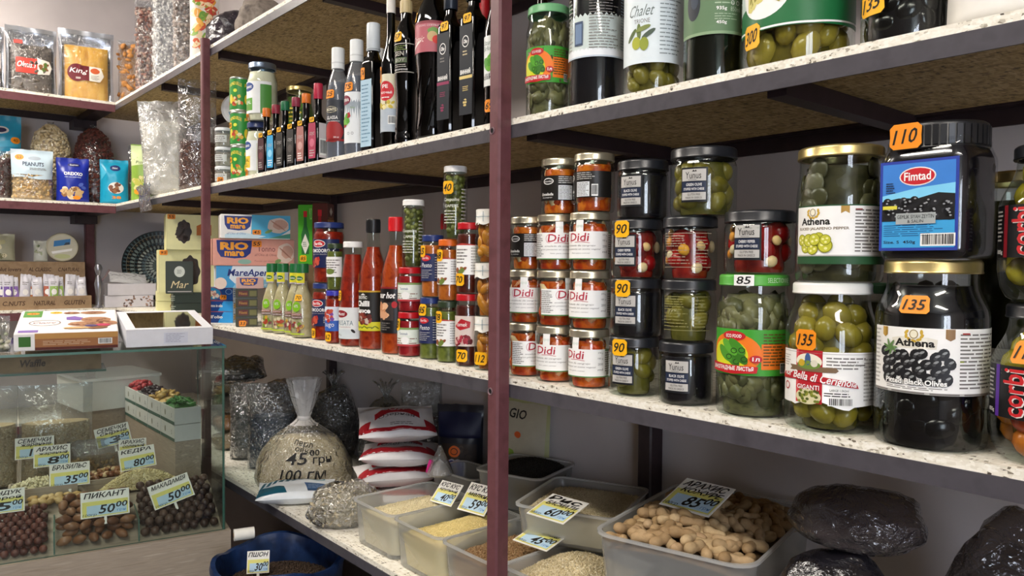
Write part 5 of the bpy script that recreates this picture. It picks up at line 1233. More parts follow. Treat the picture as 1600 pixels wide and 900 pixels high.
# mayonnaise, green tins, little tubs, cheese lid
MAYO = mottled(['#e6dfc4', '#ece6d0', '#ddd5b8'], 30, .3)
def mayo(loc, label, r, h, lidm, kind):
    S = jar('mayonnaise_jar', label, loc, r, h, 34, neck=.86, lidh=.016, lid=lidm, content=MAYO, s0=.66, s1=.86, group='mayonnaise jars', seg=34)
    d = Decal(); z0, z1 = h * .12, h * .66
    d.rect(-r * 1.2, z0, r * 1.2, z1, flat('#e9ecec'), 0); d.ell(-r * .5, z1 - h * .09, r * .5, h * .075, flat('#2a4a8c'), 1); d.text("HELLMANN'S", -r * .86, z1 - h * .115, -r * .14, z1 - h * .07, WHITE, 2, bold=.02)
    c = '#5fa03a' if kind == 'green' else '#e8c53a'
    d.rect(-r * 1.0, z0 + h * .05, -r * .1, z0 + h * .26, flat(c), 1); d.text('REAL', -r * .9, z0 + h * .16, -r * .2, z0 + h * .22, WHITE if kind == 'green' else INK, 2); d.lines(-r * .85, z0 + h * .07, -r * .2, z0 + h * .14, 2, flat('#7a7a4a'), 2, 2)
    d.rect(r * .45, z0, r * 1.2, z1 - h * .05, flat('#4a8a3a') if kind == 'green' else flat('#d8dccc'), 1); d.build('label', S.root, wrap(S), du=.004)
    sticker(S.root, '65', .022, .020, wrap(S), ORANGE, u=-r * .7, v=h * (.06 if kind == 'green' else .09))
mayo((-2.1840, .8940, T2), 'lower mayonnaise jar with dark blue lid and yellow label', .0330, .158, flat('#2b3a66', .3), 'yellow')
mayo((-2.1680, .9010, T2 + .1586), 'larger mayonnaise jar with shiny steel lid standing on top', .0425, .166, metal('#8fa0b8'), 'green')
S = jar('pickle_jar', 'jar with green label in shadow behind the mayonnaise', (-2.105, .985, T2), .042, .26, 20, content=mottled(['#3f5a24', '#4d6a2c'], 40, .3), lid=LID_GOLD); d = Decal(); d.rect(-.05, .12, .05, .21, flat('#5f8a2e'), 0); d.lines(-.04, .13, .04, .2, 6, flat('#c9b23a'), 1, 3); d.build('label', S.root, wrap(S), du=.005)
for k in range(3):
    t = thing('green_tin', ('bottom green tin of vegetables by the mayonnaise', 'middle green tin of vegetables in the stack', 'top green tin of vegetables in the stack')[k], 'tin', (-2.2900 - .004 * k, .8860, T2 + k * .1016), 34 + 4 * k, 'stacked green tins')
    r = .0300; h = .101
    MB().lathe([(0, .001), (r * .93, .001), (r * .97, 0), (r, .002), (r * .97, .005), (r * .97, h - .005), (r, h - .002), (r * .97, h), (r * .93, h - .002), (0, h - .003)], 30, metal('#b9bdb4', .35)).build('tin_body', t)
    d = Decal(); d.rect(-.094, .006, .094, h - .006, flat('#2f8a3a', .4), 0)
    for sx_ in (-.047, 0.0, .047):
        d.text('BONDUELLE', sx_ - .019, h - .030, sx_ + .019, h - .020, flat('#e8d04a'), 1, bold=.03, arc=.006); d.ell(sx_, h - .040, .006, .005, flat('#d8e04a'), 1); blob_pic(d, sx_ + .006, .030, .014, .016, ['#d8b43a', '#e0d8a8', '#b03a2a', '#7fae3a', '#c8602a'], 14, .006, 1, 3 + k); d.ell(sx_ - .014, .036, .006, .014, flat('#e0c83a'), 2)
    d.build('label', t, fm_wrap(lambda z: r * .975, r), du=.004)
    if k < 2: sticker(t, '48', .018, .016, fm_wrap(lambda z: r * .985, r), YELLOW, u=-.020, v=.060)
for k in range(3):
    S = jar('clear_tub', ('lowest small clear tub behind the thin left post, price 28', 'middle small clear tub behind the thin left post', 'topmost small clear tub behind the thin left post')[k], (-2.4720, .9020, T2 + k * .0606), .0275, .060, 36, neck=.96, lidh=.010, lid=flat('#dfe4e6', .3), content=mottled(['#b8b0a0', '#8f8a78', '#cfc8b8'], 40, .4), s0=.8, s1=.88, glass=clear('#eef2f2', veil=.12), group='small clear tubs', fill=.04, cat='tub')
    d = Decal(); d.rect(-.02, .014, .024, .036, flat('#d9dcda'), 0); d.lines(-.016, .017, .02, .034, 3, GREY, 1, k + 1); d.build('label', S.root, wrap(S), du=.004)
    if k == 0: sticker(S.root, '28', .020, .017, wrap(S), ORANGE, u=.004, v=.016)
t = thing('round_cheese', 'round white cheese pack with blue mark leaning behind the green tins', 'cheese', (-2.745, 1.050, T2 + .300), 68)
MB().lathe([(0, 0), (.050, 0), (.053, .003), (.055, .006), (.055, .022), (.053, .025), (.049, .026), (.048, .024), (0, .024)], 36, flat('#f2f4f6', .35)).build('wheel', t, (0, 0, 0), (math.pi / 2 + .12, 0, 0))
d = Decal(); d.ell(0, 0, .040, .040, flat('#eef0f0'), 0, 26); d.ell(-.018, -.014, .012, .014, flat('#5f9fd0'), 1, wob=.5, seed=4); d.ell(.008, .01, .014, .006, flat('#b8cfe0'), 1); o = d.build('print', t, lambda u, v, o: (u, v, .0262 + o)); o.rotation_euler = (math.pi / 2 + .12, 0, 0)
carton('brown_carton', 'plain brown carton in the shade behind the green tins carrying the cheese', 'carton', (-2.745, 1.085, T2), 68, .13, .16, .243, flat('#5d4a34', .7))

# ================================================================== BAGS AND BOXES IN THE CORNER AND ALONG THE FAR WALL
FILM = clear('#f4f5f7', refl=2.6, rough=.07, crinkle=.55, veil=.04, cscale=34)
FILM3 = clear('#f6f7f8', refl=1.5, rough=.06, crinkle=.8, veil=.03, cscale=40)
FILM2 = clear('#eceef2', refl=3.2, rough=.07, crinkle=.9, veil=.09, cscale=42)
def food_bag(name, label, loc, rz, w, h, d_, seed, group=None, film=None, fill=None, pieces=None, core=None, printed=None, top=.10, crumple=.004, tilt=None, n=0, size=None, tmpl=ICO1, cat='bag', base=.75, waist=.03, pw=2.6, pouch=False):
    """clear bag: film, heap of contents, loose pieces pressed against the film"""
    t = thing(name, label, cat, loc, rz, group, tilt)
    S = bag_fn(w, h, d_, seed, crumple, top, .03, base, waist, pw)
    if printed is None:
        bag_mesh('film', S, film or FILM, t)
        Sf = bag_fn(w * .96, h, d_ * .90, seed, crumple * .4, top, .03, base, waist, pw)
        if pouch:      # contents slump to a rounded mound, edges and back are silver foil
            Sf = bag_fn(w * .80, h * fill, d_ * .88, seed, crumple * .6, .0, .05, .8, .0, 3.2); fill = 1.0
            d = Decal(); FO = metal('#c9ccd2', .22)
            for (x0, x1, y0, y1) in ((-w * .497, -w * .44, .004, h * .995), (w * .44, w * .497, .004, h * .995), (-w * .44, w * .44, h * .93, h * .995), (-w * .44, w * .44, .004, h * .02)): d.rect(x0, y0, x1, y1, FO, 1)
            d.build('foil_edge', t, fm_bag(S, w, h), du=.012, dv=.012)
            d = Decal(); d.rect(-w * .48, .004, w * .48, h * .98, FO, 0); d.build('foil_back', t, fm_bag(bag_fn(w, h, d_ * .93, seed, crumple, top, .03, base, waist, pw), w, h, 1), du=.012, dv=.012)
        if core is not None: bag_mesh('contents', Sf, core, t, 14, 16, .012, fill, None, .97)
        if n: scatter('loose_contents', bag_points(Sf, n, .02, fill - .01, seed, .001, zmin=max(size) * 1.3), size, pieces, t, seed, tmpl)
    else: bag_mesh('printed_film', S, printed, t)
    return t, S
def bagdec(t, S, w, h, d, name='print', du=.012): d.build(name, t, fm_bag(S, w, h), du=du, dv=du)
def hem(t, S, w, h, mat):   # the crimped seal along the top
    d = Decal()
    for k in range(5): d.rect(-w * .47, h * (.93 + .012 * k), w * .47, h * (.936 + .012 * k), mat, 1)
    bagdec(t, S, w, h, d, 'top_seal')

# --- far wall, top shelf: dried fruit pouches
w, h = .178, .272
t, S = food_bag('fruit_pouch', 'clear pouch of dark dried fruit with red and white label on the far top shelf', (-3.640, .5560, T1), 84, w, h, .05, 3, 'pouches on the far top shelf', FILM3, .74, varied(['#4a4440', '#5d544c', '#6a6058'], .3), mottled(['#4f4842', '#6d645c', '#3a3430'], 40, .35, bump=.4), n=60, size=(.012, .009, .005), pouch=True)
d = Decal(); d.rect(-.055, .085, .020, .145, flat('#c23a2c'), 0); d.poly([(.020, .083), (.062, .088), (.072, .115), (.062, .140), (.020, .147)], flat('#e6e0d6'), 0); d.text('Olmish', -.050, .107, .014, .130, WHITE, 1, shear=.25, bold=.01); blob_pic(d, .046, .115, .016, .012, ['#8a5a3a', '#5f7a3a', '#c98a4a'], 9, .008, 1, 3); d.rect(-.06, .20, -.03, .215, flat('#b03a30'), 0); bagdec(t, S, w, h, d, 'label')
w, h = .205, .298
t, S = food_bag('fruit_pouch', 'clear pouch of golden dried mango with dark red label on the far top shelf', (-3.640, .7540, T1), 80, w, h, .05, 5, 'pouches on the far top shelf', FILM3, .78, varied(['#d8a030', '#e0b048', '#c78c22'], .3), mottled(['#c98a1c', '#f0b93e', '#dca02c', '#f2c450'], 26, .35, bump=.5, stretch=(1, 1, .25)), n=0, size=(.034, .012, .005), pouch=True)
d = Decal(); d.ell(-.036, .118, .036, .036, flat('#6a1a24'), 0); d.rect(-.036, .088, .010, .148, flat('#6a1a24'), 0); d.poly([(.010, .088), (.050, .086), (.066, .112), (.054, .146), (.010, .148)], flat('#e3ddd0'), 0); d.ell(.032, .130, .018, .012, flat('#c2562a'), 1); d.text('King', -.062, .110, .002, .136, WHITE, 1, shear=.3, bold=.01); d.rect(-.040, .092, -.022, .100, flat('#b8b0a8'), 1); d.lines(.016, .092, .050, .112, 4, GREY, 1, 4); bagdec(t, S, w, h, d, 'label')
t, S = food_bag('fruit_pouch', 'clear pouch cut by the left edge on the far top shelf', (-3.650, .4050, T1), 84, .12, .255, .05, 9, 'pouches on the far top shelf', FILM2, .6, varied(['#c9b8a0', '#a08a70'], .3), mottled(['#b8a890', '#d0c4b0'], 30, .4), n=40, size=(.012, .009, .005), pouch=True)
d = Decal(); d.rect(-.03, .09, .05, .15, flat('#d8d4d0'), 0); d.lines(-.02, .1, .04, .14, 4, GREY, 1, 3); bagdec(t, S, .12, .255, d, 'label')

# --- far wall, second shelf: sacks of pulses behind, printed bags in front
NUT_P = varied(['#e0cfa8', '#cfb98c', '#ecdfc0', '#bda678'], .4); 
def round_sack(label, loc, r, h, mat, core, seed, n, size, group):
    t = thing('pulse_sack', label, 'bag', loc, 80, group)
    pr = [(r * .82, 0), (r * .98, .012), (r, .05), (r * 1.0, h * .5), (r * .95, h * .68), (r * .74, h * .85), (r * .35, h * .93), (r * .12, h * .965)]
    MB().lathe([(0, .001)] + pr + [(r * .18, h)], 34, FILM).build('film', t)
    ip = [(max(0, q - .005), z) for q, z in pr]
    MB().lathe([(0, .002)] + ip + [(0, h * .968)], 30, core).build('contents', t)
    rdn = random.Random(seed); pts = []
    zs = [z for q, z in pr]; rs = [q for q, z in pr]
    for k in range(n):
        z = rdn.uniform(.010, h * .95); a = rdn.uniform(0, 6.283); q = float(np.interp(z, zs, rs)) - .004; pts.append((q * math.cos(a), q * math.sin(a), z))
    scatter('pulses', pts, size, mat, t, seed, ICO1)
round_sack('big clear sack of chickpeas standing against the far wall', (-3.760, .6420, T2), .076, .345, NUT_P, mottled(['#b09a72', '#c5ac80'], 60, .5), 4, 1500, (.0078, .0068, .0068), 'clear sacks of pulses against the far wall')
round_sack('big clear sack of dark red beans standing against the far wall', (-3.760, .8050, T2), .078, .348, varied(['#5a2e28', '#6d3a32', '#4a2420', '#7d4a40'], .3), mottled(['#3a1c1a', '#4a2622'], 60, .4), 6, 1500, (.0090, .0062, .0056), 'clear sacks of pulses against the far wall')
t, S = food_bag('bean_bag', 'clear bag of dark beans at the left edge under the turquoise pack', (-3.640, .4380, T2), 84, .10, .19, .07, 12, None, None, .85, varied(['#3f2826', '#55342f', '#2e1c1b'], .3), mottled(['#3a2422', '#4d2f2b'], 60, .4), n=320, size=(.0075, .005, .0045), top=.04)
def printed_bag(label, loc, rz, w, h, d_, col, seed, group='printed snack bags', top=.08, tilt=None, name='snack_bag'):
    return food_bag(name, label, loc, rz, w, h, d_, seed, group, printed=col, top=top, crumple=.0035, tilt=tilt, base=.8)
t, S = printed_bag('turquoise nut pack standing at the left edge against the far wall', (-3.735, .4700, T2), 84, .125, .345, .07, flat('#2a92b8', .3), 14)
d = Decal(); d.ell(-.01, .285, .030, .016, flat('#d8d4d4'), 1); d.ell(-.01, .285, .022, .010, flat('#2a2a50'), 2); d.ell(.042, .245, .017, .014, ORANGE, 1); d.text('40', .034, .239, .050, .251, INK, 2); d.poly([(-.062, .15), (-.02, .17), (.02, .20), (.05, .205), (.058, .17), (.03, .14), (-.02, .135), (-.062, .13)], flat('#e4e4e0'), 1); blob_pic(d, .01, .165, .036, .018, ['#8a6a4a', '#a08a5a', '#6d7a4a', '#9a5a48'], 16, .010, 2, 5); d.poly([(-.062, .21), (.06, .22), (.06, .25), (-.062, .23)], flat('#3fa8cc'), .5); bagdec(t, S, .125, .345, d)
w, h = .145, .200
t = thing('snack_bag', 'peanut bag with pale blue top and clear bottom in front of the chickpeas', 'bag', (-3.605, .5500, T2), 84, 'printed snack bags')
S = bag_fn(w, h, .055, 17, .0035, .08, .03, .8)
bag_mesh('printed_film', S, flat('#c3d6e2', .3), t, 18, 16, .50, 1.0); bag_mesh('clear_film', S, FILM, t, 18, 14, 0, .50)
Sf = bag_fn(w * .96, h, .050, 17, .001, .08, .03, .8); bag_mesh('contents', Sf, mottled(['#a88a58', '#c0a070'], 60, .5), t, 14, 12, .012, .5, None, .97)
scatter('peanuts', bag_points(Sf, 300, .03, .5, 5, zmin=.012), (.0085, .0062, .0062), varied(['#d2b27c', '#c09a60', '#e0c694', '#a88048'], .45), t, 5, ICO1)
d = Decal(); d.poly([(-.070, .100), (.0, .092), (.070, .105), (.070, .085), (.02, .082), (-.04, .090), (-.07, .088)], flat('#c3d6e2'), 1); d.text('PEANUTS', -.034, .134, .040, .150, flat('#2a3550'), 1, bold=.02); d.ell(.008, .166, .022, .008, flat('#a9b4c0'), 1); d.ell(-.044, .168, .015, .012, ORANGE, 1); d.text('52', -.052, .163, -.036, .173, INK, 2); d.lines(-.01, .118, .05, .128, 2, GREY, 1, 3); bagdec(t, S, w, h, d)
w, h = .118, .180
t, S = printed_bag('royal blue nut bag between the chickpea and bean sacks', (-3.600, .6920, T2), 80, w, h, .05, flat('#1f2f9a', .28), 19)
d = Decal(); d.ell(.004, .152, .022, .008, flat('#1a2060'), 1); d.text('Gurman', -.010, .149, .020, .155, WHITE, 2); d.text('OREXXO', -.032, .108, .036, .122, WHITE, 1, bold=.03); d.lines(-.03, .098, .036, .104, 1, flat('#b8c4e8'), 1, 3); blob_pic(d, .0, .040, .036, .022, ['#c9a878', '#a8804e', '#e0cfae', '#8a6038'], 20, .012, 1, 7); d.ell(.030, .072, .010, .007, flat('#5a70c8'), 2, rot=.6); d.ell(.040, .060, .009, .006, flat('#4a60b8'), 2, rot=-.4); d.ell(.014, .018, .014, .008, ORANGE, 5); bagdec(t, S, w, h, d)
w, h = .108, .188
t, S = printed_bag('small turquoise nut bag at the inner corner of the shelves', (-3.600, .8480, T2), 78, w, h, .05, flat('#1f9cc0', .28), 23)
d = Decal(); d.ell(.004, .152, .020, .013, flat('#22306a'), 1); d.text('Nut', -.006, .148, .014, .157, WHITE, 2, shear=.2); d.ell(.006, .068, .030, .024, flat('#e4e2dc'), 1); blob_pic(d, .006, .068, .022, .016, ['#7a4a36', '#9a6a4a', '#5a3226'], 12, .009, 2, 3); d.text('38', -.010, .022, .026, .034, ORANGE, 1, bold=.03); d.poly([(-.05, .10), (-.03, .13), (-.05, .16)], flat('#48b8d8'), 1); bagdec(t, S, w, h, d)
# on the long shelf next to the corner
w, h = .105, .240
t, S = printed_bag('green pistachio bag beside the small turquoise bag', (-3.430, .9250, T2), 76, w, h, .05, flat('#86a845', .3), 29)
d = Decal(); d.poly([(-.052, .15), (.052, .17), (.052, .235), (-.052, .235)], flat('#c8d6a0'), 1); d.ell(.024, .190, .020, .010, flat('#2f5a2a'), 2, rot=.5); d.text('Pistachio', -.034, .160, .034, .172, flat('#3a4a1e'), 2, shear=.2); blob_pic(d, .002, .075, .040, .050, ['#b0ae4a', '#d2cb8a', '#8a9a34', '#c8b87a', '#6f7a2a'], 34, .012, 1, 5); d.ell(-.030, .045, .012, .011, ORANGE, 6); bagdec(t, S, w, h, d)
food_bag('clear_bag', 'small clear bag of pale nuts half hidden behind the turquoise bag', (-3.600, .960, T2), 76, .11, .26, .06, 31, None, None, .5, varied(['#b0a48c', '#8f8468', '#c8bca0'], .4), mottled(['#9a8f78', '#b0a48c'], 50, .5), n=160, size=(.008, .006, .005))
food_bag('clear_bag', 'large crumpled clear bag of pale packs hanging over the shelf front', (-3.045, .905, T2 + .006), 72, .165, .350, .07, 37, 'large clear bags on the upper shelf', clear('#f4f6f8', refl=3.2, rough=.08, crinkle=.9, veil=.28, cscale=36), .78, varied(['#d9d2c0', '#c8bfa8', '#e6e0d0', '#a8a08c'], .4), mottled(['#dcd6c4', '#efeada', '#c9c2ac'], 12, .5), n=0, size=(.030, .034, .006), top=.06, crumple=.010, tmpl=ICO2, tilt=(0, -.07))
t = bpy.data.objects[[o.name for o in bpy.data.objects if o.get('label', '').startswith('large crumpled clear')][0]]
Sd = bag_fn(.15, .10, .015, 3, .012, .3, .05, .5); bag_mesh('hanging_tail', Sd, FILM2, t, 12, 10).location = (-.0830, -.0270, -.058); [c for c in t.children if c.name.startswith('hanging_tail')][0].rotation_euler = (0, 0, -RAD(72))
food_bag('clear_bag', 'tall clear bag of brown seeds beside the thin left post', (-2.790, .925, T2), 70, .125, .395, .07, 41, 'large clear bags on the upper shelf', FILM, .45, varied(['#5a3a30', '#6d4a3c', '#4a2c26'], .4), mottled(['#4a302a', '#5f4036'], 60, .5), n=500, size=(.006, .0045, .004), top=.02, crumple=.008)

# --- long top shelf near the corner: vacuum packs of nuts and beans
def vac(label, loc, w, h, cols, core, seed, size, n, film=None):
    return food_bag('nut_pack', label, loc, 74, w, h, .10, seed, 'upright packs on the long top shelf', film or FILM2, .93, varied(cols, .35), mottled(core, 50, .5), n=n, size=size, top=.05, crumple=.005, base=.95, pw=6)
vac('orange pack of dried apricots nearest the corner on the long top shelf', (-3.680, .925, T1), .078, .300, ['#c98a44', '#d89a58', '#b87634'], ['#b87c3c', '#cc9454'], 3, (.016, .013, .008), 60)
vac('pack of mixed red beans on the long top shelf', (-3.400, .925, T1), .085, .400, ['#8a5a50', '#c8b0a0', '#5a3430', '#a87a6c'], ['#6a4a44', '#7d5a52'], 5, (.010, .0065, .006), 420)
vac('pack of white beans on the long top shelf', (-3.150, .925, T1), .095, .420, ['#d8d6d2', '#c8c6c2', '#e6e4e0'], ['#b8b6b2', '#c8c6c2'], 7, (.010, .0065, .006), 480)
vac('pack of brown beans right of the white beans', (-2.925, .925, T1), .080, .420, ['#a89a90', '#7a6a62', '#c0b4aa', '#5a4c46'], ['#6f625a', '#84766c'], 9, (.011, .007, .006), 420)
t, S = printed_bag('colourful vegetable bag on the long top shelf left of the dark bundles', (-2.730, .930, T1), 72, .095, .300, .06, flat('#d9d4cc', .35), 47, None, name='vegetable_bag')
d = Decal(); blob_pic(d, 0, .15, .036, .11, ['#c8542a', '#d89a3a', '#7a9a3a', '#b83a2a', '#e0c8a0', '#5f8a34'], 60, .014, 1, 8); bagdec(t, S, .095, .300, d)
def bundle(name, label, loc, rz, w, h, d_, mat, seed, amp=.03, tilt=None, group=None, inner=None, inner_cols=None, n=0, flat_b=.35, cat='bag', ties=None, film=None):
    """slumped knotted bag: a lumpy body with folds gathering to a knot"""
    t = thing(name, label, cat, loc, rz, group, tilt)
    v, f = ICO3[0], ICO3[1]
    bm = bmesh.new(); bmesh.ops.create_icosphere(bm, subdivisions=4, radius=1); V = [q.co.copy() for q in bm.verts]; Fc = [[q.index for q in x.verts] for x in bm.faces]; bm.free()
    out = []
    for p in V:
        q = Vector((p.x * w / 2, p.y * d_ / 2, p.z * h / 2))
        a = math.atan2(p.y, p.x)
        k = 1 + amp * 4 * noise.noise(p * 1.6 + Vector((seed, 0, 0))) + amp * 2.0 * noise.noise(p * 4.5 + Vector((0, seed, 0))) + amp * .9 * abs(math.sin(a * 9 + seed)) * max(0, p.z)
        q *= k
        if q.z < -h / 2 * (1 - flat_b): q.z = -h / 2 * (1 - flat_b) + (q.z + h / 2 * (1 - flat_b)) * .05
        out.append(q + Vector((0, 0, h / 2 * (1 - flat_b))))
    zmin = min(q.z for q in out)
    for q in out: q.z -= zmin
    MB().add(out, Fc, mat).build('film', t, smooth=80)
    if inner:
        MB().add([Vector((q.x * .90, q.y * .90, .004 + q.z * .86)) for q in out], Fc, inner).build('contents', t, smooth=80)
        if n:
            rdn = random.Random(seed); pts = [o_ for o_ in (Vector((q.x * .92, q.y * .92, max(max(inner_cols[1]) * 1.3, .004 + q.z * .88))) for q in rdn.sample(out, min(n, len(out))))]
            scatter('loose_contents', pts, inner_cols[1], inner_cols[0], t, seed, ICO1)
    if ties:
        zt_ = max(q.z for q in out) - .006; m = MB(); 
        for k in range(7):
            a = k * .9 + seed; m.tube([(0, 0, zt_ - .01), (math.cos(a) * .006, math.sin(a) * .006, zt_ + .010), (math.cos(a) * ties * .5, math.sin(a) * ties * .5, zt_ + ties * .8), (math.cos(a) * ties * .8, math.sin(a) * ties * .8, zt_ + ties)], .004, 6, film or mat)
        m.build('knot', t, smooth=80)
    return t
DKFILM = mottled(['#221c22', '#2f2830', '#3a323c'], 30, .22, bump=.8, spec=.8, dist=.01)
bundle('dark_bag', 'dark purple plastic bundle on the long top shelf', (-2.520, .950, T1), 70, .185, .170, .13, DKFILM, 3, .06)
bundle('grey_bag', 'grey brown woolly bag at the right end of the long top shelf', (-2.290, .950, T1), 68, .150, .160, .13, mottled(['#6a6058', '#857a70', '#574e48'], 40, .7, bump=.8), 8, .04)

# --- corner of the eye-level shelf: date boxes, gift boxes, plate
CREAM = flat('#e3e0a8', .45)
def date_box(label, loc, w, h, price, dr):
    t = carton('date_box', label, 'carton', loc, 78, w, .09, h, CREAM, 'cream date boxes with scalloped windows')
    d = Decal(); pts = []
    cx, cy, rx, ry = dr
    for k in range(48):
        a = 2 * math.pi * k / 48; q = 1 + .07 * math.cos(8 * a); pts.append((cx + rx * q * math.cos(a), cy + ry * q * math.sin(a)))
    d.poly(pts, flat('#2a211d'), 0); blob_pic(d, cx, cy, rx * .7, ry * .7, ['#3a2c26', '#4d3c34', '#5f4f46', '#2f241f'], 18, .013, 1, 6)
    d.rect(-w / 2 + .003, 0, -w / 2 + .0036, h, flat('#b8b584'), 0); d.build('print', t, fm_front(-.045)); sticker(t, price, .028, .018, fm_front(-.045), ORANGE, u=-w / 2 + .018, v=h - .010)
    return t
t = date_box('lower cream date box with scalloped window, price 95', (-3.060, .9700, T3 + .0775), .200, .160, '95', (.010, .080, .034, .058))
t2 = date_box('upper cream date box with scalloped window, price 55', (-3.030, .9800, T3 + .0775 + .1606), .182, .132, '55', (-.030, .068, .026, .042))
d = Decal(); d.rect(.030, .102, .052, .132, flat('#26332a'), 0); d.poly([(.014, .055), (.066, .055), (.066, .095), (.05, .10), (.03, .098), (.014, .09)], flat('#b9691c'), 1); d.build('orange_band', t2, fm_front(-.045))
t = carton('dark_box', 'dark green box with white oval in front of the cream date boxes', 'carton', (-2.930, .905, T3 + .0775), 76, .092, .018, .118, flat('#2c352c', .45))
d = Decal(); d.ell(.0, .080, .018, .020, flat('#c9cfc8'), 0); d.lines(-.008, .072, .008, .088, 3, flat('#6a746a'), 1, 3); d.text('Mar', -.026, .020, .030, .046, flat('#d8c79a'), 1, shear=.3); d.rect(-.040, .006, .040, .009, LGREY, 0); d.build('print', t, fm_front(-.009))
for k in range(2):
    t = carton('sweet_box', ('lower small cream sweet box', 'upper small cream sweet box')[k] + ' beside the dark green flat boxes', 'carton', (-3.235, .955, T3 + k * .0386), 78, .085, .09, .038, CREAM, 'small cream sweet boxes')
    d = Decal(); d.ell(.020, .019, .016, .013, flat('#a87a34'), 0); d.ell(.02, .019, .009, .007, flat('#6a4a22'), 1); d.build('print', t, fm_front(-.045))
    t = carton('flat_box', ('lower dark green flat box', 'upper dark green flat box')[k] + ' under the cream date boxes', 'carton', (-3.050, .975, T3 + k * .0386), 78, .115, .10, .038, flat('#2b3830', .45), 'dark green flat boxes')
    d = Decal(); d.lines(-.066, .008, -.048, .030, 3, flat('#a9b4a8'), 1, k + 4); d.build('print', t, fm_front(-.05))
    t = carton('gift_box', ('lower white gift box with brown pattern in the corner', 'upper white gift box with torn wrapping in the corner')[k], 'carton', (-3.590, .8980 + .008 * k, T3 + .0008 + .0496 * k), 80 + 4 * k, .185, .11, .049, flat('#c3c0c6', .4), 'white gift boxes in the corner')
    if k == 0:
        d = Decal(); rdn = random.Random(4)
        for q in range(26): d.ell(rdn.uniform(-.02, .088), rdn.uniform(.004, .045), .0035, .006, flat(rdn.choice(['#7a6258', '#9a7a6a', '#5a4a48'])), 1, 7, rot=rdn.uniform(0, 3))
        d.build('print', t, fm_front(-.055))
    else:
        S = bag_fn(.15, .07, .012, 9, .006, .2, .05, .6); o = bag_mesh('torn_wrapping', S, clear('#eef0f4', refl=1.4, rough=.15, crinkle=.6, veil=.5), t, 12, 8); o.location = (-.01, -.04, .051); o.rotation_euler = (-.9, .1, .1)
t = thing('decorative_plate', 'large dark plate with lace-like rings leaning in the corner', 'plate', (-3.690, 1.060, T3 + .012), 76)
R = .160
pl = MB().lathe([(0, .006), (R * .6, .006), (R * .72, .010), (R * .95, .022), (R, .026), (R, .030), (R * .94, .027), (R * .7, .015), (R * .6, .011), (0, .011)], 56, flat('#171b1d', .3))
pl.build('dish', t, (0, .05, R), (math.pi / 2 - .22, 0, 0))
d = Decal(); pal = [flat('#7f8e88', .4), flat('#4a5f66', .4), flat('#99a39a', .4), flat('#3c5257', .4), flat('#6b5f4c', .4)]
d.ell(0, 0, R * .20, R * .20, flat('#4a5a54', .4), 1, 30)
for i, (rr, n_, sz, pm) in enumerate(((.26, 20, .016, 2), (.36, 26, .012, 0), (.44, 30, .017, 1), (.55, 34, .014, 2), (.64, 40, .010, 3), (.74, 44, .016, 0), (.84, 50, .011, 4), (.93, 56, .012, 1))):
    for k in range(n_):
        a = 2 * math.pi * k / n_; d.ell(math.cos(a) * R * rr, math.sin(a) * R * rr, sz * .62, sz * .34, pal[pm], 2, 8, rot=a)
    d.ring(0, 0, R * (rr + .045), R * (rr + .045), .0012, pal[(i + 1) % 5], 2, 48)
def plate_map(u, v, o):
    q = math.hypot(u, v); z = float(np.interp(q, [0, R * .6, R * .7, R * .94, R], [.011, .011, .015, .027, .030])); return (u, v, z + o + .0006)
o = d.build('glaze_pattern', t, plate_map); o.location = (0, .05, R); o.rotation_euler = (math.pi / 2 - .22, 0, 0)
t = thing('silver_figurine', 'slim silver figurine in front of the plate', 'figurine', (-3.560, .7760, T3), 80)
MB().lathe([(0, 0), (.018, 0), (.019, .004), (.010, .012), (.008, .05), (.012, .065), (.016, .10), (.010, .125), (.006, .135), (.013, .150), (.016, .165), (.010, .180), (0, .185)], 20, metal('#9a9aa2', .3)).build('body', t)
MB().tube([(.006, 0, .105), (.024, -.004, .128), (.040, -.006, .160)], .004, 8, metal('#8a7a80', .35)).build('raised_arm', t)

# --- cardboard display of snack bars on the far eye-level shelf
KRAFT = mottled(['#8f7558', '#9a8063', '#866c50'], 30, .7, bump=.1)
t = thing('display_box', 'brown cardboard display tray holding wrapped snack bars', 'box', (-3.560, .5000, T3), 90)
m = MB(); m.box(-.33, .25, 0, .12, 0, .004, KRAFT); m.build('tray_floor', t, smooth=0)
MB().box(-.33, .25, .0, .004, .004, .052, KRAFT).build('front_lip', t, smooth=0); MB().box(-.33, .25, .116, .2, .004, .190, KRAFT).build('back_panel', t, smooth=0)
MB().box(.246, .25, .004, .116, .004, .052, KRAFT).build('side_panel', t, smooth=0)
d = Decal(); DKB = flat('#4f3626', .6)
for i, s_ in enumerate(('FRUIT', 'Nut lovers', 'AL CLASSIC', 'C.NATURAL')): d.text(s_, -.165 + i * .105, .150, -.085 + i * .105, .166, DKB, 1, shear=.15, bold=.02)
d.build('back_lettering', t, fm_front(.116)); d = Decal()
for i, s_ in enumerate(('FRUIT', 'C.NUTS', 'NATURAL', 'GLUTEN')): d.text(s_, -.165 + i * .105, .016, -.09 + i * .105, .034, DKB, 1, shear=.15, bold=.02)
d.build('front_lettering', t, fm_front(0))
bars_c = ['#6a4a94', '#7a5aa4', '#5a3a84', '#6a4a94', '#8a6aac', '#c8c4cc', '#b86a3a', '#c9c6c8', '#a85434', '#8fae54', '#9ab85e', '#d0ced2', '#bdbac4', '#d8d6da']
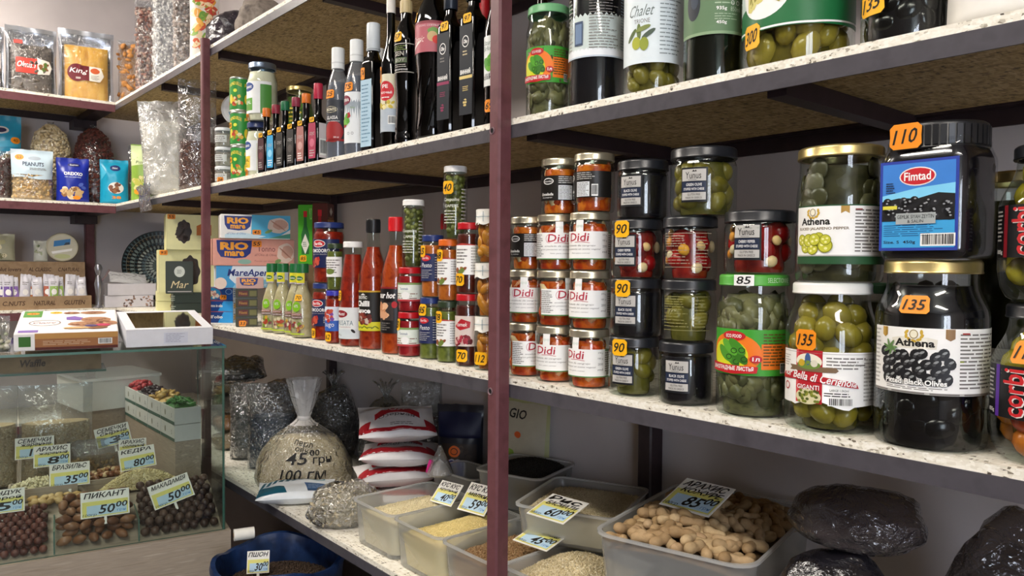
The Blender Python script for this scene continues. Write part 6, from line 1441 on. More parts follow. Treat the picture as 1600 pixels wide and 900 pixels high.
for k, c in enumerate(bars_c):
    y = .7250 - k * .0262
    t, S = printed_bag('wrapped snack bar, ' + ('%s from the right end of the display' % ('first', 'second', 'third', 'fourth', 'fifth', 'sixth', 'seventh', 'eighth', 'ninth', 'tenth', 'eleventh', 'twelfth', 'thirteenth', 'fourteenth')[k]), (-3.590 - .012 * (k % 2), y, T3 + .006), 88 + (k * 37 % 13) - 6, .038, .122 + .006 * (k % 3), .016, flat('#c9c7cf', .25), k, 'wrapped snack bars', name='snack_bar', tilt=(-.10, .08 * ((k % 3) - 1)))
    d = Decal(); d.rect(-.015, .040, .015, .085, flat(bars_c[::-1][k], .3), 1); d.ell(0, .062, .010, .012, flat('#e8e4e0'), 2); d.lines(-.012, .09, .012, .105, 2, GREY, 1, k); bagdec(t, S, .038, .122 + .006 * (k % 3), d)
t = thing('cheese_pack', 'round pale cheese pack with blue picture standing on the display box', 'cheese', (-3.690, .6680, T3 + .1906), 84)
MB().lathe([(0, 0), (.056, 0), (.060, .004), (.060, .022), (.057, .026), (0, .026)], 34, flat('#b9b39a', .4)).build('pack', t, (0, .012, .060), (math.pi / 2, 0, 0))
d = Decal(); d.ell(0, 0, .052, .052, flat('#c6c2ae'), 0, 26); d.poly([(-.032, .002), (.028, .012), (.030, .036), (-.030, .026)], flat('#2f7ab8'), 1); d.poly([(.004, .008), (.026, .012), (.026, .022), (.012, .020)], flat('#2a3a4a'), 2); d.poly([(-.04, -.018), (.036, -.004), (.034, -.014), (-.036, -.028)], WHITE, 1); d.ell(0, -.038, .03, .010, flat('#b8bd8a'), 1)
o = d.build('print', t, lambda u, v, o: (u, -.0143 - o, v + .060))
t, S = printed_bag('slim upright wrapped snack beside the round cheese pack', (-3.690, .5900, T3 + .1906), 84, .05, .085, .02, flat('#c2c4b8', .3), 63, None, name='snack_pack'); d = Decal(); blob_pic(d, -.008, .045, .012, .026, ['#6a7a5a', '#a8b090', '#5a6a78', '#d8d8d0'], 14, .006, 1, 3); bagdec(t, S, .05, .085, d)
t, S = printed_bag('crumpled snack bag on the display box at the left edge', (-3.690, .4500, T3 + .1906), 84, .10, .11, .04, flat('#a9a890', .3), 65, None, name='snack_pack'); d = Decal(); blob_pic(d, 0, .05, .03, .035, ['#6a6a4a', '#b8b48a', '#4a5a5a', '#d8d0b0'], 18, .010, 1, 6); bagdec(t, S, .10, .11, d)

# ================================================================== GLASS DISPLAY CASE WITH NUTS AND SWEETS
CO, CR = Vector((-1.99, .725, 0)), 80.0
_ca, _sa = math.cos(RAD(CR)), math.sin(RAD(CR))
def CW(x, y, z): return (CO.x + x * _ca - y * _sa, CO.y + x * _sa + y * _ca, z)
case = thing('display_case', 'glass display case on a pale wooden base filled with nuts', 'display case', CO, CR)
WOOD = mottled(['#8c8070', '#a09382', '#95897a', '#b0a391'], 9, .5, stretch=(1, 6, 14), bump=.05)
GEDGE = flat('#4a6f64', .2, 0, .6)
PANE = clear('#f3f7f5', refl=.8, rough=.01)
MB().box(-1.25, .012, -.016, 1.12, .0, .812, WOOD).build('wooden_base', case, smooth=0)
def pane(name, x0, x1, y0, y1, z0, z1, flat_axis):
    m = MB(); v = [(x, y, z) for z in (z0, z1) for y in (y0, y1) for x in (x0, x1)]
    F_ = {'z0': (0, 2, 3, 1), 'z1': (4, 5, 7, 6), 'y0': (0, 1, 5, 4), 'y1': (2, 6, 7, 3), 'x0': (0, 4, 6, 2), 'x1': (1, 3, 7, 5)}
    for k, f in F_.items(): m.add(v, [f], PANE if k[0] == flat_axis else GEDGE)
    return m.build(name, case, smooth=0)
pane('front_glass', -1.25, 0, -.005, 0, .8125, 1.2825, 'y')
pane('side_glass', -.0055, -.0005, .0005, .42, .8125, 1.2825, 'x')
pane('top_glass', -1.25, .004, -.008, .46, 1.283, 1.289, 'z')
pane('inner_shelf', -1.25, -.265, .10, .24, 1.227, 1.232, 'z')
MB().add([(-1.25, .002, .8125), (-.006, .002, .8125), (-.006, .19, .885), (-1.25, .19, .885), (-.006, .235, .885), (-.165, .235, .885), (-.165, .47, .885), (-1.25, .47, .885), (-.165, .19, .885), (-1.25, .47, .8125), (-.165, .47, .8125)], [(0, 1, 2, 8, 3), (8, 2, 4, 5), (3, 8, 5, 6, 7), (7, 6, 10, 9)], WOOD).build('sloped_floor', case, smooth=0)
pane('divider', -.202, -.199, .004, .15, .813, .868, 'x'); pane('divider', -.382, -.379, .004, .15, .813, .868, 'x')

# nuts in the front compartments, each one a thing
def bedz(y): return .8135 + .385 * y
MACA = ellipsoid_mesh('macadamia', .0112, .0112, .0108, varied(['#3c2c27', '#4a3830', '#5a463c', '#34251f', '#664f42'], .4, 'object', bump=.1), ICO2)
PECAN = ellipsoid_mesh('pecan', .0190, .0112, .0108, varied(['#7a5238', '#8c6244', '#6a4530', '#966f52'], .35, 'object', bump=.1), ICO2, lambda p, q: (q[0], q[1] * (1 - .25 * p[0] ** 2), q[2] * (1 - .25 * p[0] ** 2)))
HAZEL = ellipsoid_mesh('hazelnut', .0092, .0088, .0092, varied(['#5a332a', '#6d3f34', '#4a2a24', '#7a4a3c'], .35, 'object'), ICO2)
def nuts(name, label, me, x0, x1, y0, y1, rr, group, seed, layers=2, cat='nut', jx=.3):
    rdn = random.Random(seed); st = rr * 2.02
    for L in range(layers):
        j = 0; y = y0 + rr * (1 + .9 * L)
        while y < y1 - rr * .6:
            x = x0 + rr * (1.05 + (j + L) % 2)
            while x < x1 - rr * 1.02:
                o = inst(name, me, None, CW(x + rdn.uniform(-jx, jx) * rr * .4, y + rdn.uniform(-jx, jx) * rr * .3, bedz(y) + rr * (1.12 + 1.55 * L)), (rdn.uniform(0, 6), rdn.uniform(0, 6), rdn.uniform(0, 6)) if me is not PECAN else (rdn.uniform(-.3, .3), rdn.uniform(-.4, .4), rdn.uniform(0, 6)))
                tag(o, label, cat, group); x += st
            y += st * .9; j += 1
nuts('macadamia', 'dark round macadamia nut in the right compartment of the display case', MACA, -.197, -.007, .003, .185, .0113, 'macadamia nuts in the case', 3)
nuts('pecan', 'long brown pecan nut in the middle compartment of the display case', PECAN, -.376, -.205, .003, .150, .0150, 'pecan nuts in the case', 5)
nuts('hazelnut', 'small reddish hazelnut in the left compartment of the display case', HAZEL, -.545, -.385, .003, .150, .0094, 'hazelnuts in the case', 7)

def heap_grid(name, parent, x0, x1, y0, y1, zf, mat, nx=26, ny=26):
    vs = [(x0 + (x1 - x0) * i / nx, y0 + (y1 - y0) * j / ny, zf(x0 + (x1 - x0) * i / nx, y0 + (y1 - y0) * j / ny)) for j in range(ny + 1) for i in range(nx + 1)]
    fs = [(j * (nx + 1) + i, j * (nx + 1) + i + 1, (j + 1) * (nx + 1) + i + 1, (j + 1) * (nx + 1) + i) for j in range(ny) for i in range(nx)]
    return MB().add(vs, fs, mat).build(name, parent, smooth=80)
def grain_pts(x0, x1, y0, y1, zf, n, seed, up=.001):
    rdn = random.Random(seed); out = []
    for _ in range(n):
        x, y = rdn.uniform(x0, x1), rdn.uniform(y0, y1); out.append((x, y, zf(x, y) + rdn.uniform(-.3, 1) * up))
    return out
# heap of cream kernels behind the macadamias
def heap_thing(name, label, ox, oy, w, dp, h, cols, size, n, seed, cat, z0):
    t = thing(name, label, cat, CW(ox, oy, z0), CR); t['kind'] = 'stuff'
    zf = lambda x, y: max(0.0, h * (1 - (x / (w / 2)) ** 2) * (1 - (y / (dp / 2)) ** 2)) + .001
    heap_grid('heap', t, -w / 2, w / 2, -dp / 2, dp / 2, zf, mottled([cols[0], cols[-1]], 90, .6)); scatter('kernels', grain_pts(-w * .49, w * .49, -dp * .49, dp * .49, zf, n, seed, .0015), size, varied(cols, .5), t, seed)
    return t
heap_thing('kernel_heap', 'heap of small cream kernels behind the macadamia nuts', -.178, .2125, .20, .042, .048, ['#c6b684', '#d6c898', '#b8a672', '#e2d6ae'], (.0042, .0028, .0024), 1500, 3, 'kernels', .891)
def wood_tray(label, ox, oy, w, dp, h, z0, group=None, rz=0):
    t = thing('wooden_tray', label, 'tray', CW(ox, oy, z0), CR + rz, group); th = .005
    MB().box(-w / 2, w / 2, -dp / 2, dp / 2, 0, .004, WOOD).build('tray_floor', t, smooth=0)
    for n_, b in (('front_wall', (-w / 2, w / 2, -dp / 2, -dp / 2 + th)), ('rear_wall', (-w / 2, w / 2, dp / 2 - th, dp / 2)), ('side_wall', (-w / 2, -w / 2 + th, -dp / 2 + th, dp / 2 - th)), ('side_wall', (w / 2 - th, w / 2, -dp / 2 + th, dp / 2 - th))):
        MB().box(*b, .0042, h, WOOD).build(n_, t, smooth=0)
    return t
t = wood_tray('small wooden tray of pale pumpkin seeds behind the pecans', -.405, .262, .155, .075, .032, .888)
zf = lambda x, y: .020 + .026 * (1 - (x / .08) ** 2) * (1 - (y / .04) ** 2)
s_ = scatter('pumpkin_seeds', grain_pts(-.070, .070, -.031, .031, zf, 520, 4, .003), (.0075, .0042, .0016), varied(['#cfc6a4', '#bdb38c', '#ddd6ba', '#a89c74'], .5), None, 4, ICO1); s_.location = CW(-.405, .262, .888); s_.rotation_euler = (0, 0, RAD(CR)); tag(s_, 'pale pumpkin seeds heaped in the small wooden tray', 'seeds', None, 'stuff')
heap_grid('seed_bed', s_, -.072, .072, -.032, .032, lambda x, y: zf(x, y) - .002, mottled(['#b5ab86', '#a39970'], 80, .6))
t = wood_tray('wooden tray of mixed shelled nuts in the middle of the display case', -.245, .295, .135, .090, .030, .888, None, 6)
zf2 = lambda x, y: .016 + .022 * (1 - (x / .075) ** 2) * (1 - (y / .05) ** 2)
NUTK = [ellipsoid_mesh('shelled_nut', *abc, varied(cs, .45, 'object'), ICO2) for abc, cs in (((.0095, .0062, .0055), ['#6a3f26', '#7d4c2e']), ((.0088, .0072, .0062), ['#c2ab84', '#a88c60']), ((.010, .0066, .006), ['#8a5c34', '#5f3a24']))]
rdn = random.Random(6)
for k in range(66):
    x, y = rdn.uniform(-.056, .056), rdn.uniform(-.034, .034); a = RAD(CR + 6); z = zf2(x, y) + .005 + .002 * rdn.random(); bx_, by_, _ = CW(-.245, .295, 0)
    tag(inst('shelled_nut', NUTK[k % 3], None, (bx_ + x * math.cos(a) - y * math.sin(a), by_ + x * math.sin(a) + y * math.cos(a), .888 + z), (rdn.uniform(-.4, .4), rdn.uniform(-.4, .4), rdn.uniform(0, 6))), 'shelled nut in the wooden tray of mixed nuts', 'nut', 'mixed shelled nuts')
o = heap_grid('nut_bed', t, -.060, .060, -.038, .038, lambda x, y: zf2(x, y) - .003, mottled(['#6a4a30', '#8a6a48'], 60, .6))
WAL = ellipsoid_mesh('walnut_half', .0125, .0105, .0075, varied(['#b89a66', '#a8864e', '#c7ad7c'], .5, 'object', bump=.5), ICO2, lambda p, q: tuple(q * (1 + .16 * math.sin(p[0] * 9) * math.cos(p[1] * 8))))
for k in range(22):
    x, y = -.425 + (k % 8) * .019 + rdn.uniform(-.004, .004), .168 + (k // 8) * .017; tag(inst('walnut_half', WAL, None, CW(x, y, .8905 + .006 + (.0 if k < 16 else .003)), (rdn.uniform(-.5, .5), rdn.uniform(-.5, .5), rdn.uniform(0, 6))), 'yellowish walnut half lying before the pumpkin seed tray', 'nut', 'walnut halves in the case')
# bags of oats behind
for k, (x, w_) in enumerate(((-.375, .180), (-.530, .130))):
    food_bag('oat_bag', ('clear bag of oat flakes standing at the back of the case', 'clear bag of oat flakes cut by the left edge of the picture')[k], CW(x, .40 + .02 * k, .886 if k else .886), CR, w_, .275, .085, 71 + k, 'bags of oat flakes', clear('#eef2f4', refl=1.6, rough=.08, crinkle=.4, veil=.10, cscale=26), .62, varied(['#dcc294', '#c8ac80', '#ead6b0', '#ac9064'], .6), mottled(['#c0a478', '#d6bc90'], 80, .7), n=1500, size=(.0052, .0042, .0014), top=.04, crumple=.006, base=.9, tmpl=OCTA)
food_bag('nut_bag', 'crumpled clear bag of nuts behind the wooden tray', CW(-.285, .350, .888), CR + 4, .130, .120, .035, 77, None, clear('#e8ecee', refl=2.2, rough=.08, crinkle=.8, veil=.12), .6, varied(['#8a7250', '#a08a64', '#6a543a'], .5), mottled(['#7a6446', '#93794f'], 60, .6), n=90, size=(.008, .006, .005), top=.04, crumple=.010)
# price cards
CY_, CB_ = flat('#e2dc7c', .6), flat('#b9d6ea', .6)
def price_card(label, loc, rz, tilt, w, h, l1, l2, price, sub='00', stick=True, spin=0.0):
    t = thing('price_card', label, 'price card', loc, rz, 'handwritten price cards', (tilt, 0)); t.rotation_mode = 'YXZ'; t.rotation_euler = (tilt, spin, RAD(rz))
    MB().box(-w / 2, w / 2, 0, .0012, 0, h, PAPER).build('card', t, smooth=0)
    d = Decal(); d.rect(-w * .47, h * .04, w * .47, h * .62, CY_, 1); d.rect(-w * .38, h * .08, w * .44, h * .46, CB_, 2)
    d.text(l1, -w * .42, h * .74, w * .42, h * .95, INK, 3, shear=.3, bold=.02)
    if l2: d.text(l2, -w * .36, h * .54, w * .42, h * .71, INK, 3, shear=.3, bold=.02)
    d.text(price, -w * .12, h * .12, w * .20, h * .46, INK, 3, shear=.25, bold=.02)
    if sub: d.text(sub, w * .22, h * .30, w * .46, h * .52, INK, 3, shear=.25, bold=.02)
    d.text('100гр', -w * .46, h * .04, -w * .18, h * .16, INK, 3, shear=.25); d.text('грн', w * .24, h * .12, w * .42, h * .22, flat('#4a8ac8'), 3)
    d.build('lettering', t, fm_front(0))
    if stick: MB().box(-.003, .003, .0016, .0035, -.018, h * .6, PAPER).build('stick', t, smooth=0)
    return t
def pc(label, x, y, z, rz, tl, w, h, *a, **k): price_card(label, CW(x, y, z), rz, tl, w, h, *a, **k)
pc('price card reading 50 standing in the macadamia nuts', -.112, .052, .884, CR + 2, -.35, .100, .062, 'МАКАДАМІЯ', '', '50', spin=-.26)
pc('price card reading 50 standing in the pecan nuts', -.272, .030, .880, CR, -.35, .106, .062, 'ПИКАНТ', '', '50')
pc('price card reading 80 behind the heap of cream kernels', -.180, .250, .935, CR, -.3, .090, .058, 'КЕДРА', '', '80', spin=-.10)
pc('price card reading 35 between the two wooden trays', -.345, .225, .915, CR, -.3, .092, .060, 'БРАЗИЛЬС', '', '35')
pc('price card reading 3.50 at the foot of the tiered fruit trays', -.232, .350, .985, CR, -.3, .088, .056, 'СЕМЕЧКИ', 'сырые', '3', '50', spin=-.18)
pc('price card reading 8 leaning before the oat bag', -.385, .300, .955, CR, -.3, .085, .056, 'АРАХИС', 'жареный', '8')
pc('price card reading 14.50 in front of the oat flakes', -.425, .330, .975, CR, -.25, .090, .056, 'СЕМЕЧКИ', 'жареные', '14', '50')
pc('price card reading 5 at the left edge of the case', -.487, .120, .895, CR, -.3, .090, .056, 'ФУНДУК', 'сырой', '5')
pc('small price card half hidden behind the card reading 80', -.190, .310, .955, CR, -.3, .070, .050, 'АРАХИС', 'соленый', '6')

# --- tiered white trays of candied fruit beside the shelf
t = thing('tray_stand', 'plain wooden stand under the tiered candied fruit trays', 'stand', (-2.505, .715, .813)); MB().box(-.26, .26, -.035, .035, 0, .185, WOOD).build('stand_body', t, smooth=0)
TRAYW = flat('#c9cbc6', .4); TRIM = flat('#33584a', .4)
fruits = [('red', ['#8e2a30', '#a8383c', '#6e1c22'], (.012, .009, .007)), ('dark', ['#2a2024', '#3a2c30', '#1d1518'], (.012, .009, .006)), ('amber', ['#c2a05a', '#b08c44', '#d2b878'], (.018, .012, .006)), ('green', ['#3d7a34', '#2f6428', '#54904a'], (.014, .005, .004))]
for tier in range(2):
    for k in range(4):
        x = -2.700 + k * .130; z = .9986 + tier * .0475
        t = thing('fruit_tray', ('empty-looking lower white tray under the %s fruit' if tier == 0 else 'white tray of %s candied fruit')  % ('red', 'dark', 'amber', 'green')[k], 'tray', (x, .715, z), 0, 'white candied fruit trays')
        m = MB(); w_, d2, h_ = .127, .072, .046
        m.box(-w_ / 2, w_ / 2, -d2 / 2, d2 / 2, 0, .003, TRAYW)
        m.build('tray_floor', t, smooth=0)
        for b in ((-w_ / 2, w_ / 2, -d2 / 2, -d2 / 2 + .003), (-w_ / 2, w_ / 2, d2 / 2 - .003, d2 / 2), (-w_ / 2, -w_ / 2 + .003, -d2 / 2 + .003, d2 / 2 - .003), (w_ / 2 - .003, w_ / 2, -d2 / 2 + .003, d2 / 2 - .003)): MB().box(*b, .003, h_, TRAYW).build('tray_wall', t, smooth=0)
        d = Decal(); d.rect(-w_ / 2, 0, w_ / 2, .009, TRIM, 0); d.ell(-.02, .026, .006, .009, flat('#8a8a78'), 1); d.text('S', .034, .018, .041, .030, flat('#5a5a58'), 1); d.build('print', t, fm_front(-d2 / 2))
        if tier == 1:
            zf3 = lambda X_, Y_: .030 + .030 * (1 - (X_ / .07) ** 2) * (1 - (Y_ / .045) ** 2)
            heap_grid('fruit_bed', t, -.060, .060, -.032, .032, lambda X_, Y_: zf3(X_, Y_) - .004, mottled(fruits[k][1][:2], 60, .5))
            me = ellipsoid_mesh('candied_fruit', *fruits[k][2], varied(fruits[k][1], .35, 'object'), ICO1)
            rdn = random.Random(k + 3)
            for q in range(30 if k != 3 else 46):
                X_, Y_ = rdn.uniform(-.050, .050), rdn.uniform(-.024, .024)
                tag(inst('candied_fruit', me, None, (x + X_, .715 + Y_, z + zf3(X_, Y_) + .003 + .004 * rdn.random()), (rdn.uniform(-.6, .6), rdn.uniform(-.6, .6), rdn.uniform(0, 6))), 'piece of %s candied fruit heaped in its white tray' % fruits[k][0], 'candied fruit', '%s candied fruit' % fruits[k][0])
t = thing('coconut_box', 'large white lidded box of pale coconut behind the candied fruit', 'box', (-2.90, .66, 0), 6); MB().box(-.13, .13, -.12, .12, 1.02, 1.115, TRAYW).build('box_body', t, smooth=0); MB().box(-.135, .135, -.125, .125, 1.1155, 1.125, clear('#e6eaea', refl=1.3, veil=.3)).build('clear_lid', t, smooth=0); MB().box(-.12, .12, -.11, .11, .813, 1.0195, WOOD).build('wooden_plinth', t, smooth=0)

# --- packs lying on the glass top
zt = 1.2895
t = thing('biscuit_box', 'white biscuit box with brown side, oat cookies pictured on its lid', 'box', CW(-.345, .150, zt + .0012), CR - 2, None, (.155, 0))
zt_off = .0215
bevel_box('box_body', .215, .250, .042, flat('#ece8e6', .4), t, (0, 0, zt_off), bev=.002)
d = Decal(); d.rect(-.066, 0.001, .1065, .041, flat('#9c6a44', .35), 0); d.rect(-.066, .028, .1065, .041, flat('#b98a4e', .35), 1); d.rect(-.066, .001, .1065, .008, flat('#5a2a22', .35), 1); d.bars(.064, .012, .094, .026, 2); d.rect(-.098, .010, -.074, .034, flat('#3a6a2a'), 1); d.lines(-.05, .012, .05, .024, 3, flat('#c9a888'), 2, 3); d.build('side_print', t, fm_front(-.125, 0, zt_off))
d = Decal(); d.rect(-.100, .045, -.060, .118, flat('#4f8a34'), 1); d.ell(-.080, .085, .014, .012, ORANGE, 2); d.text('45', -.086, .079, -.074, .091, INK, 3); d.ell(-.030, .095, .014, .012, YELLOW, 2); d.text('40', -.036, .089, -.024, .101, INK, 3); d.poly([(-.005, .010), (.025, .0), (.032, .030), (.012, .050), (-.006, .040)], flat('#7a5aa8'), 1); d.ring(-.050, -.020, .034, .032, .003, flat('#8a7a78'), 1); d.text('Cuore', -.074, -.028, -.026, -.008, flat('#8a5a6a'), 2, shear=.3)
for (cx, cy, rx, ry) in ((.060, .005, .034, .030), (.030, -.040, .030, .026), (.078, -.035, .030, .026), (.055, .088, .030, .018), (.005, .088, .018, .014)):
    d.ell(cx, cy, rx, ry, flat('#a87a58'), 2, 20, wob=.1, seed=int(cx * 1e3)); blob_pic(d, cx, cy, rx * .7, ry * .7, ['#8a5a3c', '#c9a07a', '#7a4a34'], 10, .005, 3, int(cx * 1e3))
d.ell(.075, -.060, .016, .014, flat('#b83a5a'), 7); d.ell(.050, -.066, .014, .012, flat('#4a3a6a'), 7); d.ell(.064, -.088, .022, .010, flat('#8a5a34'), 8, rot=.3); d.ell(.020, -.085, .03, .010, flat('#c9a06a'), 7); d.rect(-.100, -.118, -.060, -.095, flat('#7a5aa8'), 1); d.build('lid_print', t, fm_top(.042 + zt_off))
MB().box(-.1, .1, .095, .12, -.0165, zt_off - .0005, KRAFT).build('folded_flap', t, smooth=0)
t = thing('window_box', 'white box with clear window lid showing sweets, at the right corner of the glass top', 'box', CW(-.128, .155, zt + .0012), CR + 1, None, (.105, 0)); zt_off = .0165
w_, d2, h_ = .200, .280, .042; CARD = flat('#d9dae0', .5)
MB().box(-w_ / 2, w_ / 2, -d2 / 2, d2 / 2, 0, .002, CARD).build('box_floor', t, (0, 0, zt_off), smooth=0)
for b in ((-w_ / 2, w_ / 2, -d2 / 2, -d2 / 2 + .003), (-w_ / 2, w_ / 2, d2 / 2 - .003, d2 / 2), (-w_ / 2, -w_ / 2 + .003, -d2 / 2 + .003, d2 / 2 - .003), (w_ / 2 - .003, w_ / 2, -d2 / 2 + .003, d2 / 2 - .003)): MB().box(*b, .002, h_, CARD).build('box_wall', t, (0, 0, zt_off), smooth=0)
m = MB(); e = .022
for b in ((-w_ / 2, w_ / 2, -d2 / 2, -d2 / 2 + e), (-w_ / 2, w_ / 2, d2 / 2 - e, d2 / 2), (-w_ / 2, -w_ / 2 + e, -d2 / 2 + e, d2 / 2 - e), (w_ / 2 - e, w_ / 2, -d2 / 2 + e, d2 / 2 - e)): m.box(*b, h_ + .0003, h_ + .0015, CARD)
m.build('lid_frame', t, (0, 0, zt_off), smooth=0)
MB().add([(-w_ / 2 + e, -d2 / 2 + e, h_ + .001), (w_ / 2 - e, -d2 / 2 + e, h_ + .001), (w_ / 2 - e, d2 / 2 - e, h_ + .001), (-w_ / 2 + e, d2 / 2 - e, h_ + .001)], [(0, 1, 2, 3)], clear('#e8e8ea', refl=2.4, rough=.04)).build('clear_window', t, (0, 0, zt_off), smooth=0)
SW = ellipsoid_mesh('sweet', .020, .018, .013, varied(['#3a3634', '#8a8278', '#b8a88c', '#5a4e46', '#a8a49c'], .4, 'object'), ICO2)
for k in range(20): inst('sweet', SW, t, (-.072 + (k % 4) * .048, -.112 + (k // 4) * .054, zt_off + .0165), (0, 0, k * 1.3))
d = Decal(); d.rect(-.016, .006, .040, .034, flat('#cdd0dc'), 0); d.lines(-.012, .009, .036, .032, 6, flat('#7a7a90'), 1, 4, .22); d.build('address_label', t, fm_front(-d2 / 2, 0, zt_off))
MB().box(-.09, .09, .10, .13, -.0105, zt_off - .0005, CARD).build('folded_flap', t, smooth=0)
t = thing('waffle_box', 'shallow cardboard box marked Waffle under the glass top', 'box', CW(-.43, .24, 1.2325), CR); MB().box(-.22, .155, -.12, -.03, 0, .042, KRAFT).build('box_body', t, smooth=0); d = Decal(); d.text('Waffle', -.02, .012, .035, .030, flat('#3a2a1e'), 1, shear=.15, bold=.03); d.build('lettering', t, fm_front(-.12))
t, S = food_bag('sweets_bag', 'clear bag of silver wrapped sweets at the left end of the glass top', CW(-.515, .060, 1.2895), CR, .10, .085, .05, 83, None, FILM2, .8, varied(['#c9c4b0', '#a8a48c', '#e0dcd0', '#8a9a6a'], .25), mottled(['#b8b4a0', '#d0ccc0'], 60, .3), n=60, size=(.010, .007, .006), top=.05, crumple=.008)

# ================================================================== LOWER SHELF: BAGS, TUBS OF GRAIN, CARDS
FROST = clear('#f0f2f2', refl=1.0, rough=.25, veil=.30, veilc='#eef0f0')
def rrect(w, d_, r, n=5):
    pts = []
    for cx, cy, a0 in ((w / 2 - r, d_ / 2 - r, 0), (-w / 2 + r, d_ / 2 - r, 90), (-w / 2 + r, -d_ / 2 + r, 180), (w / 2 - r, -d_ / 2 + r, 270)):
        for k in range(n + 1): a = RAD(a0 + 90 * k / n); pts.append((cx + r * math.cos(a), cy + r * math.sin(a)))
    return pts
def tub(label, loc, rz, w, d_, h, group='frosted plastic tubs', taper=.94, r=.022):
    t = thing('plastic_tub', label, 'tub', loc, rz, group)
    def loops(specs, mat, name, close=False):
        vs, fs = [], []; n = None
        for (s_, z, e) in specs:
            P = rrect((w + e) * s_, (d_ + e) * s_, r); n = len(P); vs += [(x, y, z) for x, y in P]
        for j in range(len(specs) - 1):
            for k in range(n): fs.append((j * n + k, j * n + (k + 1) % n, (j + 1) * n + (k + 1) % n, (j + 1) * n + k))
        if close: fs.append(tuple(range(n))[::-1])
        return MB().add(vs, fs, mat).build(name, t, smooth=50)
    loops([(taper * .96, .0, 0), (taper, .004, 0), (1.0, h - .004, 0)], FROST, 'tub_wall', True)
    loops([(1.0, h - .004, 0), (1.0, h - .004, .008), (1.0, h, .008), (1.0, h, -.002)], clear('#e6e8e8', refl=1.3, rough=.2, veil=.6, veilc='#f0f2f2'), 'rim')
    return t
def grain(name, label, loc, rz, w, d_, zlow, peak, cols, size, n, seed, cx=0, cy=0, tmpl=OCTA, cat='grain', rough=.55, slope=(0, 0), power=2, fn=None):
    t = thing(name, label, cat, loc, rz); t['kind'] = 'stuff'
    def rc_(x, y, r=.024):
        ax, ay = abs(x) - (w / 2 - r), abs(y) - (d_ / 2 - r)
        if ax > 0 and ay > 0:
            l = math.hypot(ax, ay)
            if l > r: x = math.copysign(w / 2 - r + ax * r / l, x); y = math.copysign(d_ / 2 - r + ay * r / l, y)
        return x, y
    def zf(x, y):
        e = max(0, 1 - abs((x - cx) / (w * .55)) ** power) * max(0, 1 - abs((y - cy) / (d_ * .55)) ** power)
        return zlow + peak * e + slope[0] * x + slope[1] * y + .0025 * noise.noise(Vector((x * 40, y * 40, seed)))
    hg = heap_grid('heap', t, -w / 2, w / 2, -d_ / 2, d_ / 2, zf, mottled([cols[0], cols[1]], 110, .7))
    for v in hg.data.vertices: v.co.x, v.co.y = rc_(v.co.x, v.co.y)
    m = MB()   # body of grain below the surface
    P = [(-w / 2, -d_ / 2), (w / 2, -d_ / 2), (w / 2, d_ / 2), (-w / 2, d_ / 2)]; vs, fs = [], []
    N_ = 22
    for a, b in zip(P, P[1:] + P[:1]):
        o = len(vs)
        for k in range(N_ + 1):
            x, y = a[0] + (b[0] - a[0]) * k / N_, a[1] + (b[1] - a[1]) * k / N_; zz = zf(x, y); x, y = rc_(x, y); vs += [(x * .93, y * .93, .005), (x, y, zz)]
        for k in range(N_): fs.append((o + 2 * k, o + 2 * k + 2, o + 2 * k + 3, o + 2 * k + 1))
    m.add(vs, fs, mottled([cols[0], cols[1], cols[-1]], 160, .7, bump=.3)).build('grain_body', t, smooth=0)
    scatter('grains', [rc_(*p[:2], .022) + (p[2],) for p in grain_pts(-w * .48, w * .48, -d_ * .48, d_ * .48, zf, n, seed, .0012)], size, varied(cols, rough), t, seed, tmpl)
    return t
# front row
tub('frosted tub of coarse couscous nearest the clear crumpled bag', (-1.4835, .970, T4), 0, .170, .215, .101)
grain('couscous', 'coarse pearl couscous in the left front tub', (-1.4835, .970, T4), 0, .152, .196, .070, .026, ['#dccfa6', '#e8ddba', '#cfc094'], (.0021, .0019, .0019), 4500, 3, .04, .03)
tub('frosted tub of fine yellow couscous in the middle of the front row', (-1.3085, .970, T4), 0, .170, .215, .101)
grain('couscous', 'fine yellow couscous in the middle front tub', (-1.3085, .970, T4), 0, .152, .196, .066, .032, ['#e2ce8a', '#ecdb9e', '#d6c07a'], (.0014, .0013, .0013), 6500, 5, .03, .02)
tub('frosted tub of brown bulgur just behind the centre post', (-1.1330, .970, T4), 0, .170, .215, .101)
grain('bulgur', 'brown bulgur with noodles in the tub behind the centre post', (-1.1330, .970, T4), 0, .152, .196, .068, .020, ['#8a6a44', '#a88860', '#7a5430', '#c2a880'], (.0034, .0013, .0012), 4200, 7)
tub('frosted tub of pale oat groats right of the bulgur', (-.940, .957, T4), 2, .180, .195, .112)
grain('oat_groats', 'pale oat groats heaped in the tub right of the bulgur', (-.940, .957, T4), 2, .162, .176, .088, .036, ['#c6b68e', '#d8caa6', '#b09e74', '#e4d9bc'], (.0036, .0015, .0014), 4800, 9)
# rear row, standing on the rims of others
tub('frosted tub with dark contents behind the coarse couscous', (-1.500, 1.140, T4), 4, .160, .105, .134)
grain('dark_seeds', 'dark seeds in the tub behind the coarse couscous', (-1.500, 1.140, T4), 4, .142, .087, .085, .012, ['#3a342c', '#4a4238', '#2c2721'], (.0024, .0016, .0015), 1800, 11)
tub('hidden frosted tub carrying the black rice and basmati tubs', (-1.195, 1.175, T4), 0, .25, .15, .1005)
tub('frosted tub of black rice raised behind the centre post', (-1.300, 1.155, T4 + .1018), 18, .165, .170, .080)
grain('black_rice', 'black rice in the raised tub behind the centre post', (-1.300, 1.155, T4 + .1018), 18, .147, .152, .064, .024, ['#17130f', '#221c17', '#0f0c0a'], (.0032, .0012, .0011), 5200, 13, 0, .02)
tub('frosted tub of white basmati rice with the card reading 60', (-1.050, 1.085, T4 + .1145), 24, .200, .215, .070)
